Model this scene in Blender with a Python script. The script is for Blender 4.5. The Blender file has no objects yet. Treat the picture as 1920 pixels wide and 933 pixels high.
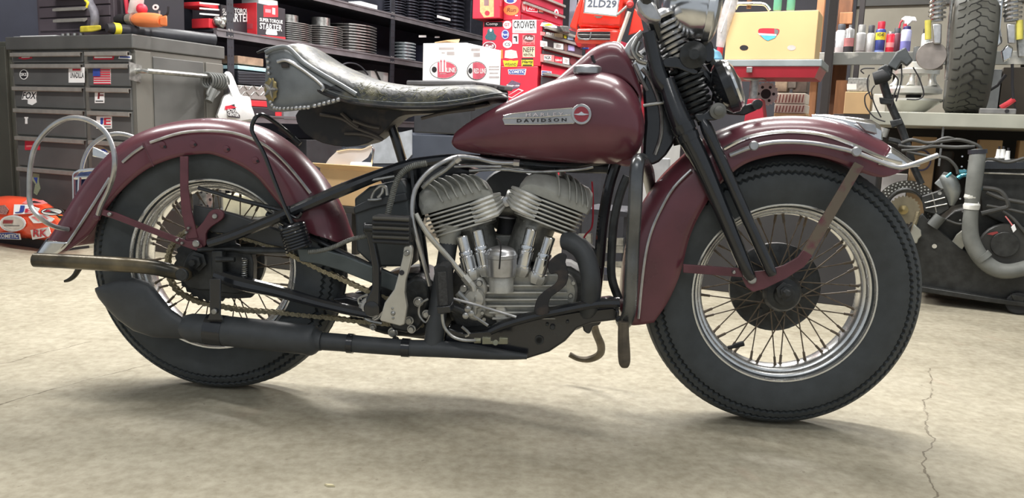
import bpy, math, random
from mathutils import Vector as V, Matrix
random.seed(7)
sc = bpy.context.scene
C = sc.collection
# ------------------------------------------------------------------ camera, world, lights, exposure
FOC, PITCH, ROLL, CAMH = 1500.0, 0.14962, -0.03653, 0.72429
cp, sp, cr, sr = math.cos(PITCH), math.sin(PITCH), math.cos(ROLL), math.sin(ROLL)
CF = V((0, cp, -sp)); _U = V((0, sp, cp)); _R = V((1, 0, 0))
CR = _R*cr - _U*sr; CU = _U*cr + _R*sr
CO = V((0, 0, CAMH))
cam = bpy.data.cameras.new('camera'); camo = bpy.data.objects.new('camera', cam); C.objects.link(camo)
cam.sensor_width = 36; cam.lens = FOC/1920*36; cam.clip_start = .05
m3 = Matrix((CR, CU, -CF)).transposed()
camo.matrix_world = Matrix.Translation(CO) @ m3.to_4x4()
sc.camera = camo
sc.view_settings.view_transform = 'Standard'; sc.view_settings.look = 'None'
sc.view_settings.gamma = 1; sc.view_settings.use_curve_mapping = False
sc.view_settings.exposure = 0.3
w = bpy.data.worlds.new('world'); sc.world = w; w.use_nodes = True
w.node_tree.nodes['Background'].inputs[0].default_value = (.86, .93, 1, 1)
w.node_tree.nodes['Background'].inputs[1].default_value = .42
ROOM = -math.atan2(.436, .9)
def area(x, y, z, sx, sy, power, rz=0, col=(1, .98, .95)):
    l = bpy.data.lights.new('ceiling_or_fill_light', 'AREA'); l.shape = 'RECTANGLE'; l.size = sx; l.size_y = sy
    l.energy = power; l.color = col
    o = bpy.data.objects.new('ceiling_or_fill_light', l); C.objects.link(o); o.location = (x, y, z); o.rotation_euler = (0, 0, rz)
    return o
area(.3, 3.3, 3.0, 2.6, .25, 105, ROOM)
area(.9, 1.7, 3.05, 2.4, .25, 34, ROOM)
area(-1.6, 5.6, 2.9, 2.4, .25, 110, ROOM)
area(1.8, 6.0, 2.9, 2.4, .25, 150, ROOM)
area(-.5, -1.0, 3.0, 2.4, .25, 26, ROOM)
area(-2.3, 3.0, 3.0, 2.0, .25, 70, ROOM)  # fill lamp added to brighten the tool cabinet, no known fixture

# ------------------------------------------------------------------ back-projection used to measure the place
def ray(px, py): return (CF*FOC + CR*(px-960) - CU*(py-466.5)).normalized()
class Frame:
    def __init__(s, o, rz=0):
        s.o = V(o); s.rz = rz; s.R = Matrix.Rotation(-rz, 3, 'Z')
    def loc(s, p): return s.R @ (p - s.o)
    def _i(s, px, py, k, val):
        d = s.R @ ray(px, py); c = s.loc(CO); t = (val-c[k])/d[k]; return c + d*t
    def y(s, px, py, v=0): return s._i(px, py, 1, v)
    def x(s, px, py, v=0): return s._i(px, py, 0, v)
    def z(s, px, py, v=0): return s._i(px, py, 2, v)
def Wy(px, py, Y): return Frame((0, 0, 0)).y(px, py, Y)
BIKE = Frame((-.77619, 2.10864, 0), -.07749)
def P(px, py, off=0): return BIKE.y(px, py, -off)
PXM = .00135   # metres per pixel around the bike

# ------------------------------------------------------------------ mesh builder
class MB:
    def __init__(s): s.v = []; s.f = []
    def add(s, vs, fs):
        n = len(s.v); s.v += [V(q) for q in vs]; s.f += [[i+n for i in q] for q in fs]; return s
    def box(s, x0, x1, y0, y1, z0, z1):
        return s.add([(x, y, z) for z in (z0, z1) for x, y in ((x0, y0), (x1, y0), (x1, y1), (x0, y1))],
              [(3, 2, 1, 0), (4, 5, 6, 7), (0, 1, 5, 4), (1, 2, 6, 5), (2, 3, 7, 6), (3, 0, 4, 7)])
    def loft(s, rings, close=True, cap=True, loop=False):
        n = len(rings[0]); m = len(rings); vs = [p for r in rings for p in r]; fs = []
        for i in range(m if loop else m-1):
            for j in range(n if close else n-1):
                a, b = i*n+j, i*n+(j+1) % n; c, d = ((i+1) % m)*n+(j+1) % n, ((i+1) % m)*n+j
                fs.append((a, b, c, d))
        if cap and not loop and close:
            fs.append(tuple(range(n))[::-1]); fs.append(tuple((m-1)*n+k for k in range(n)))
        return s.add(vs, fs)
    def tube(s, pts, r, seg=8, cap=True, loop=False):
        pts = [V(p) for p in pts]; n = len(pts); rs = r if isinstance(r, (list, tuple)) else [r]*n
        rings = []; u = None
        for i in range(n):
            if loop: t = pts[(i+1) % n]-pts[i-1]
            else: t = pts[min(i+1, n-1)]-pts[max(i-1, 0)]
            if t.length < 1e-9: t = V((0, 0, 1))
            t.normalize()
            if u is None: u = t.orthogonal().normalized()
            else:
                u = u - t*u.dot(t)
                u = u.normalized() if u.length > 1e-6 else t.orthogonal().normalized()
            w_ = t.cross(u)
            rings.append([pts[i] + (u*math.cos(2*math.pi*k/seg)+w_*math.sin(2*math.pi*k/seg))*rs[i] for k in range(seg)])
        return s.loft(rings, True, cap, loop)
    def cyl(s, p0, p1, r0, r1=None, seg=16): return s.tube([p0, p1], [r0, r0 if r1 is None else r1], seg)
    def lathe(s, prof, o, ax, seg=32, cap=True, loop=False):
        o = V(o); ax = V(ax).normalized(); u = ax.orthogonal().normalized(); w_ = ax.cross(u)
        rings = [[o+ax*h+(u*math.cos(2*math.pi*k/seg)+w_*math.sin(2*math.pi*k/seg))*max(r, 1e-4) for k in range(seg)] for r, h in prof]
        return s.loft(rings, True, cap, loop)
    def prism(s, poly, d):
        n = len(poly); d = V(d)
        return s.add(list(poly)+[V(p)+d for p in poly], [tuple(range(n)), tuple(range(2*n-1, n-1, -1))]+[(i, n+i, n+(i+1) % n, (i+1) % n) for i in range(n)])
    def sphere(s, c, r, sc3=(1, 1, 1), seg=16, half=False):
        c = V(c); rings = []; m = seg//2
        for i in range(1, m):
            ph = math.pi*i/m
            if half and ph > math.pi/2+.01: break
            rings.append([c+V((math.sin(ph)*math.cos(2*math.pi*k/seg)*sc3[0], math.sin(ph)*math.sin(2*math.pi*k/seg)*sc3[1], math.cos(ph)*sc3[2]))*r for k in range(seg)])
        return s.loft(rings)
    def bar(s, p0, p1, w_, h, up=(0, 0, 1)):
        p0, p1 = V(p0), V(p1); t = (p1-p0).normalized(); a = t.cross(V(up)).normalized()*w_/2; b = a.cross(t).normalized()*h/2
        return s.loft([[p+a+b, p-a+b, p-a-b, p+a-b] for p in (p0, p1)])
    def coil(s, p0, p1, R, r, turns, seg=6, per=14):
        p0, p1 = V(p0), V(p1); t = (p1-p0).normalized(); u = t.orthogonal().normalized(); w_ = t.cross(u); pts = []
        n = int(turns*per)
        for i in range(n+1):
            a = 2*math.pi*i/per; pts.append(p0.lerp(p1, i/n)+(u*math.cos(a)+w_*math.sin(a))*R)
        return s.tube(pts, r, seg)
def sm(pts, n=4, loop=False):
    """Catmull-Rom through the points"""
    L = len(pts); T = [tuple(p) for p in pts]; out = []
    rng = range(L if loop else L-1)
    for i in rng:
        p0, p1, p2, p3 = (T[(i-1) % L] if loop or i else T[0]), T[i], T[(i+1) % L], (T[(i+2) % L] if loop or i+2 < L else T[-1])
        for k in range(n):
            t = k/n
            out.append(tuple(.5*((2*b)+(-a+c)*t+(2*a-5*b+4*c-d)*t*t+(-a+3*b-3*c+d)*t**3) for a, b, c, d in zip(p0, p1, p2, p3)))
    if not loop: out.append(T[-1])
    return [V(p) if len(p) == 3 else p for p in out]
def circ(cx, cy, rx, ry, n=28): return [(cx+rx*math.cos(2*math.pi*k/n), cy+ry*math.sin(2*math.pi*k/n)) for k in range(n)]
SPLIT = {'bolt', 'rivet', 'bolt_hole', 'seat_fold', 'slot_hole', 'screw', 'fitting', 'battery_terminal', 'control_cable', 'hose', 'lightening_hole', 'arm_rib', 'rail_button', 'line_nut', 'cable_joint', 'gearbox_clip', 'pedal_bolt', 'kick_gear_ring', 'cable', 'lamp_rim'}
def pieces(mb):
    p = list(range(len(mb.v)))
    def find(i):
        while p[i] != i: p[i] = p[p[i]]; i = p[i]
        return i
    for f in mb.f:
        for j in f[1:]: p[find(j)] = find(f[0])
    g = {}
    for f in mb.f: g.setdefault(find(f[0]), []).append(f)
    out = []
    for fs in g.values():
        ids = sorted({i for f in fs for i in f}); mp = {i: k for k, i in enumerate(ids)}
        m = MB(); m.add([mb.v[i] for i in ids], [[mp[i] for i in f] for f in fs]); out.append(m)
    return out
def obj(name, mb, mat, par=None, smooth=35, bevel=0, solid=0, sub=0, bseg=2):
    if name in SPLIT and isinstance(mb, MB):
        ps = pieces(mb)
        if len(ps) > 1:
            for m in ps[1:]: _obj(name, m, mat, par, smooth, bevel, solid, sub, bseg)
            mb = ps[0]
    return _obj(name, mb, mat, par, smooth, bevel, solid, sub, bseg)
def _obj(name, mb, mat, par=None, smooth=35, bevel=0, solid=0, sub=0, bseg=2):
    me = mb if isinstance(mb, bpy.types.Mesh) else bpy.data.meshes.new(name)
    if not isinstance(mb, bpy.types.Mesh):
        me.from_pydata([tuple(q) for q in mb.v], [], mb.f); me.update()
        if smooth:
            me.polygons.foreach_set('use_smooth', [True]*len(me.polygons)); me.set_sharp_from_angle(angle=math.radians(smooth))
        me.materials.append(mat)
    o = bpy.data.objects.new(name, me); C.objects.link(o)
    if par is not None: o.parent = par
    if solid:
        md = o.modifiers.new('s', 'SOLIDIFY'); md.thickness = solid; md.offset = 0
    if sub:
        md = o.modifiers.new('u', 'SUBSURF'); md.levels = sub; md.render_levels = sub
    if bevel:
        md = o.modifiers.new('b', 'BEVEL'); md.width = bevel; md.segments = bseg; md.limit_method = 'ANGLE'; md.angle_limit = .6
    return o
def thing(name, label, cat, fr=None, group=None, loc=None, rz=0):
    o = bpy.data.objects.new(name, None); C.objects.link(o); o.empty_display_size = .1
    if fr is not None: o.location = fr.o; o.rotation_euler = (0, 0, fr.rz)
    elif loc is not None: o.location = loc; o.rotation_euler = (0, 0, rz)
    o['label'] = label; o['category'] = cat
    if group: o['group'] = group
    return o
def struct(name, mb, mat, **k):
    o = obj(name, mb, mat, **k); o['kind'] = 'structure'; return o
def lab(o, s): o['label'] = s; return o

# ------------------------------------------------------------------ materials
def lin(c):
    c = [x/255 for x in c]; return tuple(x/12.92 if x <= .04045 else ((x+.055)/1.055)**2.4 for x in c)+(1,)
def M(name, col, rough=.5, metal=0, var=.12, scale=18, bump=0, bscale=60, coat=0, stretch=None, col2=None, rvar=.1, spec=.5, lo=.35, hi=.65, detail=5, **k):
    m = bpy.data.materials.new(name); m.use_nodes = True; nt = m.node_tree; N = nt.nodes; L = nt.links
    b = N['Principled BSDF']; tc = N.new('ShaderNodeTexCoord'); src = tc.outputs['Object']
    if stretch:
        mp = N.new('ShaderNodeMapping'); mp.inputs['Scale'].default_value = stretch; L.new(src, mp.inputs[0]); src = mp.outputs[0]
    no = N.new('ShaderNodeTexNoise'); no.inputs['Scale'].default_value = scale; no.inputs['Detail'].default_value = detail; L.new(src, no.inputs[0])
    rp = N.new('ShaderNodeValToRGB'); c = lin(col)
    c1 = tuple(x*(1-var) for x in c[:3])+(1,); c2 = lin(col2) if col2 else tuple(min(1, x*(1+var)) for x in c[:3])+(1,)
    rp.color_ramp.elements[0].position = lo; rp.color_ramp.elements[1].position = hi
    rp.color_ramp.elements[0].color = c1; rp.color_ramp.elements[1].color = c2
    L.new(no.outputs[0], rp.inputs[0]); L.new(rp.outputs[0], b.inputs['Base Color'])
    if rvar:
        mr = N.new('ShaderNodeMapRange'); mr.inputs['To Min'].default_value = max(0, rough-rvar); mr.inputs['To Max'].default_value = min(1, rough+rvar)
        L.new(no.outputs[0], mr.inputs[0]); L.new(mr.outputs[0], b.inputs['Roughness'])
    else: b.inputs['Roughness'].default_value = rough
    b.inputs['Metallic'].default_value = metal; b.inputs['Coat Weight'].default_value = coat; b.inputs['Coat Roughness'].default_value = .12
    b.inputs['Specular IOR Level'].default_value = spec
    if k.get('trans'): b.inputs['Transmission Weight'].default_value = k['trans']; b.inputs['IOR'].default_value = k.get('ior', 1.1)
    if k.get('alpha'): b.inputs['Alpha'].default_value = k['alpha']
    if bump:
        n2 = N.new('ShaderNodeTexNoise'); n2.inputs['Scale'].default_value = bscale; n2.inputs['Detail'].default_value = 4; L.new(src, n2.inputs[0])
        bp = N.new('ShaderNodeBump'); bp.inputs['Strength'].default_value = bump; bp.inputs['Distance'].default_value = .002
        L.new(n2.outputs[0], bp.inputs['Height']); L.new(bp.outputs[0], b.inputs['Normal'])
    return m
maroon = M('maroon_paint', (100, 52, 62), .3, 0, .16, 9, .05, 400, .35)
maroon_d = M('worn_maroon_paint', (98, 54, 63), .42, 0, .2, 14, .08, 300, .15)
black = M('satin_black_paint', (43, 46, 50), .38, 0, .2, 25, .1, 200, .1)
gloss = M('gloss_black_paint', (34, 36, 40), .2, 0, .15, 25, coat=.4)
matte = M('matte_black_paint', (60, 63, 66), .5, 0, .12, 30, .1, 300)
greasy = M('greasy_black_metal', (48, 50, 51), .42, .2, .35, 40, .4, 120)
chrome = M('chrome', (226, 227, 228), .17, .97, .08, 30, rvar=.06)
dchrome = M('dull_chrome', (186, 186, 187), .32, .85, .12, 40, rvar=.1)
steel = M('bare_steel', (170, 170, 167), .36, .85, .25, 50, .15, 200)
rusty = M('rusty_spoke_steel', (104, 92, 78), .5, .4, .3, 90)
alu = M('cast_aluminium', (196, 195, 189), .4, .5, .12, 30, .35, 260)
alup = M('grey_painted_casting', (156, 156, 149), .55, .15, .1, 30, .25, 260)
aludark = M('weathered_casting', (120, 120, 115), .5, .6, .3, 40, .4, 200)
rubber = M('tire_rubber', (62, 66, 68), .66, 0, .14, 30, .12, 400)
rubber_d = M('dark_rubber', (38, 39, 41), .7, 0, .15, 30, .2, 300)
leather = M('cracked_grey_leather', (54, 58, 60), .42, 0, .35, 26, .9, 60, 0, col2=(112, 108, 86), lo=.5, hi=.72)
leather_s = M('skirt_leather', (124, 128, 130), .38, .1, .3, 9, .25, 200)
leather_b = M('black_under_leather', (38, 38, 42), .6, 0, .2, 25, .3, 100, col2=(72, 62, 56), lo=.5, hi=.75)
brass = M('brass', (150, 135, 95), .35, .8, .2, 30)
conduit = M('grey_braided_conduit', (118, 119, 114), .5, .3, .2, 100, .5, 500)
bark = M('blackened_brown_pipe', (58, 56, 49), .3, .4, .25, 10, col2=(124, 112, 88), lo=.42, hi=.72)
chainm = M('oily_chain_steel', (150, 140, 114), .45, .3, .35, 200)
pedal = M('brushed_pedal_aluminium', (196, 194, 186), .36, .6, .06, 30)
tankred = M('emblem_red', (152, 58, 70), .35)
mark = M('black_print', (34, 32, 36), .6, 0, .1)
white = M('white_card', (232, 232, 232), .6, 0, .03)
whitet = M('white_print', (235, 235, 235), .6, 0, .02)
redp = M('red_print', (200, 45, 65), .5, 0, .05)
bluep = M('blue_print', (52, 72, 150), .5, 0, .08)
yell = M('yellow_print', (228, 210, 50), .5, 0, .08)
glass = M('clear_glass', (235, 240, 245), .06, 0, .0, trans=1, ior=1.3, rvar=0)
# ------------------------------------------------------------------ lettering and stickers
_tc = {}
def tmesh(s):
    if s in _tc: return _tc[s]
    cu = bpy.data.curves.new('t', 'FONT'); cu.body = s; cu.size = 1; cu.offset = .018; cu.resolution_u = 2
    o = bpy.data.objects.new('t', cu); C.objects.link(o); bpy.context.view_layer.update()
    me = bpy.data.meshes.new_from_object(o)
    vs = [v.co.copy() for v in me.vertices]; fs = [list(p.vertices) for p in me.polygons]
    bpy.data.objects.remove(o); bpy.data.curves.remove(cu); bpy.data.meshes.remove(me)
    x0, x1 = min(v.x for v in vs), max(v.x for v in vs); y0, y1 = min(v.y for v in vs), max(v.y for v in vs)
    _tc[s] = ([((v.x-x0)/(x1-x0), (v.y-y0)/(y1-y0)) for v in vs], fs); return _tc[s]
def letter(s, fn, box, mat, par, name='lettering', lean=0):
    """fn(u,v)->3D point; box=(u0,v0,u1,v1), v up"""
    vs, fs = tmesh(s); u0, v0, u1, v1 = box; mb = MB()
    mb.add([fn(u0+(u1-u0)*(a+lean*b), v0+(v1-v0)*b) for a, b in vs], fs)
    return obj(name, mb, mat, par, smooth=0)
def patch(mb, fn, shape, box=(0, 0, 1, 1), seg=20):
    u0, v0, u1, v1 = box; cu, cv, ru, rv = (u0+u1)/2, (v0+v1)/2, (u1-u0)/2, (v1-v0)/2
    if shape == 'ell': q = [(cu+ru*math.cos(2*math.pi*k/seg), cv+rv*math.sin(2*math.pi*k/seg)) for k in range(seg)]
    elif shape == 'rect': q = [(u0, v0), (u1, v0), (u1, v1), (u0, v1)]
    else: q = shape
    mb.add([fn(*p) for p in q], [tuple(range(len(q)))]); return mb
def sticker(par, pl, box, mat, shape='rect', layers=(), name='sticker', label=None, e=.0012, nrm=(0, -1, 0)):
    """pl(px,py)->point on the surface; box in picture pixels; layers: ('t',text,mat,u0,v0,u1,v1[,lean]) or ('p',shape,mat,u0,v0,u1,v1)"""
    x0, y0, x1, y1 = box; n = V(nrm)
    def f(k): return lambda u, v: pl(x0+(x1-x0)*u, y1+(y0-y1)*v)+n*e*k
    mb = MB(); a = f(1); b = f(0.0)
    q = {'rect': [(0, 0), (1, 0), (1, 1), (0, 1)], 'ell': [(.5+.5*math.cos(2*math.pi*k/20), .5+.5*math.sin(2*math.pi*k/20)) for k in range(20)]}[shape] if isinstance(shape, str) else shape
    mb.loft([[b(*p) for p in q], [a(*p) for p in q]])
    o = obj(name, mb, mat, par, smooth=0)
    if label: o['label'] = label
    for i, l in enumerate(layers):
        g = f(1.6+.5*i)
        if l[0] == 't': letter(l[1], g, l[3:7], l[2], o, lean=(l[7] if len(l) > 7 else 0))
        else: obj('print', patch(MB(), g, l[1], l[3:7]), l[2], o, smooth=0)
    return o
# ================================================================== THE ROOM
def RFr(px, Y): return Frame((Wy(px, 200, Y).x, Y, 0), ROOM)
# concrete floor: mottled, dusty, with two wandering cracks and saw-cut joint
fm = bpy.data.materials.new('concrete_floor'); fm.use_nodes = True
def floor_nodes():
    nt = fm.node_tree; N = nt.nodes; L = nt.links; b = N['Principled BSDF']; tc = N.new('ShaderNodeTexCoord')
    def noise(s, d=6, v=None, st=None):
        n = N.new('ShaderNodeTexNoise'); n.inputs['Scale'].default_value = s; n.inputs['Detail'].default_value = d; n.inputs['Roughness'].default_value = .6
        src = tc.outputs['Object']
        if st: mp = N.new('ShaderNodeMapping'); mp.inputs['Scale'].default_value = st; L.new(src, mp.inputs[0]); src = mp.outputs[0]
        L.new(src, n.inputs[0]); return n.outputs[0]
    def ramp(i, *st):
        r = N.new('ShaderNodeValToRGB'); e = r.color_ramp.elements
        while len(e) < len(st): e.new(.5)
        for k, (p, c) in enumerate(st): e[k].position = p; e[k].color = c
        L.new(i, r.inputs[0]); return r.outputs[0]
    def mix(f, a, c, mode='MIX'):
        m = N.new('ShaderNodeMix'); m.data_type = 'RGBA'; m.blend_type = mode
        if isinstance(f, float): m.inputs[0].default_value = f
        else: L.new(f, m.inputs[0])
        for i, q in ((6, a), (7, c)):
            if isinstance(q, tuple): m.inputs[i].default_value = q
            else: L.new(q, m.inputs[i])
        return m.outputs[2]
    def math_(op, a, c=None, d=None):
        m = N.new('ShaderNodeMath'); m.operation = op
        for i, q in enumerate((a, c, d)):
            if q is None: continue
            if isinstance(q, (int, float)): m.inputs[i].default_value = q
            else: L.new(q, m.inputs[i])
        return m.outputs[0]
    base = ramp(noise(1.3), (.3, lin((132, 126, 108))), (.5, lin((156, 149, 129))), (.72, lin((180, 173, 154))))
    base = mix(.35, base, ramp(noise(9, 8), (.35, lin((138, 128, 108))), (.65, lin((188, 180, 160)))))
    base = mix(ramp(noise(2.2, 4, st=(1, 2.2, 1)), (.60, (0, 0, 0, 1)), (.78, (.38, .38, .38, 1))), base, lin((128, 116, 96)))
    base = mix(.3, base, ramp(noise(38, 9), (.35, lin((128, 120, 102))), (.65, lin((196, 190, 172)))))
    base = mix(ramp(noise(60, 3), (.66, (0, 0, 0, 1)), (.72, (.5, .5, .5, 1))), base, lin((118, 108, 92)))
    base = mix(ramp(noise(1.9, 3, st=(1.3, 1, 1)), (.66, (0, 0, 0, 1)), (.8, (.3, .3, .3, 1))), base, lin((176, 128, 112)))
    sep = N.new('ShaderNodeSeparateXYZ'); L.new(tc.outputs['Object'], sep.inputs[0]); X, Y = sep.outputs[0], sep.outputs[1]
    w1 = noise(3.5, 5); w1 = math_('MULTIPLY', math_('SUBTRACT', w1, .5), .12)
    def crack(x0, y0, x1, y1, wd):
        dx, dy = x1-x0, y1-y0; l = math.hypot(dx, dy)
        d = math_('ABSOLUTE', math_('ADD', math_('ADD', math_('MULTIPLY', X, -dy/l), math_('MULTIPLY', Y, dx/l)), math_('ADD', w1, (x0*dy-y0*dx)/l)))
        t = math_('ADD', math_('MULTIPLY', X, dx/l), math_('ADD', math_('MULTIPLY', Y, dy/l), -(x0*dx+y0*dy)/l))
        a = math_('LESS_THAN', d, wd); return math_('MULTIPLY', math_('MULTIPLY', a, math_('GREATER_THAN', t, 0)), math_('LESS_THAN', t, l))
    G = Frame((0, 0, 0)); cr_ = None
    for (a, c, wd) in (((-60, 772), (330, 672), .0024), ((1745, 690), (1736, 960), .0022), ((-30, 690), (170, 640), .0022), ((330, 672), (420, 655), .002)):
        p, q = G.z(*a), G.z(*c); k = crack(p.x, p.y, q.x, q.y, wd); cr_ = k if cr_ is None else math_('MAXIMUM', cr_, k)
    cr_ = math_('MULTIPLY', cr_, ramp(noise(10, 3), (.3, (.1, .1, .1, 1)), (.5, (.75, .75, .75, 1))))
    L.new(mix(cr_, base, lin((96, 86, 70))), b.inputs['Base Color'])
    L.new(ramp(noise(5), (.3, (.55, .55, .55, 1)), (.7, (.8, .8, .8, 1))), b.inputs['Roughness'])
    b.inputs['Specular IOR Level'].default_value = .35
    bp = N.new('ShaderNodeBump'); bp.inputs['Strength'].default_value = .25; bp.inputs['Distance'].default_value = .003
    L.new(math_('SUBTRACT', noise(45, 6), cr_), bp.inputs['Height']); L.new(bp.outputs[0], b.inputs['Normal'])
floor_nodes()
struct('floor', MB().add([(-7, -3, 0), (7, -3, 0), (7, 10, 0), (-7, 10, 0)], [(0, 1, 2, 3)]), fm, smooth=0)
RM = Frame((-1.55, 5.0, 0), ROOM)    # a point on the shelving line
def rbox(name, mat, x0, x1, y0, y1, z0, z1, fr=RM):
    o = struct(name, MB().box(x0, x1, y0, y1, z0, z1), mat, smooth=0); o.location = fr.o; o.rotation_euler = (0, 0, fr.rz); return o
wallm = M('dark_wall', (52, 54, 66), .8, 0, .15, 4)
plaster = M('old_grey_wallboard', (142, 138, 126), .85, 0, .12, 3, .1, 60)
rbox('wall_left', wallm, -2.4, -2.3, -3.4, 4.3, 0, 3.2)
rbox('wall_back', plaster, -2.4, 8.5, 4.3, 4.4, 0, 3.2)
dkp = M('dark_panelling', (50, 50, 56), .8, 0, .15, 4)
rbox('wall_back_left', dkp, -2.3, RM.y(1602, 50, 4.25).x, 4.25, 4.29, 0, 3.2)
rbox('trim_1', M('dark_header', (84, 84, 82), .8, 0, .1, 4), RM.y(1602, 50, 4.25).x+.002, 8.4, 4.26, 4.295, RM.y(1700, 9, 4.26).z, 3.2)
struct('ceiling', MB().box(-7, 7, .6, 10, 3.2, 3.3), M('ceiling_board', (190, 190, 186), .9, 0, .05, 3), smooth=0)

# ---- small builders in a local frame
def fbx(fr, pa, ptop, pb, z0, xv, depth):
    """box whose near face is the plane x=xv (shelf side): y from picture columns pa..pb measured at row ptop"""
    a, b = fr.x(pa, ptop, xv), fr.x(pb, ptop, xv); return (xv-depth, xv, min(a.y, b.y), max(a.y, b.y), z0, a.z)
def cyl_thing(name, mat, fr, x, y, z, prof, par=None, seg=24): return obj(name, MB().lathe(prof, (x, y, z), (0, 0, 1), seg), mat, par)

# ================================================================== GREY TOOL CABINET
gsteel = M('grey_cabinet_steel', (120, 118, 112), .42, .35, .1, 4, .08, 80, stretch=(1, 1, .3))
gdark = M('dark_drawer_steel', (104, 104, 103), .42, .4, .12, 6, .08, 80, stretch=(.6, 1, 1))
gtrim = M('pale_drawer_pull', (158, 154, 148), .4, .4, .08, 30)
FC = RFr(255, 4.4)
ct = thing('tool_cabinet', 'grey steel roller tool cabinet with ten stickered drawers, left', 'tool cabinet', FC)
ztop = FC.y(254, 64).z; zlip = FC.y(254, 91).z; xl = FC.y(21, 100).x; dep = .62
obj('body', MB().box(xl, 0, .0, dep, .12, zlip), gsteel, ct, smooth=0, bevel=.004)
obj('worktop_lid', MB().box(xl-.02, .012, -.02, dep+.012, zlip, ztop), M('lid_steel', (100, 100, 98), .4, .35, .12, 5), ct, smooth=0, bevel=.006)
rows = [(97, 119), (119, 162), (162, 204), (204, 257), (257, 316), (316, 392)]
zr = [FC.y(100, a).z for a, b in rows]+[FC.y(100, 392).z]
cols = [(FC.y(29, 130).x, FC.y(159, 130).x), (FC.y(168, 130).x, FC.y(247, 130).x)]
for i in range(6):
    for x0, x1 in cols:
        obj('drawer', MB().box(x0, x1, -.012, .03, zr[i+1]+.006, zr[i]-.002), gdark, ct, smooth=0, bevel=.003)
        obj('drawer_pull', MB().prism([(x0, -.012, zr[i]-.004), (x0, -.030, zr[i]-.006), (x0, -.030, zr[i]-.026), (x0, -.024, zr[i]-.030), (x0, -.024, zr[i]-.010), (x0, -.012, zr[i]-.010)], (x1-x0, 0, 0)), gtrim, ct, smooth=0)
pv = [FC.x(a, b, 0) for a, b in ((288, 92), (395, 103))]
obj('side_panel', MB().box(-.002, .006, .115, .47, .3, zlip-.03), M('side_panel_steel', (104, 104, 102), .4, .35, .12, 5), ct, smooth=0, bevel=.004)
obj('side_stile', MB().box(0, .008, .0, .10, .14, zlip-.01), gsteel, ct, smooth=0, bevel=.003)
obj('side_stile', MB().box(0, .008, .485, dep, .14, zlip-.03), gsteel, ct, smooth=0, bevel=.003)
a, b = FC.x(276, 133, .09), FC.x(412, 145, .09)
obj('towel_bar', MB().tube([V((0, a.y, a.z)), V((.07, a.y, a.z)), a, b, V((0, b.y, b.z))], .013, 12), steel, ct)
obj('bar_bracket', MB().prism([V((.009, a.y-.05, a.z+.045)), V((.009, a.y+.03, a.z+.03)), V((.009, a.y+.02, a.z-.06)), V((.009, a.y-.05, a.z-.05))], (.006, 0, 0)), steel, ct)
for x in (xl+.08, -.08):
    for y in (.08, dep-.08): obj('caster', MB().lathe([(.05, -.015), (.055, -.01), (.055, .01), (.05, .015)], (x, y, .056), (0, 1, 0), 20).box(x-.03, x+.03, y-.02, y+.02, .1, .125), rubber_d, ct)
pf = lambda px, py: FC.y(px, py, -.0125)
S = lambda *a, **k: sticker(ct, pf, *a, **k)
S((35, 102, 61, 113), redp, [(0, .4), (.3, .9), (1, 1), (.95, .6), (1, .35), (.4, .1), (0, .3)], [('p', [(.2, .4), (.8, .45), (.9, .7), (.3, .65)], whitet, 0, 0, 1, 1)])
S((37, 130, 53, 149), whitet, 'ell', [('p', 'ell', mark, .1, .08, .9, .92), ('t', 'SKS', whitet, .15, .35, .85, .65)])
S((129, 126, 159, 155), whitet, 'rect', [('t', 'UNADILLA', mark, .1, .3, .95, .66), ('p', 'rect', redp, .25, .78, .75, .9)])
S((41, 171, 69, 197), whitet, [(.1, .98), (1, 1), (.95, .5), (1, .2), (.7, 0), (.4, .1), (.4, .4), (0, .4)], [('t', 'FOX', mark, .04, .45, .92, .95, .1)])
S((46, 219, 53, 232), whitet, [(0, 1), (1, 1), (1, .8), (.8, .75), (.8, 0), (.2, 0), (.2, .75), (0, .8)])
S((47, 264, 75, 281), redp, 'rect', [('p', [(.1, .3), (.9, .4), (.9, .6), (.1, .5)], M('pale_red_print', (220, 120, 120), .5), 0, 0, 1, 1)])
S((60, 324, 76, 366), M('grey_green_sticker', (150, 158, 130), .5, 0, .4, 300), [(.1, 1), (.9, .95), (.8, .6), (1, .3), (.6, 0), (.2, .1), (.4, .5), (0, .7)], [('p', [(.2, .8), (.7, .8), (.6, .5)], bluep, 0, 0, 1, 1)])
S((175, 102, 215, 113), redp, [(0, .1), (.02, .9), (.6, 1), (1, .85), (.95, .1)], [('p', [(.06, .35), (.9, .4), (.9, .62), (.06, .65)], whitet, 0, 0, 1, 1)])
S((222, 102, 247, 112), whitet, [(0, .2), (.1, .9), (1, .8), (1, .1)], [('p', [(.1, .4), (.9, .35), (.9, .6), (.1, .7)], bluep, 0, 0, 1, 1)])
fo = [('p', 'rect', redp, 0, k/7, 1, (k+.55)/7) for k in range(7)]+[('p', 'rect', bluep, 0, .5, .42, 1)]
S((176, 128, 208, 158), whitet, 'rect', fo, label='flag sticker with red and white stripes')
S((178, 171, 196, 193), whitet, 'rect', [('t', 'F', M('brown_red_print', (120, 40, 45), .5), .3, .35, .9, .95, .1), ('p', 'rect', mark, .1, .12, .9, .2)])
S((181, 218, 210, 241), whitet, 'rect', [('t', 'J', bluep, .08, .3, .45, .88), ('t', 'E', redp, .5, .3, .95, .88), ('p', 'rect', mark, .2, .12, .95, .18)])
S((173, 270, 211, 292), M('tan_sticker', (150, 140, 120), .5), [(0, .3), (0, 1), (.5, .8), (1, .3), (1, 0)], [('p', [(.2, .5), (.6, .6), (.8, .3), (.4, .3)], bluep, 0, 0, 1, 1)])
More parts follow.
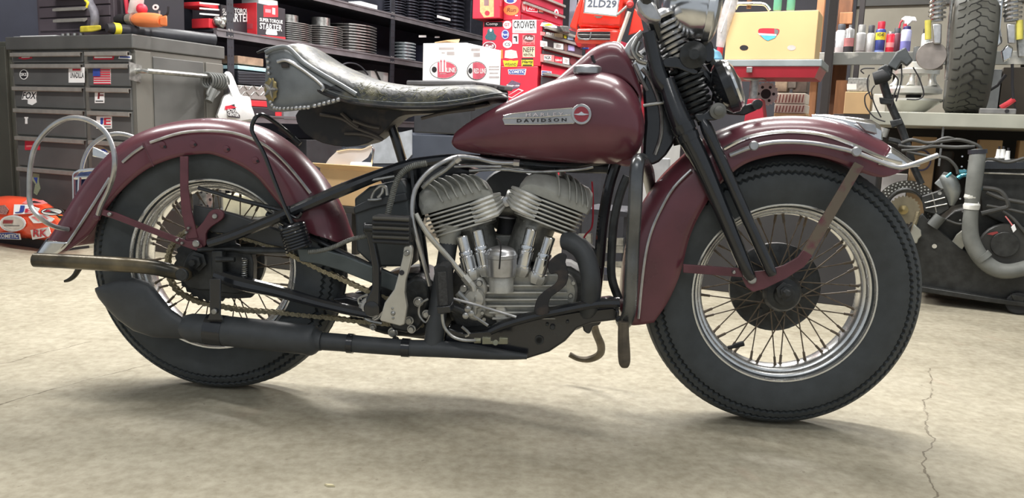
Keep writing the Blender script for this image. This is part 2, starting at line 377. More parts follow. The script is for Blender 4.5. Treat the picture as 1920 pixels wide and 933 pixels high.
# white bag and cable on the bar
bg = thing('carrier_bag', 'white plastic carrier bag hanging from the cabinet bar', 'bag', FC)
bo = [(424, 134), (434, 138), (444, 160), (452, 178), (468, 182), (472, 200), (474, 226), (408, 226), (412, 196), (418, 180), (430, 172), (428, 158), (420, 142)]
q = sm(bo, 3, True); cxx, cyy = 442, 195
obj('bag_body', MB().loft([[FC.x(cxx+(x-cxx)*s_, cyy+(y-cyy)*s_, o) for x, y in q] for s_, o in ((.9, .05), (1, .08), (.9, .115), (.55, .13), (.15, .132))]), M('white_plastic', (225, 225, 226), .4, 0, .05, 12, .8, 25), bg)
bt2 = obj('bag_print', patch(MB(), lambda u, v: FC.x(424+26*u, 222-27*v, .134), [(0, .85), (.6, 1), (.7, .6), (1, .2), (1, 0), (.15, .1)]), M('black_bag_print', (58, 52, 56), .5, 0, .1), bg)
letter('ACTION', lambda u, v: FC.x(426+20*u, 209-6*v+3*u, .136), (0, 0, 1, 1), whitet, bt2); letter('CENTER', lambda u, v: FC.x(427+21*u, 216-6*v+3*u, .136), (0, 0, 1, 1), whitet, bt2)
obj('red_print', patch(MB(), lambda u, v: FC.x(422+22*u, 206-9*v, .135), [(0, 0), (0, .8), (.5, 1), (1, .5)]), redp, bt2)
cb = thing('cable_coil', 'grey cable coiled round the cabinet towel bar', 'cable', FC)
mb = MB(); c0 = FC.x(396, 145, .09)
for k in range(7):
    y = c0.y+.02*k-.03; mb.tube([(c0.x+.035*math.sin(t), y+.012*math.sin(t), c0.z-.018+.042*math.cos(t)) for t in [2*math.pi*j/20 for j in range(20)]], .007, 6, loop=True)
mb.tube(sm([c0+V((.02, -.02, -.05)), c0+V((.03, -.06, -.10)), c0+V((.03, -.02, -.12)), c0+V((.02, .04, -.08))], 4), .008, 6); mb.tube([c0+V((.03, -.01, -.07)), c0+V((.03, -.05, -.14))], .022, 10)
obj('cable', mb, M('grey_cable', (92, 94, 92), .5), cb)

# on top of the cabinet
Z1 = ztop
FT = Frame(FC.o+V((0, 0, 0)), ROOM)
ch = thing('tool_chest', 'brown-black tool chest with silver pulls on top of the grey cabinet', 'tool chest', FT)
xa, xb = FT.y(70, 30, .14).x, FT.y(214, 30, .14).x
obj('body', MB().box(xa, xb, .14, .46, Z1, Z1+.42), M('brown_black_enamel', (74, 66, 72), .5, 0, .08, 8), ch, smooth=0, bevel=.004)
zz = [FT.y(120, y, .13).z for y in (58, 33, 12, -10, -32)]
for a, b in zip(zz, zz[1:]):
    dr = obj('drawer', MB().box(xa+.03, xb-.025, .130, .15, a+.004, b-.004), M('drawer_enamel', (78, 70, 76), .5, 0, .08, 8) if a == zz[0] else ch.children[-1].data.materials[0], ch, smooth=0, bevel=.002)
    x0, x1 = FT.y(105, 40, .12).x, FT.y(161, 40, .12).x
    obj('pull', MB().prism([(x0, .13, b-.006), (x0, .10, b-.016), (x0, .10, b-.030), (x0, .112, b-.030), (x0, .13, b-.016)], (x1-x0, 0, 0)), gtrim, dr, smooth=0)
bc = thing('equipment_case', 'black case with a round white badge beside the tool chest', 'case', FT)
xa, xb = xb+.006, -.172
obj('body', MB().box(xa, xb, .2, .5, Z1, Z1+.4), M('case_black', (36, 34, 42), .7, 0, .1, 10), bc, smooth=0, bevel=.008)
sticker(bc, lambda px, py: FT.y(px, py, .199), (286, 8, 298, 19), whitet, 'ell', [('p', 'ell', mark, .3, .3, .7, .7)], name='badge')
obj('strap', MB().tube([FT.y(299, 20, .19), FT.y(299, 50, .19)], .006, 6), steel, bc)
def tt(l, r, y, fr=FT, n=4, seg=10):
    rr = r if isinstance(r, (list, tuple)) else [r]*len(l); q = sm([tuple(fr.y(a, b, y))+(k,) for (a, b), k in zip(l, rr)], n)
    return MB().tube([t[:3] for t in q], [t[3] for t in q], seg)
t = thing('heat_gun', 'grey and yellow flexible-neck lamp standing by the drawers', 'lamp', FT)
obj('neck', tt([(166, -10), (168, 4), (176, 22), (178, 38), (176, 50)], [.02, .022, .024, .022, .018], .05, seg=14), M('grey_soft_neck', (112, 110, 118), .5, 0, .2, 40), t)
obj('base', MB().loft([[FT.y(x, y, o) for x, y in ((150, 49), (189, 47), (190, 56), (172, 60), (150, 61))] for o in (.01, .08)]), M('black_yellow_base', (196, 180, 60), .5, 0, .2, 25), t, bevel=.006)
obj('yellow_trim', tt([(160, 0), (165, 6), (163, 14)], .008, .03), yell, t)
t = thing('tool_roll', 'long black tube with a yellow collar lying on the cabinet lid', 'tube', FT)
g0, g1 = FC.x(214, 58, -.02), FC.x(383, 66, -.07)
g0 = V((-.16, .04, Z1+.034)); g1 = V((-.045, .60, Z1+.038)); d_ = (g1-g0)
obj('tube_body', MB().tube([g0, g0+d_*.1, g0+d_*.3, g0+d_*.32, g1], [.028, .029, .030, .036, .037], 18), M('black_sleeve', (46, 48, 54), .45, 0, .15, 20), t)
obj('collar', MB().tube([g0-d_*.06, g0-d_*.0], [.032, .032], 18), yell, t)
obj('tube_end', MB().tube([g0-d_*.12, g0-d_*.06], [.022, .031], 18), mark, t)
t = thing('power_drill', 'orange and silver power drill lying on the black tube', 'drill', FT)
ora = M('orange_plastic', (232, 130, 78), .4, 0, .06, 10)
dy = .12
obj('body', tt([(252, 37), (262, 37), (290, 38), (304, 39)], [.024, .038, .038, .030], dy, seg=16), ora, t)
obj('gear_head', tt([(240, 36), (252, 36)], [.028, .036], dy, n=1, seg=16), M('silver_gear_head', (176, 168, 160), .35, .6), t)
obj('chuck', tt([(218, 37), (224, 36), (238, 36)], [.02, .028, .030], dy, n=1, seg=16), mark, t)
obj('handle', MB().loft([[FT.y(x, y, o) for x, y in ((300, 32), (313, 28), (314, 50), (300, 48))] for o in (dy-.025, dy+.025)]), ora, t, bevel=.008)
obj('trigger_guard', tt([(306, 30), (314, 26), (316, 12)], .006, dy), mark, t)
t = thing('grinder', 'white and red handheld grinder leaning behind the drill', 'grinder', FT)
obj('body', tt([(262, -12), (256, 6), (250, 26)], [.026, .036, .03], .155, seg=14), M('pale_pink_plastic', (212, 196, 192), .5), t)
obj('red_knob', MB().sphere(FT.y(266, 17, .13), .03), redp, t)
o = obj('pry_bar', tt([(234, -14), (237, 6), (240, 28)], .012, .17), redp); o['label'] = 'red pry bar leaning upright beside the grinder'; o['category'] = 'pry bar'; o.location = FT.o; o.rotation_euler = (0, 0, FT.rz)
t = thing('paper_stack', 'white papers lying on the left end of the cabinet lid', 'paper', FT)
for k in range(2): obj('sheet', MB().box(xl+.03*k, xl+.36, .02+.02*k, .12+.03*k, Z1+.001+.006*k, Z1+.006+.006*k), white, t, smooth=0)
for i, (x, y) in enumerate(((-.66, .06), (-.60, .05), (-.55, .055), (-.50, .06))):
    o = obj('socket', MB().lathe([(.010, 0), (.013, .001), (.013, .02), (.009, .021)], (x, y, Z1+.001), (0, 0, 1), 14), steel); o.location = FT.o; o.rotation_euler = (0, 0, FT.rz)
    o['label'] = ('leftmost', 'second from left', 'third from left', 'rightmost')[i]+' of four small steel sockets on the cabinet lid'; o['category'] = 'socket'; o['group'] = 'sockets on the cabinet lid'
# lockers behind on the left
t = thing('metal_locker', 'olive-grey metal locker left of the tool cabinet', 'locker', FC)
obj('body', MB().box(xl-.75, xl-.035, .02, .6, 0, ztop-.02), M('olive_grey_steel', (84, 84, 76), .5, .2, .12, 4), t, smooth=0, bevel=.006)
obj('door', MB().box(xl-.7, xl-.06, .0, .02, .1, ztop-.05), M('olive_door_steel', (80, 80, 73), .5, .2, .12, 4), t, smooth=0, bevel=.004)
t = thing('blue_cabinet', 'blue enamelled cabinet behind the tool chest, top left corner', 'cabinet', FC)
obj('body', MB().box(xl-.3, xl+.36, .75, 1.2, 0, 1.9), M('blue_enamel', (70, 112, 150), .5, 0, .12, 3), t, smooth=0, bevel=.006)
obj('door', MB().box(xl-.26, xl+.32, .735, .75, 1.0, 1.85), M('blue_enamel_door', (76, 120, 156), .45, 0, .12, 3), t, smooth=0, bevel=.004)

# ================================================================== SHELVING
FS = RFr(428, 5.1)
sh = thing('shelving_unit', 'black slotted steel shelving unit behind the saddle', 'shelving', FS)
smet = M('black_slotted_steel', (54, 55, 62), .42, .2, .1, 20)
smet2 = M('shelf_beam_steel', (112, 108, 112), .4, .2, .12, 10)
zU0, zU1 = FS.x(640, 13).z, FS.x(640, 1).z; zL0, zL1 = FS.x(640, 104).z, FS.x(640, 91).z
y1 = FS.x(733, 60).y; yE = FS.x(925, 60).y
for y in (0, y1):
    for xx in (0, -.5):
        mb = MB(); mb.box(xx-.003, xx, y, y+.052, 0, 2.6); mb.box(xx-.05, xx, y+.052, y+.055, 0, 2.6)
        p_ = obj('upright', mb, smet, sh, smooth=0)
        if xx == 0:
            mb = MB(); mw = MB(); z = .9
            while z < 1.75:
                for dy_ in (.014, .038): mb.cyl((.0005, y+dy_, z), (-.001, y+dy_, z-.0), .0065, seg=8)
                z += .052
            obj('slot_hole', mb, mark, p_)
            for z in (zL0+.01, zL0+.05, zU0+.01, zU0+.05):
                for dy_ in (.014, .038): mw.cyl((.004, y+dy_, z), (0, y+dy_, z), .0075, seg=8)
            obj('rivet', mw, dchrome, p_)
zB = FS.x(470, 215).z
for z0, z1 in ((zU0, zU1), (zL0, zL1), (zB-.05, zB), (.2, .25)):
    mb = MB(); mb.box(-.03, -.004, -.08, yE, z0, z1); mb.box(-.035, .002, -.08, yE, z1-.012, z1); mb.box(-.035, .004, -.08, yE, z0, z0+.01)
    obj('shelf_beam', mb, smet2, sh, smooth=0)
    obj('shelf_board', MB().box(-.5, -.035, -.08, yE, z1-.02, z1-.002), smet, sh, smooth=0)
obj('dark_backing', MB().box(-.512, -.503, -.08, yE, zB, 2.6), wallm, sh, smooth=0)  # added dark sheet, keeps the space behind the shelves dark
def sbox(name, cat, label, px0, pytop, px1, z0, mats, xv=-.02, depth=.25, group=None, parts=()):
    x0, x1, ya, yb, za, zb = fbx(FS, px0, pytop, px1, z0, xv, depth)
    t = thing(name, label, cat, FS, group); obj('body', MB().box(x0, x1, ya, yb, za, zb), mats, t, smooth=0, bevel=.004); return t
blk = M('black_carton', (50, 46, 52), .5, 0, .1, 20); redc = M('red_carton', (222, 52, 62), .5, 0, .06, 15)
sx = lambda xv: (lambda px, py: FS.x(px, py, xv))
t = sbox('starter_box', 'box', 'black and red starter motor box standing right of the first upright', 481, 5, 535, zL1, blk)
_, _, ya, yb, za, zb = fbx(FS, 481, 5, 535, zL1, -.02, .25)
obj('red_end', MB().box(-.272, -.018, ya-.004, ya-.001, za, zb), redc, t, smooth=0)
sticker(t, lambda a, b: FS.y(a, b, ya-.004), (456, 44, 474, 54), M('dark_pink_print', (190, 70, 80), .5), 'rect', name='end_print')
sticker(t, sx(-.02), (481, 65, 535, 75), redc, [(0, .45), (0, 1), (1, .55), (1, 0)], name='red_band', nrm=(1, 0, 0))
sticker(t, sx(-.02), (494, 10, 521, 32), redc, 'rect', [('p', [(.6, .25), (.8, .2), (.8, .75), (.6, .8)], whitet, 0, 0, 1, 1), ('p', [(.1, .4), (.5, .35), (.5, .65), (.1, .7)], M('pale_red_mark', (232, 140, 150), .5), 0, 0, 1, 1)], name='red_tab', nrm=(1, 0, 0))
sticker(t, sx(-.02), (498, 54, 520, 66), whitet, [(0, .25), (.1, 1), (.9, .9), (1, .1), (.9, 0), (.1, .1)], name='white_label', nrm=(1, 0, 0))
for s_, (a, b, c, d), l in (('SUPER TORQUE', (487, 33, 530, 41), 0), ('STARTER', (487, 42, 529, 54), 0)): letter(s_, lambda u, v, a=a, b=b, c=c, d=d: FS.x(a+(c-a)*u, d+(b-d)*v+5*u, -.018), (0, 0, 1, 1), whitet, t)
t = sbox('starter_box', 'box', 'black torque starter box behind the first upright', 414, 8, 470, zL1, blk, xv=-.10)
for s_, (a, b, c, d) in (('SUPER TORQUE', (417, 16, 470, 26)), ('STARTER', (418, 25, 469, 41))): letter(s_, lambda u, v, a=a, b=b, c=c, d=d: FS.x(a+(c-a)*u, d+(b-d)*v-0*u, -.098), (0, 0, 1, 1), whitet, t)
t = sbox('red_striped_box', 'box', 'red box with white stripes on the shelf, left of the first upright', 374, 3, 410, zL1+.12, redc, xv=-.05, depth=.2)
for k in range(3): sticker(t, sx(-.05), (374, 4+10*k, 411, 10+10*k), whitet, [(0, .5), (0, 1), (1, .5), (1, 0)], name='stripe', nrm=(1, 0, 0))
t = sbox('starter_motor', 'motor part', 'small red and silver motor part under the striped box', 392, 34, 424, zL1, redc, xv=-.05, depth=.15)
for k, (a, b) in enumerate(((408, 40), (414, 46), (420, 38))): obj('housing', MB().sphere(FS.x(a, b, -.03), .03), steel, t)
t = sbox('white_card_box', 'box', 'small white box on top of the black and red starter box', 485, -6, 521, zb+.002, white, xv=-.05, depth=.15)
def jug(name, label, group, xpx, w_px, ytop, z0, xv, mat, n=10, sleeve=True, fr=FS, sleeve_h=.3):
    """finned motorcycle cylinder barrel"""
    c = fr.x(xpx, ytop, xv); a = fr.x(xpx-w_px/2, ytop, xv); b = fr.x(xpx+w_px/2, ytop, xv); r = abs(b.y-a.y)/2; H = c.z-z0
    t = thing(name, label, 'engine cylinder', fr, group); fh = H*(1-sleeve_h if sleeve else 1)
    obj('barrel', MB().lathe([(r*.62, 0), (r*.62, fh)], (c.x-r, c.y, z0), (0, 0, 1), 24), mat, t)
    if sleeve: obj('sleeve', MB().lathe([(r*.46, fh), (r*.46, H), (r*.40, H), (r*.40, fh)], (c.x-r, c.y, z0), (0, 0, 1), 24), steel, t)
    for k in range(n):
        z = z0+fh*(k+.5)/n; q = []
        for j in range(28):
            an = 2*math.pi*j/28; rr = r*(1 if abs(math.sin(2*an)) < .8 else 1.06); q.append(V((c.x-r+rr*math.cos(an), c.y+rr*math.sin(an), z)))
        obj('cooling_fin', MB().prism(q, (0, 0, fh/n*.4)), mat, t, smooth=0)
    return t
jm = M('silver_fin_alloy', (176, 174, 172), .3, .8, .1, 30); jd = M('dark_fin_alloy', (66, 68, 78), .35, .5, .15, 30)
jug('finned_cylinder', 'silver finned cylinder with tall sleeve right of the starter boxes', 'silver finned cylinders', 572, 56, 28, zL1, -.02, jm)
jug('finned_cylinder', 'silver finned cylinder with sleeve, middle of the three on the shelf', 'silver finned cylinders', 632, 50, 33, zL1, -.02, jm)
jug('finned_cylinder', 'wide silver finned cylinder without sleeve left of the second upright', 'silver finned cylinders', 694, 60, 48, zL1, -.02, jm, sleeve=False)
jug('finned_cylinder', 'small pale finned cylinder right of the second upright', 'silver finned cylinders', 775, 24, 80, zL1, -.05, M('pale_fin_alloy', (190, 200, 204), .3, .5), n=6, sleeve=False)
for i, (x, w_) in enumerate(((648, 26), (757, 22), (782, 22), (812, 24), (842, 24), (868, 22))):
    jug('finned_cylinder', ('dark finned cylinder on the upper shelf, '+('left of', 'first right of', 'second right of', 'third right of', 'fourth right of', 'fifth right of')[i]+' the second upright'), 'dark finned cylinders on the upper shelf', x, w_, -25, zU1, -.04, jd, n=12, sleeve=False)
t = sbox('white_cloth', 'cloth', 'white folded cloth on the upper shelf left of the second upright', 676, 2, 708, zU1+.002, white, xv=-.06, depth=.2)
t = sbox('shelf_label_card', 'card', 'white handwritten card taped to the upper shelf edge', 820, 28, 845, FS.x(832, 37).z, white, xv=.012, depth=.004)
t = sbox('dark_parts_bin', 'bin', 'dark parts bin at the right end of the upper shelf', 884, 0, 905, zU1, jd, xv=-.05)
t = sbox('parts_bin', 'bin', 'dark blue parts bin on the middle shelf left of the white carton', 800, 85, 860, zL1, M('navy_bin', (48, 50, 66), .5), xv=-.1)
for k, (a, b, c, d) in enumerate(((785, 66, 799, 70), (815, 68, 824, 71))): sticker(t, sx(-.09), (a, b, c, d), whitet, 'rect', name='label', nrm=(1, 0, 0))
t = sbox('wooden_crate', 'crate', 'worn brown wooden crate under the middle shelf', 446, 104, 494, FS.x(470, 122, -.05).z, M('worn_wood', (168, 140, 118), .7, 0, .2, 20), xv=-.05)
zz1 = FS.x(470, 122, -.05).z
t = sbox('pale_blue_box', 'box', 'pale blue box beneath the wooden crate', 446, 122, 500, FS.x(470, 132, -.03).z, M('pale_cyan_card', (176, 214, 224), .5), xv=-.03)
t = sbox('black_crate', 'crate', 'black ribbed plastic crate under the pale blue box', 446, 132, 505, FS.x(470, 159, -.02).z, M('black_crate_plastic', (44, 48, 56), .45), xv=-.02)
for k in range(4): obj('crate_rib', MB().tube([FS.x(447, 138+5*k, -.018), FS.x(504, 139+5*k, -.018)], .003, 5), smet, t)
t = sbox('tread_plate_box', 'box', 'silver tread-plate box with a red band on the lower shelf', 446, 159, 505, FS.x(470, 186, -.02).z, M('tread_plate_steel', (178, 176, 174), .35, .5, .08, 20), xv=-.02)
for k in range(12):
    x = 452+9*(k % 6)+4*(k//6); y = 164+11*(k//6); s_ = 3 if (k % 2) else -3
    obj('tread_bar', MB().tube([FS.x(x-s_, y-3, -.017), FS.x(x+s_, y+4, -.017)], .003, 5), steel, t)
t2 = sbox('red_box', 'box', 'flat red box below the tread-plate box', 446, 186, 505, FS.x(470, 199, -.02).z, redc, xv=-.02)
t2 = sbox('dark_box', 'box', 'dark box with red badge at the bottom of the shelf pile', 452, 199, 530, zB, blk, xv=-.02)
sticker(t2, sx(-.02), (516, 210, 528, 222), redc, 'rect', name='badge', nrm=(1, 0, 0))
for i_, (xa_, xb_, m_, l_) in enumerate(((425, 500, (44, 44, 50), 'left'), (505, 570, (150, 142, 122), 'middle, cream'), (575, 700, (46, 46, 50), 'right'))):
    sbox('storage_bin', 'bin', f'{l_} of three bins low under the shelving, seen through the rear wheel', xa_, 262 if i_ != 1 else 330, xb_, .251, M(('dark', 'cream', 'black')[i_]+'_bin', m_, .6), xv=-.02, depth=.4, group='bins low under the shelving')
t = sbox('grey_bin', 'bin', 'grey bin on the lower shelf right of the fender rod', 532, 205, 600, zB-.02, M('grey_bin_plastic', (120, 122, 126), .5), xv=.0, depth=.35)
t = sbox('white_package', 'box', 'white package seen just above the saddle behind the shelf', 696, 132, 728, FS.x(700, 160, -.1).z, white, xv=-.1)
obj('dark_tape', MB().tube([FS.x(703, 130, -.09), FS.x(715, 155, -.09)], .008, 6), mark, t)
o = obj('wire_loop', MB().tube(sm([FS.x(a, b, .05) for a, b in ((640, 122), (652, 118), (668, 120), (680, 128), (690, 140))], 4), .006, 6), smet); o.location = FS.o; o.rotation_euler = (0, 0, FS.rz); o['label'] = 'thin black wire loop rising behind the saddle'; o['category'] = 'wire'

# ================================================================== WHITE OIL CARTON, TOTE AND CART
FB = RFr(872, 4.9)
zb0, zb1 = FB.y(872, 152).z, FB.y(872, 80).z
xL = FB.y(792, 152).x; yR = FB.x(938, 150).y
t = thing('oil_carton', 'white carton with red line oil logos behind the saddle', 'box', FB)
obj('carton', MB().box(xL, 0, 0, yR, zb0, zb1), white, t, smooth=0, bevel=.003)
pk = M('red_logo_print', (205, 92, 110), .5); greyp = M('grey_small_print', (186, 178, 178), .6)
sticker(t, lambda a, b: FB.y(a, b), (806, 114, 858, 148), whitet, 'ell', [('p', 'ell', mark, 0, 0, 1, 1), ('p', 'ell', whitet, .02, .02, .98, .98), ('p', [(.5+.47*math.cos(a_), .5+.46*math.sin(a_)) for a_ in [math.pi*(k/12*1.3-.65) for k in range(13)]], pk, 0, 0, 1, 1), ('p', 'ell', mark, .08, .35, .26, .68), ('p', 'rect', whitet, .36, .28, .6, 1.0), ('p', 'rect', pk, .36, .3, .6, .38), ('p', [(.40, .4), (.44, .4), (.44, .95), (.46, .95), (.42, 1.08), (.38, .95), (.40, .95)], pk, 0, 0, 1, 1), ('p', [(.52, .4), (.56, .4), (.56, .95), (.58, .95), (.54, 1.08), (.50, .95), (.52, .95)], pk, 0, 0, 1, 1), ('t', 'LINE', whitet, .62, .36, .94, .62)], name='logo')
R = lambda a, b: FB.x(a, b, 0)
sticker(t, R, (875, 115, 912, 150), whitet, 'ell', [('p', 'ell', mark, 0, 0, 1, 1), ('p', 'ell', whitet, .03, .03, .97, .97), ('p', [(.5+.46*math.cos(a_), .5+.46*math.sin(a_)) for a_ in [math.pi*(k/12*1.3-.65) for k in range(13)]], pk, 0, 0, 1, 1), ('p', 'ell', mark, .06, .35, .26, .65), ('t', 'RED LINE', whitet, .33, .36, .95, .62)], name='logo', nrm=(1, 0, 0))
for (a, b, c, d) in ((823, 89, 851, 93), (838, 97, 852, 103), (828, 98, 834, 100)): obj('small_print', patch(MB(), lambda u, v: FB.y(a+(c-a)*u, d+(b-d)*v, -.001), 'rect'), greyp, t, smooth=0)
for (a, b, c, d) in ((884, 91, 900, 95), (888, 99, 900, 106), (917, 124, 936, 126), (917, 129, 936, 131), (918, 136, 934, 138), (917, 143, 936, 146)): obj('small_print', patch(MB(), lambda u, v: FB.x(a+(c-a)*u, d+(b-d)*v, .001), 'rect'), greyp, t, smooth=0)
cbm = M('brown_cardboard', (196, 164, 122), .75, 0, .06, 8, .1, 60)
obj('flap', MB().loft([[FB.y(815, 79, .02), FB.y(860, 79, .1), FB.y(862, 73, .12), FB.y(838, 75, .02)], [p+V((0, 0, -.004)) for p in (FB.y(815, 79, .02), FB.y(860, 79, .1), FB.y(862, 73, .12), FB.y(838, 75, .02))]]), cbm, t, smooth=0)
t = thing('storage_tote', 'black plastic tote with clipped lid beneath the white carton', 'tote', FB)
obj('tub', MB().box(xL-.06, .04, .0, yR+.05, zb0-.32, zb0-.03), M('black_tote', (52, 54, 58), .4), t, smooth=0, bevel=.01)
obj('lid', MB().box(xL-.10, .06, -.03, yR+.07, zb0-.03, zb0), M('black_tote_lid', (84, 84, 86), .4), t, smooth=0, bevel=.008)
for k in range(3): obj('lid_clip', MB().box(.055, .07, .02+.14*k, .10+.14*k, zb0-.03, zb0-.012), mark, t, smooth=0)
t = thing('work_cart', 'dark blue-grey steel cart behind the engine', 'cart', FB)
obj('cart_body', MB().box(xL-.62, .35, .0, .55, .35, zb0-.325), M('blue_grey_cart', (66, 72, 84), .5, 0, .1, 6), t, smooth=0, bevel=.01)
obj('light_panel', MB().prism([FB.y(a, b, -.01) for a, b in ((691, 262), (772, 243), (772, 290), (757, 306), (700, 306))], (0, .008, 0)), M('pale_panel', (168, 174, 182), .5), t, smooth=0)
for x, y in ((xL-.58, .05), (.3, .05), (xL-.58, .5), (.3, .5)): obj('cart_leg', MB().box(x-.02, x+.02, y-.02, y+.02, 0, .35), smet, t, smooth=0)
FD = RFr(640, 4.1)
t = thing('cardboard_box', 'brown cardboard box behind the rear fender with a clear windscreen in it', 'box', FD)
zc = FD.y(650, 318).z; xa, xb = FD.y(600, 320).x, FD.y(720, 320).x
obj('carton', MB().box(xa, xb, 0, .3, .30, zc), cbm, t, smooth=0, bevel=.003)
obj('flap', MB().prism([(xa, 0, zc), (xb, 0, zc), (xb+.03, -.05, zc+.025), (xa-.02, -.05, zc+.025)], (0, .003, .003)), cbm, t, smooth=0)
t = thing('wooden_stool', 'dark low stool under the brown cardboard box', 'stool', FD)
obj('seat', MB().box(xa-.02, xb+.02, -.01, .32, .265, .299), M('dark_stool', (50, 48, 46), .6), t, smooth=0, bevel=.004)
for x in (xa+.02, xb-.02):
    for y in (.02, .28): obj('leg', MB().box(x-.016, x+.016, y-.016, y+.016, 0, .265), M('dark_stool_leg', (48, 46, 44), .6), t, smooth=0)
t = thing('windscreen', 'clear curved motorcycle windscreen lying in the cardboard box', 'windscreen', FD)
rings = []
for k in range(7):
    f = k/6; rings.append([FD.y(608+(700-608)*f, 312-(34 if j else 0)*math.sin(math.pi*(.25+.65*f))-2, .05+.08*j) for j in range(2)])
L_ = [(607, 312), (617, 297), (632, 283), (655, 279), (676, 280), (694, 274), (699, 278), (690, 295), (672, 307), (650, 314)]
obj('screen', MB().loft([[FD.y(x, y, .06) for x, y in L_], [FD.y(x, y, .066) for x, y in L_]]), M('milky_clear_plastic', (224, 220, 218), .15, 0, .05, 5, alpha=.75), t)
obj('screen_bead', MB().tube(sm([FD.y(a, b, .055) for a, b in ((632, 283), (655, 279), (680, 279), (694, 273), (700, 279), (698, 296), (695, 312))], 4), .006, 8), chrome, t)
obj('paper_tube', MB().cyl(FD.y(660, 309, .04), FD.y(694, 310, .04), .016), white, t)
# ================================================================== RED TOOL CHEST
FK = RFr(1010, 6.2)
redm = M('red_tool_chest_enamel', (214, 50, 70), .4, 0, .06, 6)
redd = M('deep_red_drawer', (150, 46, 62), .4, 0, .1, 6); drk = M('dark_drawer_front', (66, 62, 66), .45, 0, .12, 10)
kt = thing('red_tool_chest', 'tall red tool chest covered in stickers, behind the fuel tank', 'tool chest', FK)
kxl = FK.y(905, 60).x; yF = FK.x(1090, 100).y; kz = lambda py: FK.y(1005, py).z
obj('side_body', MB().box(kxl, 0, 0, yF, kz(124), kz(37)), redm, kt, smooth=0, bevel=.005)
obj('lower_body', MB().box(FK.y(938, 150).x, -.02, 0, yF, .1, kz(124)), redm, kt, smooth=0, bevel=.005)
kx2 = FK.y(944, 20).x; kx3 = FK.y(975, 20).x
obj('upper_body', MB().box(kx2, kx3, 0, yF, kz(36.5), kz(-40)), redm, kt, smooth=0, bevel=.005)
obj('hang_on_locker', MB().box(FK.y(893, 20).x, kx2-.002, -.06, .3, kz(34), kz(-40)), redm, kt, smooth=0, bevel=.005)
sticker(kt, lambda a, b: FK.y(a, b, -.06), (900, -4, 926, 33), M('orange_sticker', (250, 170, 120), .5, 0, .15, 60), [(0, .3), (0, 1), (1, 1), (1, .05), (.3, 0)], [('p', 'rect', M('grey_print', (140, 110, 110), .5), .3, .6, .65, 1), ('p', 'ell', redp, .35, .1, .7, .35)])
obj('locker_handle', MB().tube([FK.y(938, 2, -.075), FK.y(938, 12, -.075)], .01, 8), redp, kt)
fx = lambda xv: (lambda px, py: FK.x(px, py, xv))
ux = kx3
for i, (a, b) in enumerate(((-18, 4), (5, 27), (29, 44))):
    za, zb_ = FK.x(985, a+1, ux).z, FK.x(985, b-1, ux).z
    obj('drawer', MB().box(ux, ux+.015, .015, yF-.02, zb_, za), redd, kt, smooth=0, bevel=.003)
    if i < 2: obj('drawer_pull', MB().box(ux+.015, ux+.035, .015, yF-.02, za-.018, za), gtrim, kt, smooth=0)
for i, (a, b) in enumerate(((38, 53), (54, 68), (69, 91), (93, 117), (120, 140), (142, 165))):
    za, zb_ = FK.x(1015, a+1, 0).z, FK.x(1015, b, 0).z
    obj('drawer', MB().box(0, .015, .015, yF-.02, zb_, za), redm if i == 4 else drk, kt, smooth=0, bevel=.003)
    obj('drawer_pull', MB().box(.015, .038, .015, yF-.02, zb_, zb_+.018), gtrim, kt, smooth=0)
def SK(box, mat, shape='rect', layers=(), **k): return sticker(kt, lambda a, b: FK.y(a, b, -.001), box, mat, shape, layers, **k)
W_, B_, R_, U_, Y_ = whitet, mark, redp, bluep, yell
cream = M('cream_sticker', (232, 214, 180), .5); pinks = M('pink_sticker', (226, 130, 130), .5); teal = M('teal_print', (50, 92, 100), .5, 0, .3, 200); orr = M('orange_oval_print', (240, 130, 70), .5)
SK((961, 37, 1006, 62), W_, 'rect', [('t', 'CROWER', B_, .04, .34, .96, .92), ('p', 'rect', greyp, .08, .1, .92, .24)])
SK((908, 41, 942, 50), B_, 'rect', [('t', 'Comp', whitet, .1, .15, .75, .9)])
SK((943, 39, 959, 54), W_, 'ell', [('t', 'GT', R_, .2, .3, .8, .7)])
SK((940, 55, 955, 74), U_, 'ell', [('p', 'ell', W_, .06, .06, .94, .94), ('p', 'ell', U_, .12, .12, .88, .88), ('t', 'Ford', W_, .18, .36, .82, .62)])
SK((909, 53, 931, 76), teal, [(.1, .1), (0, .3), (.2, .6), (.25, .9), (.5, 1), (.75, .9), (.8, .6), (1, .4), (.9, .05), (.5, 0)], [('p', 'ell', W_, .42, .72, .62, .98)])
SK((943, 76, 960, 90), W_, 'ell', [('t', 'CS', B_, .2, .3, .8, .7)])
SK((905, 78, 930, 96), W_, 'ell', [('p', 'ell', M('brown_oval_print', (120, 50, 60), .5), .05, .06, .95, .94), ('t', 'Bell', W_, .2, .35, .8, .7, .1)])
sticker(kt, lambda a, b: FK.y(a, b, -.001), (944, 9, 973, 29), orr, 'ell', [('t', 'Run', M('brown_print', (110, 50, 30), .5), .22, .32, .8, .72, .1)])
sticker(kt, lambda a, b: FK.y(a, b, -.001), (945, -8, 969, 7), W_, 'ell', [('p', 'ell', U_, .2, .1, .8, .6)])
SK((980, 66, 1003, 84), pinks, 'rect', [('p', 'ell', M('brown_oval', (110, 60, 60), .5), .05, .3, .95, 1.1), ('t', 'Atlas', W_, .15, .52, .85, .9, .05), ('t', 'SUPPLIES', R_, .05, .05, .95, .22)])
SK((980, 87, 1003, 107), cream, 'rect', [('t', 'NEFF', B_, .06, .45, .94, .92), ('t', 'RENTAL', B_, .08, .1, .88, .34)])
SK((978, 109, 1000, 124), Y_, 'rect', [('p', 'rect', B_, 0, .8, 1, 1), ('t', 'Hertz', B_, .05, .35, .95, .75, .05), ('p', 'rect', B_, .1, .05, .9, .2)])
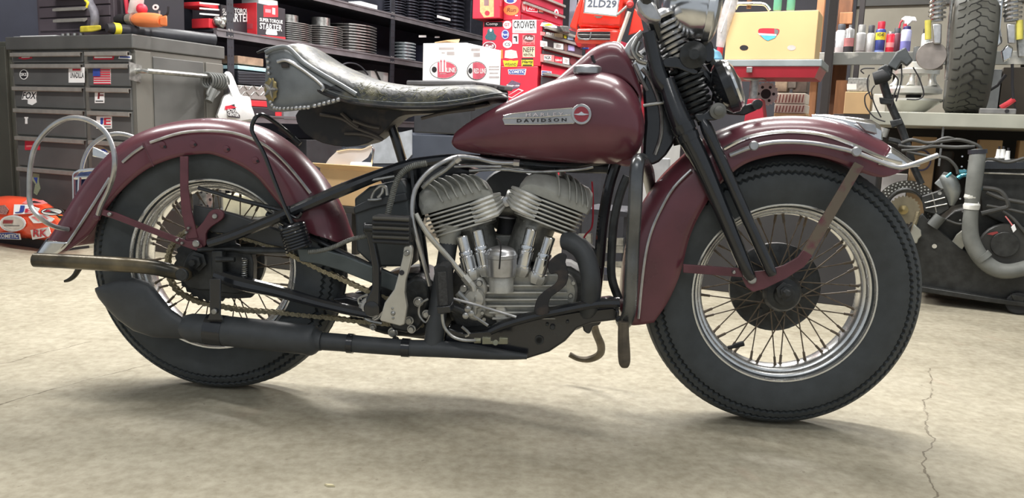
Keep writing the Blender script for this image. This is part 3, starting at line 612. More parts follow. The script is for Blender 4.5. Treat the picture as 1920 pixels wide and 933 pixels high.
SK((943, 113, 972, 125), Y_, [(.1, 0), (0, 1), (.35, .9), (.4, 1), (.6, 1), (.65, .9), (1, 1), (.9, 0)], [('t', 'WEIAND', B_, .12, .12, .88, .58)])
SK((946, 93, 971, 110), M('pale_pink_sticker', (236, 200, 196), .5, 0, .15, 200), [(0, .1), (.05, .9), (.5, 1), (.9, .85), (1, .1), (.5, 0)])
SK((961, 64, 972, 82), W_, 'rect', [('p', [(.2, .8), (.8, .8), (.8, .2), (.6, .2), (.5, .6), (.2, .6)], B_, 0, 0, 1, 1)])
SK((939, 93, 943, 110), orr, 'rect')
SK((951, 129, 987, 141), W_, [(.08, .15), (.04, .9), (1, 1), (.94, .05)], [('p', [(.1, .2), (.08, .85), (.95, .92), (.9, .12)], U_, 0, 0, 1, 1), ('t', 'COMETIC', W_, .1, .3, .92, .78, .04)])
SK((949, 150, 976, 170), M('blue_grey_print', (110, 90, 110), .5, 0, .3, 150), [(.1, 0), (0, .5), (.4, 1), (1, .7), (.9, .3)], [('t', 'Snap-on', W_, 0, .35, .9, .6, .05)])
SK((950, 166, 982, 184), W_, [(0, .2), (.7, 1), (1, .8), (.3, 0)], [('p', [(.06, .25), (.7, .9), (.9, .75), (.3, .1)], R_, 0, 0, 1, 1)])
SK((966, 28, 971, 30), W_)
def SD(box, mat, shape='rect', layers=(), xv=.0165): return sticker(kt, lambda a, b: FK.x(a, b, xv), box, mat, shape, layers, nrm=(1, 0, 0))
sh_ = [(0, .15), (0, 1), (1, .85), (1, 0)]
SD((987, 9, 1008, 23), W_, sh_, [('p', [(.04, .22), (.04, .92), (.96, .78), (.96, .08)], R_, 0, 0, 1, 1), ('t', 'ARP', W_, .15, .3, .85, .78)], ux+.016)
SD((1009, 13, 1019, 26), drk, sh_, [('p', [(.1, .3), (.1, .8), (.9, .7), (.9, .2)], cream, 0, 0, 1, 1)], ux+.016)
SD((1039, 17, 1047, 34), W_, 'ell', [('p', 'ell', R_, .2, .2, .8, .8)], ux+.016)
SD((979, 4, 986, 20), pinks, 'ell', [], ux+.016)
SD((1013, 42, 1044, 54), W_, [(0, .45), (.1, 1), (.6, .9), (1, .4), (1, .1), (.4, .3)], [('p', [(.1, .5), (.5, .85), (.8, .6), (.5, .45)], Y_, 0, 0, 1, 1)])
for (a, b, c, d), m_, t_ in (((1013, 101, 1039, 118), pinks, 'NGK'), ((1040, 105, 1054, 120), R_, 'Edel'), ((1055, 107, 1067, 121), W_, ''), ((1013, 76, 1026, 89), W_, ''), ((1038, 80, 1056, 93), W_, ''), ((1065, 84, 1077, 96), M('lilac_print', (170, 160, 210), .5), ''), ((1013, 59, 1022, 67), pinks, ''), ((1024, 60, 1031, 67), W_, ''), ((1032, 61, 1038, 69), W_, ''), ((1039, 62, 1055, 71), cream, ''), ((1057, 66, 1062, 72), Y_, ''), ((1064, 67, 1075, 75), M('pale_blue_print', (170, 190, 220), .5), '')):
    L_ = []
    if t_ == 'NGK': L_ = [('p', 'rect', W_, .25, .3, .78, .85), ('t', t_, B_, .3, .4, .74, .8)]
    elif t_ == 'Edel': L_ = [('t', 'Edelbrock', W_, .06, .35, .94, .65)]
    elif t_: L_ = [('p', [(.06, .2), (.06, .9), (.94, .76), (.94, .08)], R_, 0, 0, 1, 1), ('t', t_, W_, .15, .3, .85, .7)]
    elif m_ is W_: L_ = [('p', [(.2, .3), (.3, .8), (.8, .6), (.7, .2)], greyp, 0, 0, 1, 1)]
    SD((a, b, c, d), m_, sh_, L_)
SD((1057, 81, 1064, 96), M('brown_badge', (120, 84, 80), .5), 'ell'); SD((1068, 107, 1080, 122), M('dark_red_badge', (110, 56, 60), .5), 'ell')
SD((1015, 132, 1034, 143), W_, sh_, [('p', [(.05, .2), (.05, .9), (.95, .78), (.95, .08)], U_, 0, 0, 1, 1), ('t', 'COMETIC', W_, .1, .3, .9, .72)])
t = thing('caliper_tool', 'grey metal tool on the open shelf of the red chest', 'tool', FK)
obj('tool_body', MB().loft([[FK.x(a, b, o) for a, b in ((1049, 48), (1066, 49), (1069, 62), (1056, 60))] for o in (.04, .12)]), steel, t, bevel=.006)
t = thing('red_parts_cabinet', 'second red cabinet edge right of the sticker drawers', 'cabinet', RFr(1092, 7.0))
fq = RFr(1092, 7.0)
obj('body', MB().box(0, .32, 0, .3, .1, fq.y(1092, 78).z), redd, t, smooth=0, bevel=.006)
sticker(t, lambda a, b: fq.y(a, b, -.001), (1092, 82, 1104, 92), W_, 'rect', [('p', 'rect', bluep, 0, 0, 1, .4), ('p', 'rect', redp, .3, .55, 1, .8)])
o = obj('door_post', MB().box(-.025, .025, -.02, .02, 0, 3.19), M('pale_post', (120, 122, 134), .5)); fp_ = RFr(1066, 7.2); o.location = fp_.o; o.rotation_euler = (0, 0, ROOM); o['label'] = 'thin pale upright post beyond the red chest'; o['category'] = 'post'

# ================================================================== RED FAIRING WITH LICENCE PLATE
FQ = Frame((Wy(1130, 60, 3.9).x, 3.9, 0), -.12)
orm = M('orange_red_fairing_paint', (236, 62, 44), .22, 0, .05, 5, coat=.6)
t = thing('motorcycle_tail_fairing', 'orange-red motorcycle tail fairing with licence plate 2LD29 behind the tank', 'fairing', FQ)
def frp(name, poly, y0, th, mat, par, bv=.008, curve=0):
    q = sm(poly, 2, True) if curve else poly
    return obj(name, MB().loft([[FQ.y(a, b, y0) for a, b in q], [FQ.y(a, b, y0)+V((0, th, 0)) for a, b in q]]), mat, par, bevel=bv)
frp('rear_panel', [(1082, 50), (1096, -14), (1182, -14), (1172, 20), (1168, 53), (1130, 53)], .0, .25, orm, t, .02)
frp('lower_panel', [(1082, 52), (1130, 52), (1167, 55), (1160, 84), (1076, 80)], -.02, .2, orm, t, .015)
frp('side_panel', [(1096, -14), (1082, 52), (1083, 56), (1068, 50), (1090, -14)], .04, .12, orm, t, .008)
frp('side_flap', [(1178, 66), (1190, 15), (1200, 28), (1207, 57)], .04, .02, orm, t, .004)
frp('upper_flap', [(1166, -14), (1192, -14), (1184, 8), (1168, 6)], -.03, .03, orm, t, .008)
pl = frp('licence_plate', [(1100, -14), (1162, -14), (1156, 29), (1095, 23)], -.05, .004, white, t, .001)
letter('2LD29', lambda u, v: FQ.y(1101+54*u+2*v, 13-14*v+1.5*u, -.0515), (0, 0, 1, 1), M('plate_blue_grey_print', (90, 96, 112), .5), pl)
obj('plate_frame', MB().tube([FQ.y(a, b, -.052) for a, b in ((1099, -14), (1095, 23), (1156, 30), (1163, -14))], .005, 8), chrome, pl)
frp('plate_clip', [(1113, 29), (1131, 30), (1126, 34), (1119, 34)], -.03, .01, steel, t, .002)
for k in range(4):
    obj('louver', MB().tube([FQ.y(1084, 61+4*k, -.024), FQ.y(1144, 61.5+4*k, -.024)], .0045, 6), dchrome if k % 2 else mark, t)
obj('louver_badge', MB().tube(sm([FQ.y(a, b, -.03) for a, b in ((1108, 60), (1104, 74), (1084, 70), (1083, 60))], 3), .003, 6), dchrome, t)
obj('support_bar', MB().tube([FQ.y(1180, 22, -.06), FQ.y(1158, 84, -.06), FQ.y(1140, 140, -.06)], .010, 8), M('cream_bar', (208, 196, 186), .4, .3), t)
obj('bar_joint', MB().lathe([(.016, 0), (.018, .02), (.01, .026)], FQ.y(1181, 9, -.05), (0, -1, 0), 14), M('red_joint', (180, 60, 60), .4), t)
obj('support_bar', MB().tube([FQ.y(1176, 12, -.06), FQ.y(1157, 28, -.06)], .006, 8), steel, t)
obj('stand_post', MB().box(-.03, .03, .05, .11, 0, FQ.y(1120, 80).z), smet, t, smooth=0)
obj('stand_foot', MB().box(-.1, .1, -.02, .2, 0, .03), smet, t, smooth=0)

# ================================================================== CARTON ON THE RED LIFT TABLE
FX = RFr(1360, 4.15)
zt = FX.y(1440, 112).z; xr = FX.y(1527, 112).x; xl2 = FX.y(1358, 112).x
t = thing('large_carton', 'tan cardboard carton with hand holes on the red lift table', 'box', FX)
tanc = M('tan_carton_board', (222, 190, 138), .7, 0, .04, 4, .08, 50)
ztc = FX.y(1450, 21).z
obj('carton', MB().box(xl2, xr, 0, .22, zt, ztc), tanc, t, smooth=0, bevel=.004)
fp2 = lambda a, b: FX.y(a, b, -.001)
def holes(poly, mat, e, name='hand_hole'): return obj(name, patch(MB(), lambda u, v: FX.y(u, v, -e), sm(poly, 3, True)), mat, t, smooth=0)
h_ = obj('print_hole', patch(MB(), lambda u, v: FX.y(u, v, -.001), sm([(1422, 56), (1430, 53), (1458, 54), (1461, 60), (1455, 68), (1440, 76), (1432, 73), (1423, 64)], 3, True)), redp, t, smooth=0)
obj('print', patch(MB(), lambda u, v: FX.y(u, v, -.002), [(1421, 62), (1456, 67), (1453, 71), (1440, 76.5), (1434, 74)]), M('cyan_print', (90, 190, 205), .5), h_, smooth=0)
obj('print', patch(MB(), lambda u, v: FX.y(u, v, -.0025), [(1421, 62), (1456, 64), (1456, 67), (1424, 66)]), whitet, h_, smooth=0)
obj('print', patch(MB(), lambda u, v: FX.y(u, v, -.0015), [(1452, 53.5), (1460, 57), (1459, 63), (1452, 66)]), M('grey_hole', (120, 122, 120), .6), h_, smooth=0)
for cx_, m_ in ((1395, mark), (1484, M('pale_hole', (200, 194, 190), .6))): holes(circ(cx_, 89.5, 8, 5, 16), m_, .001)
t = thing('scissor_lift_table', 'red lift table with grey top holding the tan carton', 'lift table', FX)
xa, xb = FX.y(1338, 118).x, FX.y(1542, 118).x
ztb = FX.y(1440, 125).z; ztr = FX.y(1440, 145).z
obj('table_top', MB().box(xa, xb, -.02, .34, ztb, zt), M('grey_table_top', (150, 158, 160), .45, .3, .1, 8), t, smooth=0, bevel=.004)
liftred = M('lift_table_red', (168, 38, 54), .45, 0, .08, 8)
obj('table_apron', MB().loft([[V((xa, -.015, ztb)), V((xb-.01, -.015, ztb)), V((xb-.01, .33, ztb)), V((xa, .33, ztb))], [V((xa, .0, ztr)), V((xb-.03, .0, ztr)), V((xb-.03, .31, ztr)), V((xa, .31, ztr))]]), liftred, t, smooth=0)
cx_ = FX.y(1415, 150, .1).x
obj('column_plate', MB().box(cx_-.05, cx_+.05, .05, .16, FX.y(1415, 145, .1).z-.012, ztr-.001), steel, t, smooth=0, bevel=.002)
obj('column', MB().cyl((cx_, .1, .35), (cx_, .1, ztr-.01), .022, seg=20), steel, t)
obj('latch', MB().box(cx_-.022, cx_+.006, -.03, -.012, FX.y(1415, 136, -.02).z, FX.y(1415, 126, -.02).z), steel, t, smooth=0, bevel=.002)
obj('lift_body', MB().loft([[V((cx_-.06, .04, .36)), V((cx_+.16, .04, .36)), V((cx_+.16, .2, .36)), V((cx_-.06, .2, .36))], [V((cx_-.02, .05, FX.y(1415, 186, .1).z)), V((cx_+.05, .05, FX.y(1415, 186, .1).z)), V((cx_+.05, .16, FX.y(1415, 186, .1).z)), V((cx_-.02, .16, FX.y(1415, 186, .1).z))]]), liftred, t, smooth=0, bevel=.006)
obj('lift_base', MB().box(cx_-.12, cx_+.2, 0, .3, .04, .36), liftred, t, smooth=0, bevel=.01)
for x in (cx_-.1, cx_+.18):
    for y in (.02, .28): obj('wheel', MB().lathe([(.035, -.012), (.04, -.008), (.04, .008), (.035, .012)], (x, y, .041), (0, 1, 0), 16), rubber_d, t)
def simple(name, cat, label, fr, parts, group=None):
    t = thing(name, label, cat, fr, group)
    for n_, mb_, m_, kw in parts: obj(n_, mb_, m_, t, **kw)
    return t
simple('chrome_pipe', 'pipe', 'bent chrome pipe lying on top of the tan carton', FX, [('pipe', MB().tube(sm([FX.y(a, b, .08) for a, b in ((1378, 17), (1384, 8), (1396, 7), (1425, 7), (1436, 10), (1443, 19))], 4), .009, 10), chrome, {}), ('fitting', MB().lathe([(.012, 0), (.012, .05)], FX.y(1404, 16, .1), (0, 0, 1), 12), M('brown_fitting', (120, 84, 60), .5), {})])
for i, (x, m_) in enumerate(((1457, 'left'), (1482, 'right'))):
    simple('green_bottle', 'bottle', f'{m_} of two clear green bottles on the tan carton, cut by the top edge', FX, [('glass', MB().lathe([(.018, 0), (.020, .004), (.020, .10), (.012, .12), (.012, .14)], FX.y(x, 20, .10), (0, 0, 1), 18), M('green_glass', (120, 190, 160), .1, 0, .05, 5, alpha=.7), {}), ('cap', MB().lathe([(.013, .14), (.013, .155)], FX.y(x, 20, .10), (0, 0, 1), 14), white, {})])
simple('plastic_wrap', 'plastic wrap', 'roll of crinkled clear plastic left of the tan carton', FX, [('roll', MB().tube(sm([tuple(FX.y(a, b, .0))+(r,) for a, b, r in ((1378, -20, .03), (1366, 20, .034), (1356, 55, .03), (1350, 88, .02))], 4) and [FX.y(a, b, 0) for a, b in ((1378, -20), (1366, 20), (1356, 55), (1350, 88))], [.03, .034, .03, .02], 12), M('crinkled_clear_plastic', (214, 212, 212), .2, 0, .15, 40, .9, 40, alpha=.6), {}), ('tape', MB().tube([FX.y(1372, 2, -.03), FX.y(1352, 60, -.03)], .003, 5), whitet, {})])
simple('blue_cloth', 'cloth', 'pale blue shop towel on the left end of the lift table', FX, [('towel', MB().loft([[FX.y(a, b, o) for a, b in ((1322, 112), (1328, 84), (1340, 92), (1352, 98), (1356, 112))] for o in (.02, .12)]), M('pale_blue_cloth', (130, 190, 224), .8, 0, .2, 30, .6, 40), dict(bevel=.01)), ('red_can', MB().cyl(FX.y(1348, 108, .14), FX.y(1352, 78, .14), .016), redp, {})])

# ================================================================== BACK SHELF WITH SPRAY CANS, POSTS AND BOXES
FZ = RFr(1552, 5.9)
wood = M('brown_timber', (112, 74, 50), .7, 0, .2, 6, .2, 40, stretch=(6, 6, 1)); wood2 = M('tan_timber', (160, 112, 76), .7, 0, .15, 6, .2, 40, stretch=(6, 6, 1)); dkw = M('black_timber', (46, 42, 42), .7, 0, .15, 6)
zs = FZ.y(1620, 98).z; zs2 = FZ.y(1620, 122).z
t = thing('wall_shelf', 'long metal-edged shelf carrying the spray cans', 'shelf', FZ)
xe = FZ.y(1990, 110).x
obj('shelf_edge', MB().box(-.35, xe, -.02, .0, zs2, zs), M('worn_grey_steel', (128, 130, 126), .45, .4, .2, 6, col2=(196, 194, 186), lo=.5, hi=.66), t, smooth=0, bevel=.004)
obj('shelf_board', MB().box(-.35, xe, 0, .5, zs-.03, zs), M('shelf_board_brown', (96, 72, 62), .6, 0, .15, 8), t, smooth=0)
for x in (-.3, .4, 1.2, 2.2): obj('leg', MB().box(x, x+.05, .35, .40, 0, zs-.03), dkw, t, smooth=0)
def can(px, w_, ytop, label, mats, seg=((0, 1, 0),), cap=None, y=.10, base=97, name='spray_can', cat='spray can', group='cans on the back shelf', capm=None, caph=.2, dome=True):
    a, b = FZ.y(px-w_/2, base, y), FZ.y(px+w_/2, base, y); c = (a+b)/2; c.z = zs+.001; r = (b-a).length/2; H = FZ.y(px, ytop, y).z-zs
    t = thing(name, label, cat, FZ, group); hb = H*(1-caph)
    obj('can_body', MB().lathe([(r*.96, 0), (r, .004), (r, hb*.94), (r*.8, hb)], c, (0, 0, 1), 20), mats, t)
    obj('cap', MB().lathe([(r*.72, hb), (r*.74, H*.97), (r*.66, H)] if dome else [(r*.5, hb), (r*.3, hb+.3*(H-hb)), (r*.3, H)], c, (0, 0, 1), 18), capm or mats, t)
    for z0, z1, m_ in seg: obj('label_band', MB().lathe([(r*1.015, hb*z0), (r*1.015, hb*z1)], c, (0, 0, 1), 20, False), m_, t)
    return t, c, r, hb, H
cw = M('white_can', (206, 208, 210), .35, .2); cg = M('grey_can', (150, 150, 148), .35, .3); cs = M('silver_can', (160, 160, 160), .3, .6); cd = M('dark_can_cap', (66, 68, 74), .45); cl = M('light_grey_can', (172, 172, 172), .4)
def clet(tc_, s, z0, z1, mat, k=.8):
    t, c, r, hb, H = tc_
    letter(s, lambda u, v: V((c.x-r*k+2*r*k*u, c.y-r*1.03*math.sqrt(max(0, 1-(k*(2*u-1))**2))-.002, c.z+hb*(z0+(z1-z0)*v))), (0, 0, 1, 1), mat, t)
c1 = can(1557, 16, 50, 'white spray can half hidden by the tan carton', cw, ((.3, .6, M('grey_band', (120, 130, 136), .5)),))
c2 = can(1574, 20, 46, 'pale can with a dark cap, second from the carton', cw, ((.1, .3, greyp),), capm=cd, y=.2)
c3 = can(1590, 19, 47, 'silver can with red and black label and nozzle', cs, ((.05, .28, mark), (.28, .62, M('dusty_red_band', (170, 110, 110), .5))), dome=False, caph=.14)
c4 = can(1612, 19, 47, 'light grey can with a grey cap and slanted print', cl, ((.1, .12, mark),), capm=cg, caph=.28)
c5 = can(1630, 16, 48, 'plain light grey can with dark grey cap', cl, (), capm=cd, caph=.28)
c6 = can(1648, 19, 41, 'blue and yellow lubricant can with red cap', M('lubricant_blue', (52, 62, 128), .35), ((.55, .86, Y_), (.0, .12, M('light_blue_band', (120, 140, 200), .5))), capm=M('red_cap', (190, 40, 60), .4), caph=.24); clet(c6, 'WD-40', .68, .84, M('navy_print', (46, 44, 60), .5), .7)
c7 = can(1667, 16, 60, 'small bright red can beside the blue lubricant can', M('red_can_paint', (214, 44, 62), .35), ((.3, .55, M('pale_red_band', (232, 150, 150), .5)),), capm=cs, caph=.1)
c8 = can(1679, 16, 53, 'dark can with black cap behind the small red can', M('dark_red_can', (90, 50, 60), .4), (), capm=cd, y=.22)
c9 = can(1696, 20, 50, 'white and blue bottle with white and red trigger sprayer', M('lilac_bottle', (170, 172, 204), .3), ((.1, .5, M('violet_band', (110, 110, 170), .5)),), capm=M('dark_blue_neck', (40, 40, 90), .4), caph=.12, name='spray_bottle', cat='spray bottle')
t, c, r, hb, H = c9
obj('trigger_head', MB().loft([[V((c.x+a, c.y+o, c.z+H+b)) for a, b in ((-.045, .05), (-.02, .07), (.045, .062), (.06, .03), (.03, .035), (.0, .0), (-.02, .0), (-.02, .035))] for o in (-.014, .014)]), white, t, bevel=.006)
obj('trigger', MB().tube([V((c.x-.03, c.y, c.z+H+.045)), V((c.x-.045, c.y, c.z+H+.03)), V((c.x-.05, c.y, c.z+H-.01))], .006, 8), redp, t)
obj('neck_collar', MB().lathe([(.016, 0), (.016, .03)], (c.x-.01, c.y, c.z+H-.012), (0, 0, 1), 14), redp, t)
c10 = can(1733, 16, 54, 'pale clear bottle with black cap behind the handlebar grip', M('pale_bottle', (190, 196, 192), .3), (), capm=mark, caph=.2, name='bottle', cat='bottle')
for i, (px, w_, m_, Yv, lbl) in enumerate(((1552, 16, dkw, -.15, 'black timber post right of the tan carton, nearest'), (1575, 26, wood, .45, 'brown timber post behind the left spray cans'), (1606, 10, dkw, .7, 'thin dark post between the brown post and the wallboard'), (1529, 14, wood2, .3, 'tan timber post just under the right end of the carton'))):
    a, b = FZ.y(px-w_/2, 120, Yv), FZ.y(px+w_/2, 120, Yv)
    o = obj('timber_post', MB().box(a.x, b.x, Yv, Yv+.07, 0, 3.19), m_, smooth=0, bevel=.004); o.location = FZ.o; o.rotation_euler = (0, 0, FZ.rz); o['label'] = lbl; o['category'] = 'post'
o = obj('timber_block', MB().box(*[FZ.y(x, 40, .43).x for x in (1574, 1598)], .40, .44, FZ.y(1585, 46, .43).z, FZ.y(1585, 24, .43).z), wood2, smooth=0, bevel=.004); o.location = FZ.o; o.rotation_euler = (0, 0, FZ.rz); o['label'] = 'short tan timber block nailed across the brown post'; o['category'] = 'timber'
def bxm(name, cat, label, fr, x0, y0, x1, y1, y, depth, mat, group=None, floor=None, lay=()):
    a, b = fr.y(x0, y1, y), fr.y(x1, y1, y); zt_ = fr.y((x0+x1)/2, y0, y).z; zb_ = fr.y((x0+x1)/2, y1, y).z if floor is None else floor
    t = thing(name, label, cat, fr, group); obj('body', MB().box(a.x, b.x, y, y+depth, zb_, zt_), mat, t, smooth=0, bevel=.004); return t
stripe = M('cream_striped_card', (226, 216, 204), .6)
for i, (y0, y1, lb) in enumerate(((174, 194, 'upper'), (195, 212, 'lower'))):
    t = bxm('striped_box', 'box', f'{lb} of two cream boxes with red slanted stripes under the carton', FX, 1451, y0, 1509, y1, .5, .2, stripe, 'striped boxes')
    for k in range(9): obj('stripe', patch(MB(), lambda u, v: FX.y(1453+u+6.2*k, y1-2-(y1-y0-5)*v, .499), [(0, 0), (2.4, 0), (5.4, 1), (3, 1)]), M('brown_red_stripe', (150, 90, 84), .6) if k == 0 else bpy.data.materials['brown_red_stripe'], t, smooth=0)
bxm('brown_carton', 'box', 'brown carton at the bottom of the pile under the lift table', FX, 1450, 212.5, 1510, 224.5, .5, .2, cbm)
bxm('parts_shelf', 'shelf', 'dark shelf holding the striped boxes', FX, 1440, 225, 1520, 240, .48, .3, dkw, floor=0).children[0].data
for i, (x0, y0, x1, y1, m_, r_) in enumerate(((1452, 146, 1475, 172, 'torn brown', 0), (1474, 148, 1492, 165, 'flat brown', 0), (1486, 152, 1512, 173, 'dark brown', 0))):
    bxm('paper_packet', 'packet', m_+' paper packet stacked on the striped boxes', FX, x0, y0, x1, y1, .5+.01*i, .12, M('packet_paper_%d' % i if False else m_.replace(' ', '_')+'_paper', ((150, 132, 112), (120, 112, 104), (86, 74, 66))[i], .7, 0, .25, 30))
t = thing('chain_sprocket', 'pale toothed chain sprocket leaning under the lift table', 'sprocket', FX)
q = []; c = FX.y(1436, 176, .3)
for k in range(84):
    a = 2*math.pi*k/84; r = .064 if (k//2) % 2 else .058; q.append(c+V((r*math.cos(a), 0, r*math.sin(a))))
obj('sprocket_plate', MB().prism(q, (0, .006, 0)), M('pale_sprocket', (200, 190, 186), .35, .5), t, smooth=0)
obj('sprocket_centre', MB().cyl(c+V((0, -.003, 0)), c+V((0, .009, 0)), .026, seg=20), mark, t)
mb = MB()
for k in range(6): a = k*math.pi/3; mb.cyl(c+V((.04*math.cos(a), -.002, .04*math.sin(a))), c+V((.04*math.cos(a), .004, .04*math.sin(a))), .008, seg=10)
obj('lightening_hole', mb, mark, t)
bxm('tan_carton', 'box', 'pair of tan cartons under the can shelf', FZ, 1581, 172, 1630, 213.5, -.3, .3, cbm)
bxm('board', 'board', 'orange-brown wooden board standing under the can shelf', FZ, 1562, 150, 1583, 214, .1, .05, wood2, floor=.2)
t = bxm('clear_bag_box', 'bag', 'clear plastic bag of small parts left of the aluminium casting', FZ, 1588, 146, 1626, 170, -.25, .2, M('grey_milky_bag', (150, 152, 150), .3, 0, .3, 60, .6, 60), floor=FZ.y(1600, 171, -.25).z)
sticker(t, lambda a, b: FZ.y(a, b, -.252), (1588, 157, 1606, 168), whitet, 'rect', name='label')
bxm('storage_crate', 'crate', 'dark crate carrying the tan cartons', FZ, 1560, 214, 1640, 240, -.3, .32, dkw, floor=0)

# ================================================================== WORKBENCH WITH THE WHEEL OF A CUSTOM MOTORCYCLE
FW = RFr(1800, 4.05)
ben = M('cream_grey_bench_steel', (176, 176, 162), .5, .15, .1, 6, .1, 60)
zb1_ = FW.y(1800, 212).z; zb0_ = FW.y(1800, 238).z; xw0 = FW.y(1632, 210).x; xw1 = FW.y(2150, 220).x
t = thing('workbench', 'cream-grey steel workbench at right holding a motorcycle wheel', 'workbench', FW)
obj('bench_top', MB().box(xw0, xw1, 0, .95, zb0_, zb1_), ben, t, smooth=0, bevel=.004)
for x in (xw0+.03, xw1-.08):
    for y in (.88,): obj('leg', MB().box(x, x+.05, y, y+.05, 0, zb0_), dkw, t, smooth=0)
obj('dark_backing', MB().box(xw0, xw1, .86, .88, .0, zb0_), M('dark_backboard', (44, 42, 40), .8, 0, .2, 5), t, smooth=0)
obj('bench_bracket', MB().box(FW.y(1771, 214).x, FW.y(1775, 214).x, .1, .12, zb0_-.2, zb0_), steel, t, smooth=0)
# wheel seen tread-on
TW = thing('motorcycle_on_bench', 'wide rear tire, shocks and axle of a motorcycle standing on the bench', 'motorcycle', FW)
cxp = (FW.y(1770, 200, .18)+FW.y(1852, 200, .18))/2; hwid = (FW.y(1852, 200, .18)-FW.y(1770, 200, .18)).length/2; TRr = .315
c = V((cxp.x, .18+.14, zb1_+TRr+.001))
prof = [(TRr-.10, -hwid*.7), (TRr-.07, -hwid*.98), (TRr-.035, -hwid), (TRr-.012, -hwid*.84), (TRr-.003, -hwid*.5), (TRr, 0), (TRr-.003, hwid*.5), (TRr-.012, hwid*.84), (TRr-.035, hwid), (TRr-.07, hwid*.98), (TRr-.10, hwid*.7)]
tyre2 = M('dusty_tire_rubber', (78, 78, 72), .7, 0, .12, 20, .15, 200)
ty = obj('tire', MB().lathe(prof, c, (1, 0, 0), 96, False), tyre2, TW, smooth=50)
mb = MB()
def tread(u, ang, e=.0008):
    x = u*hwid; rr = TRr-.003*min(1, abs(u)*2)-.030*max(0, abs(u)-.5)**1.6*1.6+e; return c+V((x, -rr*math.cos(ang), rr*math.sin(ang)))
for k in range(36):
    a0 = -math.pi*.55+k*.17
    zg = [(-.08, 0), (.12, .05), (.10, .10), (-.06, .135), (-.08, .17)]
    mb.tube([tread(u, a0+b) for u, b in zg], .0036, 4)
    mb.tube([tread(u, a0+b) for u, b in ((-.08, .0), (-.35, -.04), (-.42, -.09))], .0028, 4)
    mb.tube([tread(u, a0+b) for u, b in ((.12, .05), (.42, .03), (.5, -.03), (.75, -.05))], .0028, 4)
    mb.tube([tread(u, a0+b) for u, b in ((-.88, .03), (-.62, .04), (-.55, .09))], .0028, 4)
g_ = obj('tread_groove', mb, M('tread_groove_dark', (34, 34, 32), .8, 0, .1), TW); g_['kind'] = 'stuff' 
obj('wheel_rim', MB().lathe([(TRr-.10, -hwid*.72), (TRr-.12, -hwid*.7), (TRr-.13, 0), (TRr-.12, hwid*.7), (TRr-.10, hwid*.72)], c, (1, 0, 0), 48, False), chrome, TW)
def wt(l, r, y, n=3, seg=10):
    r = [q_*1.37 for q_ in r] if isinstance(r, (list, tuple)) else r*1.37
    rr = r if isinstance(r, (list, tuple)) else [r]*len(l); q = [tuple(FW.y(a, b, y))+(k,) for (a, b), k in zip(l, rr)]
    if n > 1: q = sm(q, n)
    return MB().tube([p[:3] for p in q], [p[3] for p in q], seg)
def disc(px, py, y, r, th=.01, seg=24):
    r *= 1.37; p = FW.y(px, py, y); return MB().lathe([(r*.97, th), (r, th*.8), (r, 0)], p, (0, -1, 0), seg)
obj('shock_body', wt([(1760, -40), (1757, 10), (1756, 40)], [.020, .020, .022], .1, 1, 14), dchrome, TW)
obj('shock_spring', MB().coil(FW.y(1760, -40, .1), FW.y(1757, 36, .1), .035, .007, 9), chrome, TW)
obj('shock_body', wt([(1900, -40), (1897, 10), (1896, 40)], [.020, .020, .022], .1, 1, 14), dchrome, TW)
obj('shock_spring', MB().coil(FW.y(1902, -40, .1), FW.y(1898, 36, .1), .035, .007, 9), chrome, TW)
for x, y in ((1757, 52), (1896, 52)): obj('shock_eye', MB().loft([[FW.y(x+a, y+b, o) for a, b in ((-9, -8), (9, -8), (8, 30), (-7, 30))] for o in (.08, .13)]), dchrome, TW, bevel=.006)
for x in (1740, 1912): obj('bushing', wt([(x, 38), (x, 74)], .011, .09, 1, 14), M('yellow_bushing', (206, 196, 92), .4) if x == 1740 else bpy.data.materials['yellow_bushing'], TW)
obj('side_strut', wt([(1876, -30), (1872, 30), (1866, 84)], .011, .15, 2), chrome, TW)
obj('side_strut', wt([(1788, -30), (1779, 60), (1774, 150)], .006, .15, 2), steel, TW)
obj('caliper_plate', disc(1746, 105, .13, .052, .02), M('brushed_grey_disc', (150, 142, 136), .4, .6), TW)
obj('caliper_plate', MB().loft([[FW.y(a, b, o) for a, b in ((1728, 84), (1766, 84), (1768, 130), (1748, 132), (1730, 110))] for o in (.14, .19)]), M('grey_caliper', (142, 134, 130), .4, .5), TW, bevel=.006)
obj('hub_chrome', MB().loft([[FW.y(a, b, o) for a, b in ((1852, 40), (1874, 38), (1880, 80), (1868, 90), (1854, 88))] for o in (.14, .22)]), chrome, TW, bevel=.008)
obj('rear_chain', wt([(1854, 84), (1852, 110), (1850, 140)], .008, .25, 1, 6), mark, TW)
obj('axle_clamp', MB().loft([[FW.y(a, b, o) for a, b in ((1876, 96), (1890, 82), (1900, 90), (1896, 110), (1880, 118))] for o in (.12, .18)]), chrome, TW, bevel=.008)
obj('axle_clamp', MB().loft([[FW.y(a, b, o) for a, b in ((1904, 60), (1924, 56), (1926, 108), (1908, 108))] for o in (.12, .18)]), steel, TW, bevel=.008)
obj('strap', wt([(1898, 120), (1898, 160), (1900, 185)], .005, .12, 1), mark, TW)
obj('strap', wt([(1838, 180), (1870, 160), (1886, 140)], .006, .3, 1), mark, TW)
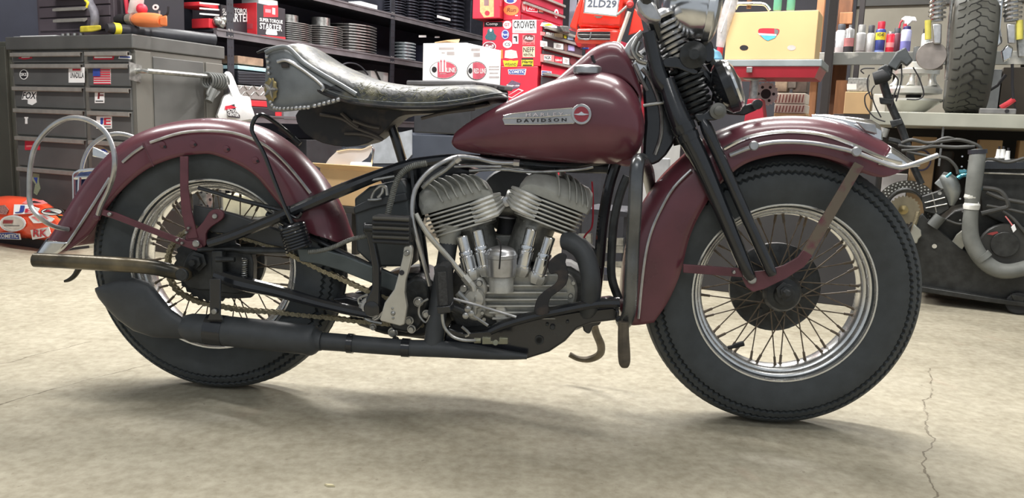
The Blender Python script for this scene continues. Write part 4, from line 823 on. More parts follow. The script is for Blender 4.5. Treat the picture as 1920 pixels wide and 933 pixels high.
# aluminium casting and turntable on the bench
t = thing('aluminium_casting', 'polished round aluminium casting with four pillars on the bench', 'casting', FW)
c = FW.y(1712, 188, .38); c.z = zb1_
k_ = .38
pal = M('polished_aluminium', (214, 214, 208), .32, .45, .08, 12)
R1 = (FW.y(1768, 175, k_)-FW.y(1662, 175, k_)).length/2
z = lambda py: FW.y(1712, py, k_).z-zb1_
obj('base_disc', MB().lathe([(R1*.4, 0), (R1*.45, .012), (R1*1.05, z(190)), (R1*1.05, z(186)), (R1*.4, z(184))], c, (0, 0, 1), 48), pal, t)
obj('pedestal', MB().lathe([(R1*.28, z(190)), (R1*.28, z(176))], c, (0, 0, 1), 28), mark, t)
obj('lower_plate', MB().lathe([(R1*.5, z(178)), (R1*.98, z(176)), (R1, z(168)), (R1*.9, z(163)), (R1*.2, z(162))], c, (0, 0, 1), 48), pal, t)
obj('upper_plate', MB().lathe([(R1*.3, z(140)), (R1*.82, z(140)), (R1*.84, z(132)), (R1*.6, z(130)), (R1*.42, z(128)), (R1*.42, z(118)), (R1*.3, z(116)), (.004, z(115))], c, (0, 0, 1), 48), pal, t)
for k in range(6):
    a = k*math.pi/3+.35; d = V((math.cos(a), math.sin(a), 0)); obj('pillar', MB().tube([c+d*R1*.78+V((0, 0, z(164))), c+d*R1*.72+V((0, 0, z(156))), c+d*R1*.68+V((0, 0, z(146))), c+d*R1*.68+V((0, 0, z(139)))], [.026, .016, .011, .016], 12), pal, t)
t = thing('cup', 'dark grey cup standing on top of the aluminium casting', 'cup', FW)
obj('cup', MB().lathe([(.020, 0), (.025, .004), (.026, .07), (.022, .076)], c+V((0, 0, z(114.5))), (0, 0, 1), 20), M('dark_grey_cup', (76, 80, 80), .5), t)
bxm('foam_block', 'block', 'white block under the brake parts on the bench', FW, 1636, 176, 1660, 205, .42, .15, M('pale_foam', (205, 200, 190), .7), floor=zb1_+.001)
bxm('steel_case', 'case', 'grey steel case behind the tire on the bench', FW, 1838, 130, 1870, 206, .70, .2, M('pale_grey_steel', (150, 152, 154), .4, .3), floor=zb1_+.001)
bxm('dark_wooden_box', 'box', 'dark brown wooden box behind the tire, right edge', FW, 1872, 126, 1990, 206, .70, .2, M('dark_brown_board', (74, 66, 58), .7, 0, .15, 8), floor=zb1_+.001)
t = bxm('steel_bar_block', 'bar', 'flat steel bar lying on the bench right of the tire', FW, 1836, 203, 1905, 213, .03, .06, M('scraped_steel_bar', (140, 138, 136), .35, .5, .15, 20), floor=zb1_+.001)
obj('bolt_head', disc(1888, 208, .03, .007, .006, 12), mark, t)
simple('red_clamp', 'tool', 'red handled clamp leaning on the steel bar', FW, [('handle', wt([(1876, 202), (1890, 194), (1902, 186)], .010, .16, 1), M('coral_red', (220, 60, 70), .4), {}), ('loop', MB().tube(sm([FW.y(a, b, .16) for a, b in ((1898, 184), (1904, 190), (1902, 198), (1906, 206))], 3), .004, 6), mark, {})])

# ================================================================== DISMANTLED MOTORCYCLE ON A ROLLING CRADLE
FV = RFr(1909, 3.45)
def vp(a, b, y=0): return FV.y(a, b, y)
def vt(l, r, y, n=4, seg=10):
    r = [q_*1.3 for q_ in r] if isinstance(r, (list, tuple)) else r*1.3
    yy = y if isinstance(y, (list, tuple)) else [y]*len(l); rr = r if isinstance(r, (list, tuple)) else [r]*len(l)
    q = [tuple(vp(a, b, c_))+(k,) for (a, b), c_, k in zip(l, yy, rr)]
    if n > 1: q = sm(q, n)
    return MB().tube([p[:3] for p in q], [p[3] for p in q], seg)
def vs_(l, y, th, smo=0):
    th *= 1.2
    q = sm(l, smo, True) if smo else l; return MB().prism([vp(a, b, y) for a, b in q], (0, th, 0))
def vd(px, py, y, r, th=.01, seg=28):
    r *= 1.3; return MB().lathe([(r*.97, th), (r, th*.8), (r, 0)], vp(px, py, y), (0, -1, 0), seg)
dm_ = thing('dismantled_motorcycle', 'stripped black motorcycle with handlebar, engine and hoses on a rolling cradle, right', 'motorcycle', FV)
vo = lambda n_, mb_, m_, **k: obj(n_, mb_, m_, dm_, **k)
bkp = M('dark_engine_metal', (50, 51, 50), .42, .3, .3, 30, .3, 100); grh = M('grey_rubber_hose', (110, 112, 108), .5, 0, .12, 20)
vo('cradle', vs_([(1700, 430), (1730, 400), (1748, 420), (1800, 465), (1860, 500), (1960, 500), (1960, 566), (1880, 560), (1726, 540), (1700, 500)], .05, .04), bkp, bevel=.004)
vo('cradle_rail', vs_([(1722, 536), (1860, 558), (1960, 572), (1960, 580), (1850, 566), (1722, 546)], .0, .3), bkp, bevel=.003)
p_ = vp(1909, 568, .03)
vo('caster', MB().lathe([(p_.z-.006, -.014), (p_.z-.001, -.010), (p_.z-.001, .010), (p_.z-.006, .014)], p_, (0, 1, 0), 24), rubber_d)
vo('caster', MB().lathe([(p_.z-.006, -.014), (p_.z-.001, -.010), (p_.z-.001, .010), (p_.z-.006, .014)], V((vp(1740, 540, .03).x, .35, p_.z)), (0, 1, 0), 24), rubber_d)
vo('caster_fork', vs_([(1896, 552), (1922, 556), (1918, 570), (1902, 568)], .01, .04), bkp, bevel=.002)
br_ = vo('brake_disc', MB().lathe([(.078, 0), (.134, 0), (.134, .008), (.078, .008)], vp(1699, 392, .12), (0, -1, 0), 60, False, True), M('black_disc_face', (80, 78, 72), .45, .4))
mb = MB(); c = vp(1699, 392, .11)
for ring, r in enumerate((.091, .104, .117, .127)):
    n = 40
    for k in range(n):
        a = 2*math.pi*(k+.5*(ring % 2))/n; p = c+V((r*math.cos(a), -.0005, r*math.sin(a))); mb.cyl(p, p+V((0, -.001, 0)), .0039, seg=6)
ho = obj('disc_hole', mb, M('light_through_hole', (196, 196, 190), .6), br_, smooth=0); ho['kind'] = 'stuff'
vo('sprocket_guard', MB().tube([vp(1699+math.cos(a)*37, 395-math.sin(a)*40, .08) for a in [math.pi*(-.25+1.3*k/16) for k in range(17)]], .008, 8), bkp)
q = []; c = vp(1695, 394, .06)
for k in range(96):
    a = 2*math.pi*k/96; r = .068 if (k//2) % 2 else .062; q.append(c+V((r*math.cos(a), 0, r*math.sin(a))))
spk = vo('sprocket', MB().prism(q, (0, .006, 0)), M('tan_steel_sprocket', (140, 132, 112), .4, .7))
obj('sprocket_nut', MB().lathe([(.021, 0), (.021, .01), (.010, .012), (.005, .015)], vp(1694, 393, .058), (0, -1, 0), 14), brass, spk)
vo('chain', vt([(1722, 396), (1718, 410), (1712, 430), (1708, 446)], .007, .05, 2, 6), chainm)
vo('mount_block', vs_([(1707, 436), (1714, 420), (1727, 432), (1728, 442), (1722, 448), (1720, 456), (1708, 456)], .0, .03), M('pale_alloy_block', (170, 170, 160), .35, .6), bevel=.003)
vo('engine_arm', vs_([(1728, 368), (1772, 354), (1780, 392), (1760, 404), (1732, 396)], .04, .05), bkp, bevel=.004)
mb = MB()
for l in ([(1734, 380), (1772, 370)], [(1736, 390), (1776, 382)], [(1748, 362), (1756, 398)]): mb.tube([vp(a, b, .036) for a, b in l], .003, 6)
mb.lathe([(.008, 0), (.008, .003)], vp(1762, 362, .04), (0, -1, 0), 14); vo('arm_rib', mb, steel)
vo('carburetor', vt([(1764, 330), (1778, 340), (1786, 360), (1784, 385)], [.018, .028, .026, .008], .05, 3, 14), M('pale_zinc', (150, 154, 152), .4, .6))
vo('carburetor_top', vs_([(1752, 344), (1764, 332), (1776, 330), (1786, 342), (1800, 346), (1798, 356), (1764, 354)], .03, .03), M('pale_zinc_body', (160, 164, 164), .4, .6), bevel=.003)
blu = M('blue_anodised', (84, 150, 166), .25, .8)
vo('blue_fitting', vt([(1796, 334), (1806, 328), (1820, 330), (1834, 345)], .008, .03), blu); vo('blue_fitting', vt([(1798, 322), (1812, 322)], .008, .03, 1), blu); vo('blue_fitting', vt([(1774, 332), (1784, 324)], .005, .0, 1), blu); vo('blue_fitting', vt([(1836, 342), (1838, 356)], .006, .02, 1), blu)
vo('engine_block', vs_([(1832, 312), (1845, 300), (1960, 300), (1960, 420), (1900, 430), (1840, 400)], .1, .3), bkp, bevel=.008)
vo('crankcase', vs_([(1740, 440), (1790, 395), (1830, 385), (1960, 420), (1960, 505), (1860, 505), (1800, 470), (1740, 450)], .14, .25), bkp, bevel=.008)
vo('valve_cover', vs_([(1843, 308), (1850, 300), (1960, 304), (1960, 318), (1845, 318)], .06, .3), gloss, bevel=.004)
vo('cover_gasket', vt([(1842, 324), (1900, 326), (1960, 328)], .003, .055, 1, 6), steel)
spw = M('spark_plug_white', (232, 232, 228), .4)
for x in (1871, 1879, 1888): 
    y0 = 297 if x < 1885 else 300
    o = vo('spark_plug', MB().lathe([(.012, 0), (.013, .004), (.0100, .01), (.0085, .036), (.0085, .041)], vp(x, y0, .12), (0, 0, 1), 14), spw); obj('plug_tip', MB().lathe([(.004, .041), (.0045, .054)], vp(x, y0, .12), (0, 0, 1), 8), mark, o)
vo('stator_cover', vd(1888, 466, .05, .088, .04), M('dark_cover', (58, 58, 56), .5, .2, .15, 20))
obj('cover_boss', vd(1884, 458, .005, .042, .006), bkp, dm_.children[-1]); 
vo('red_sticker', patch(MB(), lambda u, v: vp(1850+22*u, 440-12*v+6*u, .0), [(0, .1), (.3, .5), (.9, 1), (1, .8), (.5, .2)]), M('dull_red_print', (140, 54, 54), .5))
hs = vo('radiator_hose', vt([(1833, 282), (1832, 300), (1828, 330), (1824, 362), (1822, 385), (1819, 420), (1822, 452), (1840, 484), (1866, 504), (1895, 508), (1930, 500)], [.024, .025, .025, .024, .022, .024, .026, .026, .026, .025, .025], [.0, -.01, -.02, -.02, -.02, -.02, -.02, -.02, -.02, -.02, .0], 4, 16), grh)
obj('hose_clamp', vt([(1833, 280), (1833, 288)], .029, 0, 1, 18), smet, hs); obj('hose_clamp', vt([(1838, 478), (1845, 486)], .029, -.02, 1, 18), grh, hs)
obj('white_fitting', vt([(1824, 362), (1822, 370), (1822, 376), (1822, 384), (1821, 392)], [.023, .024, .018, .026, .024], -.02, 1, 16), M('white_plastic_fitting', (216, 216, 210), .4), hs)
obj('white_nipple', vt([(1826, 382), (1835, 380)], .007, -.03, 1, 10), white, hs)
mb = MB()
for l, r in (([(1690, 268), (1710, 262), (1740, 268), (1770, 264), (1800, 262), (1832, 272), (1840, 282)], .006), ([(1684, 272), (1710, 276), (1740, 274), (1762, 262), (1778, 258), (1792, 262)], .005), ([(1690, 282), (1720, 280), (1750, 274), (1790, 276), (1828, 274)], .006), ([(1700, 284), (1740, 292), (1774, 296), (1792, 312), (1796, 326)], .005), ([(1842, 300), (1860, 298), (1890, 304), (1920, 296)], .005), ([(1842, 352), (1870, 356), (1884, 368), (1890, 386), (1872, 392), (1840, 400)], .008), ([(1850, 360), (1880, 372), (1920, 380)], .007), ([(1880, 395), (1900, 410), (1925, 440)], .005), ([(1850, 385), (1890, 392), (1925, 400)], .005), ([(1775, 412), (1800, 420), (1830, 416)], .004)):
    mb.tube(sm([vp(a, b, .0) for a, b in l], 4), r*1.3, 8)
vo('hose', mb, M('dark_hose_rubber', (62, 62, 60), .5, 0, .15, 30))
vo('tilted_bracket', vs_([(1780, 462), (1794, 440), (1806, 430), (1812, 432), (1814, 450), (1800, 476), (1790, 480)], .06, .02), M('pale_bracket', (150, 150, 140), .4, .4), bevel=.002)
vo('oil_filter', vt([(1748, 424), (1764, 405)], .02, .04, 1, 14), M('grey_filter', (90, 92, 90), .5))
mb = MB()
for x, y, r in ((1752, 461, .010),): mb.lathe([(r, 0), (r, .006), (r*.5, .006)], vp(x, y, .05), (0, -1, 0), 16)
for x, y in ((1804, 293), (1816, 301), (1803, 312), (1808, 318), (1814, 322), (1800, 372), (1810, 376), (1800, 412), (1805, 396)): mb.lathe([(.004, 0), (.004, .012)], vp(x, y, .06), (0, -1, 0), 8)
vo('bolt', mb, chrome)
vo('connector', vs_([(1896, 426), (1902, 420), (1906, 430), (1900, 436)], -.02, .01), whitet, bevel=.001)
mb = MB(); mb.tube(sm([vp(a, b, 0) for a, b in ((1885, 405), (1893, 415), (1900, 425))], 3), .003, 6); vo('pink_wire', mb, pinks)
# handlebar rising above
hb_ = vo('handlebar_stem', vt([(1655, 150), (1664, 180), (1674, 205), (1690, 240), (1702, 275), (1712, 310), (1728, 345)], [.014, .014, .013, .013, .012, .012, .011], .05), greasy)
obj('grip', vt([(1638, 148), (1658, 142), (1664, 138)], [.022, .024, .02], -.02, 2, 16), rubber_d, hb_)
obj('brake_reservoir', vs_([(1664, 122), (1682, 96), (1698, 88), (1706, 104), (1712, 112), (1700, 124), (1690, 116), (1680, 132)], -.02, .05), M('grey_reservoir', (70, 74, 76), .4, 0, .2, 20), hb_, bevel=.006)
obj('switch_pod', vs_([(1646, 128), (1660, 120), (1674, 124), (1672, 142), (1656, 150), (1644, 146)], .0, .05), greasy, hb_, bevel=.006)
obj('clamp', vs_([(1648, 182), (1676, 186), (1676, 196), (1650, 194)], .02, .06), greasy, hb_, bevel=.004)
obj('clamp', vs_([(1668, 226), (1690, 222), (1694, 232), (1672, 240)], .02, .06), greasy, hb_, bevel=.004)
obj('fork_cap', vt([(1660, 240), (1654, 256)], .016, .03, 1, 14), steel, hb_)
mb = MB()
for l in ([(1620, 138), (1614, 132), (1622, 128), (1640, 128)], [(1630, 140), (1626, 152), (1628, 170), (1634, 186)], [(1668, 134), (1684, 150), (1676, 180), (1672, 200)], [(1712, 126), (1724, 148), (1732, 176), (1722, 186), (1700, 186)], [(1640, 160), (1634, 172), (1640, 196), (1652, 220)], [(1690, 120), (1690, 150), (1680, 190)], [(1632, 172), (1622, 180), (1624, 200), (1640, 220), (1660, 228)]): mb.tube(sm([vp(a, b, .0) for a, b in l], 4), .003, 6)
obj('control_cable', mb, mark, hb_)
vo('lamp_bracket', vt([(1666, 262), (1684, 266), (1690, 274)], .01, .03, 2), greasy)
# under-bench boxes
t = bxm('tan_box', 'box', 'tan box with a faded blue round print under the bench', FW, 1702, 256, 1748, 340, .5, .15, cbm, floor=.3)
obj('blue_print', MB().tube([FW.y(1727+18*math.cos(a), 300+19*math.sin(a), .498) for a in [2*math.pi*k/24 for k in range(24)]], .006, 4, loop=True), M('faded_blue_print', (92, 88, 116), .6), t)
bxm('tan_box', 'box', 'plain tan box behind the spark plugs under the bench', FW, 1832, 262, 1876, 300, .5, .15, cbm, floor=.3)
bxm('tan_box', 'box', 'tan box at the right edge under the bench', FW, 1908, 264, 1970, 300, .5, .15, cbm, floor=.3)
bxm('white_box', 'box', 'white box low behind the front fender tip', FW, 1650, 326, 1697, 372, .4, .15, white, floor=.3)
t = thing('dark_canister', 'dark round canister beside the blue printed box under the bench', 'canister', FW)
p = FW.y(1771, 300, .55); obj('canister_body', MB().lathe([(.045, .3), (.045, p.z+.04), (.04, p.z+.05)], V((p.x, .55, 0)), (0, 0, 1), 20), M('brown_black_canister', (56, 52, 46), .5), t)
t = thing('under_shelf', 'dark low shelf under the bench carrying the boxes', 'shelf', FW)
obj('shelf_board', MB().box(xw0+.02, xw1-.02, .33, .69, .27, .299), dkw, t, smooth=0)
for x in (xw0+.05, xw1-.1): obj('support', MB().box(x, x+.04, .4, .6, 0, .27), dkw, t, smooth=0)

# ================================================================== ORANGE FAIRING ON THE FLOOR, LEFT
FO = RFr(60, 4.15)
t = thing('orange_seat_fairing', 'bright orange stickered fairing lying on the floor beside the cabinet', 'fairing', FO)
ora2 = M('bright_orange_paint', (246, 86, 50), .3, 0, .05, 6, coat=.5)
ol = [(-60, 400), (-40, 374), (0, 368), (25, 367), (60, 371), (88, 380), (112, 398), (134, 420), (142, 440), (128, 462), (108, 456), (90, 452), (40, 447), (-40, 446), (-60, 430)]
q = sm(ol, 3, True); ccx, ccy = 45, 415; rings = []
for s_, o in ((1, .22), (1, .10), (.97, .03), (.88, -.02), (.7, -.05), (.4, -.065), (.12, -.07)): rings.append([FO.y(ccx+(x-ccx)*s_, ccy+(y-ccy)*s_, o) for x, y in q])
obj('shell', MB().loft(rings), ora2, t, smooth=50)
def fo_(a, b):
    # offset of the bulged shell at this picture point
    k = max(abs((a-ccx)/95), abs((b-ccy)/44)); return FO.y(a, b, -.075+.045*min(1, k)**2.2)
def SO(box, mat, shape='rect', layers=()): return sticker(t, fo_, box, mat, shape, layers, e=.003)
SO((0, 403, 49, 434), W_, 'ell', [('p', 'ell', M('pale_grey_print', (214, 206, 196), .5), .06, .1, .94, .9), ('p', [(.14, .5), (.5, .5), (.56, .7), (.18, .72)], M('brown_red_bar_print', (150, 60, 62), .5), 0, 0, 1, 1), ('p', 'rect', B_, .2, .34, .8, .38)])
SO((-4, 435, 40, 449), W_, [(0, .1), (0, .9), (.5, 1), (.95, .8), (1, 0)], [('p', [(.02, .15), (.02, .85), (.5, .95), (.9, .76), (.95, .08)], U_, 0, 0, 1, 1), ('t', 'COMETIC', W_, .04, .22, .9, .76, .02)])
SO((58, 425, 96, 449), W_, [(0, .75), (.9, 1), (1, .5), (.9, .25), (.1, 0)], [('t', 'RK', R_, .14, .22, .84, .8, .02)])
SO((26, 383, 75, 402), W_, [(.03, 1), (.5, 1), (1, .6), (.9, .15), (0, 0)], [('t', 'J', U_, .06, .15, .4, .9, .15), ('t', 'E', R_, .45, .2, .8, .6, .1)])
SO((77, 389, 120, 404), B_, 'ell', [('p', 'ell', W_, .06, .1, .94, .9), ('p', [(.1, .5), (.3, .8), (.9, .2), (.5, .35)], B_, 0, 0, 1, 1), ('p', [(.2, .5), (.4, .8), (.5, .5)], R_, 0, 0, 1, 1)])
SO((54, 400, 103, 420), W_, [(0, .7), (.3, 1), (.7, .85), (1, .5), (.9, .25), (.4, .1), (.2, .1)], [('p', [(.1, .7), (.6, .8), (.8, .5), (.4, .3)], pinks, 0, 0, 1, 1)])
SO((42, 374, 90, 384), pinks, [(0, .3), (.2, 1), (.8, .9), (1, .3), (.6, 0)], [('p', [(.2, .5), (.5, .8), (.8, .4)], B_, 0, 0, 1, 1)])
SO((106, 403, 137, 417), Y_, [(0, 1), (.5, .9), (1, 0), (.3, .2)], [('p', [(0, 1), (.4, .9), (.8, .4), (.2, .6)], B_, 0, 0, 1, 1)])
SO((112, 417, 134, 427), W_, 'ell', [('p', 'ell', U_, .1, .15, .9, .85)])
SO((-8, 384, 17, 402), M('grey_face_print', (150, 110, 104), .5, 0, .5, 150), [(0, .9), (.7, 1), (1, .5), (.8, 0), (0, .1)])
z0 = FO.y(60, 447, 0).z
obj('support_block', MB().box(FO.y(-50, 440, 0).x, FO.y(100, 440, 0).x, .03, .2, 0, z0+.03), mark, t, smooth=0)

# slotted steel rails and bins seen through the frame
FU = RFr(1120, 3.15)
t = thing('slotted_rack', 'small steel rack with slotted rails behind the front down tube', 'rack', FU)
for (a, b, c_, d) in ((1084, 438, 1108, 458), (1134, 446, 1168, 460), (1134, 461, 1168, 474), (1134, 490, 1166, 500)):
    o = obj('slotted_rail', MB().prism([FU.y(x, y, 0) for x, y in ((a, b), (c_, b), (c_, d), (a, d))], (0, .02, 0)), steel, t, smooth=0)
    obj('slot', patch(MB(), lambda u, v: FU.y(u, v, -.001), circ(a+10, (b+d)/2, 5, 2.5, 14)), mark, o, smooth=0)
for x in (1082, 1172): obj('rack_post', MB().box(FU.y(x, 450, .02).x-.01, FU.y(x, 450, .02).x+.01, .02, .04, 0, .42), smet, t, smooth=0)
obj('rack_shelf', MB().box(FU.y(1080, 430, 0).x, FU.y(1174, 430, 0).x, .0, .25, .40, .42), smet, t, smooth=0)
t = bxm('white_bin', 'bin', 'white plastic bin with a green edge behind the crash bar', FU, 1192, 262, 1242, 330, .1, .25, white, floor=.421)
obj('green_edge', MB().tube([FU.y(a, b, .09) for a, b in ((1222, 262), (1214, 290), (1216, 322))], .008, 6), M('mint_green', (120, 210, 160), .4), t)
bxm('grey_hood', 'cover', 'pale grey rounded cover in front of the front fender', FU, 1222, 296, 1252, 326, .06, .03, M('pale_grey_plastic', (190, 192, 196), .4), floor=.421)
FY = RFr(1160, 4.3)
bxm('dark_crate', 'crate', 'large dark crate on the floor behind the steering head', FY, 1050, 262, 1250, 520, 0, .3, smet, floor=0)
bxm('dark_cabinet', 'cabinet', 'dark low cabinet behind the front wheel', RFr(1400, 3.68), 1270, 300, 1620, 560, 0, .28, M('dark_low_cabinet', (52, 51, 53), .6, 0, .1, 6), floor=0)

t = Frame((0, 0, 0)).z(618, 911)
o = obj('wood_chip', MB().loft([[t+V((a, b, 0.0005)) for a, b in ((-.012, .004), (-.004, -.004), (.012, -.003), (.006, .003))], [t+V((a*.8, b*.8, .004)) for a, b in ((-.012, .004), (-.004, -.004), (.012, -.003), (.006, .003))]]), M('pale_wood_chip', (206, 196, 160), .8)); o['label'] = 'tiny pale wood chip lying on the bare floor, front left'; o['category'] = 'wood chip'

FN = RFr(400, 4.05)
bxm('dark_filler_chest', 'chest', 'dark chest added to darken the view through the rear wheel', FN, 262, 402, 548, 480, 0, .3, M('black_brown_chest', (50, 49, 48), .6, 0, .15, 8), floor=0)  # added dark box, stands in for the shade low behind the wheel
zc_ = FN.y(400, 402).z
bxm('cream_case', 'case', 'cream metal case on the dark chest behind the rear wheel', FN, 418, 366, 482, 402, .05, .15, M('cream_metal', (196, 192, 166), .5), floor=zc_+.001)
bxm('black_block', 'block', 'black machine block left on the dark chest behind the rear wheel', FN, 290, 352, 362, 402, .05, .2, M('black_block_metal', (52, 52, 52), .5), floor=zc_+.001)
t = thing('silver_hub', 'silver perforated hub standing on the dark chest behind the rear wheel', 'wheel hub', FN)
c = FN.y(385, 380, .1); c.z = zc_+.062
hbm = obj('hub_flange', MB().lathe([(.02, -.006), (.06, -.006), (.06, .006), (.02, .006)], c, (0, 1, 0), 32), steel, t)
mb = MB()
for k in range(6): a = k*math.pi/3; mb.cyl(c+V((.042*math.cos(a), -.008, .042*math.sin(a))), c+V((.042*math.cos(a), -.006, .042*math.sin(a))), .008, seg=10)
obj('lightening_hole', mb, mark, hbm)
# ================================================================== THE MOTORCYCLE
bike = thing('motorcycle', 'old maroon motorcycle with cracked leather saddle and V-twin engine, side-on in front', 'motorcycle', BIKE)
def part(name, mb, mat, par=None, **k): return obj(name, mb, mat, par or bike, **k)
def PP(l, off=0): return [P(a, b, off) for a, b in l]
def ptube(l, r, off, n=4, seg=10):
    """smooth tube through picture points; r in pixels (scalar or per point); off scalar or per point"""
    k = len(l); o = off if isinstance(off, (list, tuple)) else [off]*k; rr = r if isinstance(r, (list, tuple)) else [r]*k
    q = sm([tuple(P(a, b, c))+(e*PXM,) for (a, b), c, e in zip(l, o, rr)], n) if n > 1 else [tuple(P(a, b, c))+(e*PXM,) for (a, b), c, e in zip(l, o, rr)]
    return MB().tube([t[:3] for t in q], [t[3] for t in q], seg)
def slab(l, off, th, smo=0):
    """flat plate with this picture outline; near face at off, th thick away from the camera"""
    q = sm(l, smo, True) if smo else l
    return MB().prism(PP(q, off), (0, th, 0))
def bolt(mb, px, py, off, r=5, h=.008, seg=6):
    mb.lathe([(r*PXM, 0), (r*PXM, h*.8), (r*PXM*.8, h)], P(px, py, off), (0, -1, 0), seg)
    return mb

# ---- wheels
rimchrome = M('rim_chrome', (222, 223, 222), .27, .9, .08, 30, rvar=.06)
RT, RR = .34349, .22578
def tirebm():
    h = [(.214, .044, 0), (.222, .0535, 0), (.228, .0560, 0), (.232, .0575, 0), (.240, .0605, 0), (.255, .0645, 0), (.272, .067, 0), (.288, .0668, 0), (.2960, .0645, 1), (.2985, .0560, 1), (.3050, .0615, 1), (.311, .0585, 0), (.3165, .0550, 1),
         (.3180, .0460, 1), (.3245, .0500, 1), (.329, .0450, 0), (.334, .0380, 0), (.3322, .0355, 0), (.3370, .0325, 0), (.3405, .020, 0), (.3425, .009, 1), (.3385, .0065, 1), (.3385, .0035, 1), (.34349, .0015, 1)]
    prof = [(r, -y, z) for r, y, z in h]+[(r, y, z) for r, y, z in h[::-1]]
    seg = 240; rings = []
    for k in range(seg):
        a = 2*math.pi*k/seg; zz = .0034 if k % 2 else -.0034
        ring = []
        for i, (r, y, z) in enumerate(prof):
            d = zz*z
            tr = -.7 if abs(y) > .03 else 0
            sy = math.copysign(1, y)
            ring.append(((r+d*tr)*math.sin(a), y+d*(1 if abs(y) < .03 else .75*sy), (r+d*tr)*math.cos(a)))
        rings.append(ring)
    return MB().loft(rings, True, False, True)
def rimbm():
    h = [(.2258, .0535), (.2242, .0562), (.2205, .0560), (.2185, .0520), (.2180, .0455), (.2120, .0430), (.2090, .0415), (.2060, .0350), (.2045, .0300), (.1995, .0275), (.1965, .0220), (.1945, .0120), (.1935, .0)]
    o = [(.2150, .0), (.2150, .030), (.2240, .040), (.2258, .0500)]
    prof = [(r, -y) for r, y in h]+[(r, y) for r, y in h[::-1][1:]]+[(r, y) for r, y in o[::-1]]+[(r, -y) for r, y in o[1:]]
    return MB().lathe(prof, (0, 0, 0), (0, 1, 0), 96, False, True)
tire_me = rim_me = None
spm = {}
def wheel(cx, name, hub_r, drum):
    global tire_me, rim_me
    c = (cx, 0, RT)
    t = obj('tire', tire_me or tirebm(), rubber, bike, smooth=50); tire_me = t.data; t.location = c
    rim = obj('rim', rim_me or rimbm(), rimchrome, bike, smooth=40); rim_me = rim.data; rim.location = c
    for sd in (-1, 1):
        for dr in (-1, 1):
            key = (sd, dr, hub_r)
            if key not in spm:
                a0, a1 = 0, math.radians(38)*dr
                p0 = V((hub_r*math.sin(a0), sd*.032, hub_r*math.cos(a0))); p1 = V((.1945*math.sin(a1), sd*.004, .1945*math.cos(a1)))
                q = p0.lerp(p1, .86)
                mb = MB().tube([p0, p0.lerp(p1, .5), q, p0.lerp(p1, .861), p0.lerp(p1, .97), p1], [.0017, .0017, .0017, .0034, .0034, .005], 6)
                spm[key] = mb
            for k in range(10):
                o = obj('spoke', spm[key], rusty, rim); spm[key] = o.data if not isinstance(spm[key], bpy.types.Mesh) else spm[key]
                o.rotation_euler = (0, 2*math.pi*(k+(.5 if sd > 0 else 0)+(.27 if dr > 0 else 0))/10, 0)
    hb = MB().lathe([(.012, -.085), (.012, -.072), (.024, -.070), (.026, -.055), (.040, -.052), (hub_r+.006, -.038), (hub_r+.006, -.030), (.034, -.026), (.034, .026), (hub_r+.006, .030), (.04, .05), (.02, .07), (.012, .09)], (0, 0, 0), (0, 1, 0), 28)
    h = obj('wheel_hub', hb, greasy, rim)
    dm = MB().lathe([(.03, .028), (drum-.012, .030), (drum, .036), (drum, .052), (drum-.006, .054), (drum-.006, .066), (drum-.02, .074), (.03, .078)], (0, 0, 0), (0, 1, 0), 48)
    for k in range(6):
        a = k*math.pi/3; dm.cyl((math.cos(a)*.07, .024, math.sin(a)*.07), (math.cos(a)*.07, .034, math.sin(a)*.07), .006, seg=8)
    obj('brake_drum', dm, greasy, rim)
    return rim
wf = wheel(1.46, 'front', .042, .115)
wr = wheel(0, 'rear', .046, .105)
vs = MB().tube(sm([(-.12, -.030, -.150), (-.108, -.034, -.145), (-.094, -.040, -.137), (-.084, -.043, -.133)], 3), [.005]*4+[.007]*5+[.0065], 8)
obj('valve_stem', vs, rubber_d, wf)
# axle nuts
nm = MB().lathe([(.021, 0), (.021, .004), (.013, .005), (.013, .012), (.008, .013), (.008, .03), (.006, .032)], P(1471, 545, .088), (0, -1, 0), 6)
part('axle_nut', nm, greasy)
nm = MB().lathe([(.026, 0), (.026, .006), (.017, .007), (.017, .02), (.009, .021), (.009, .034)], P(371, 489, .098), (0, -1, 0), 6)
part('axle_nut', nm, greasy)

# ---- fenders: each a crowned shell with deep sides
def fender(Cn, S, hw, crown, n=5):
    L = [tuple(c)+tuple(s_) for c, s_ in zip(Cn, S)]; L = sm(L, n); rings = []
    for cx_, cy_, sx_, sy_ in L:
        c = P(cx_, cy_, 0); s_ = P(sx_, sy_, hw); s0 = V((s_.x, 0, s_.z)); d = (s0-c); dl = d.length; d.normalize()
        cr_ = min(crown, dl*.9); half = []
        for k in range(1, 9):
            f = math.pi/2*k/8; half.append((hw*math.sin(f)**.9, cr_*(1-math.cos(f))))
        for k in range(1, 5): half.append((hw, cr_+(dl-cr_)*k/4))
        ring = [c+d*h+V((0, o, 0)) for o, h in half[::-1]]+[c]+[c+d*h+V((0, -o, 0)) for o, h in half]
        rings.append(ring)
    return MB().loft(rings, False, False)
FCr = [(1161, 600), (1162, 545), (1168, 490), (1182, 430), (1205, 382), (1238, 334), (1275, 297), (1320, 260), (1370, 236), (1420, 223), (1475, 218), (1530, 221), (1585, 234), (1635, 256), (1672, 280), (1704, 306)]
FSk = [(1226, 604), (1254, 562), (1276, 510), (1290, 454), (1303, 420), (1320, 388), (1342, 355), (1368, 328), (1395, 308), (1430, 296), (1475, 289), (1525, 292), (1570, 303), (1612, 322), (1657, 332), (1706, 314)]
ff = part('front_fender', fender(FCr, FSk, .085, .055), maroon, solid=.0028)
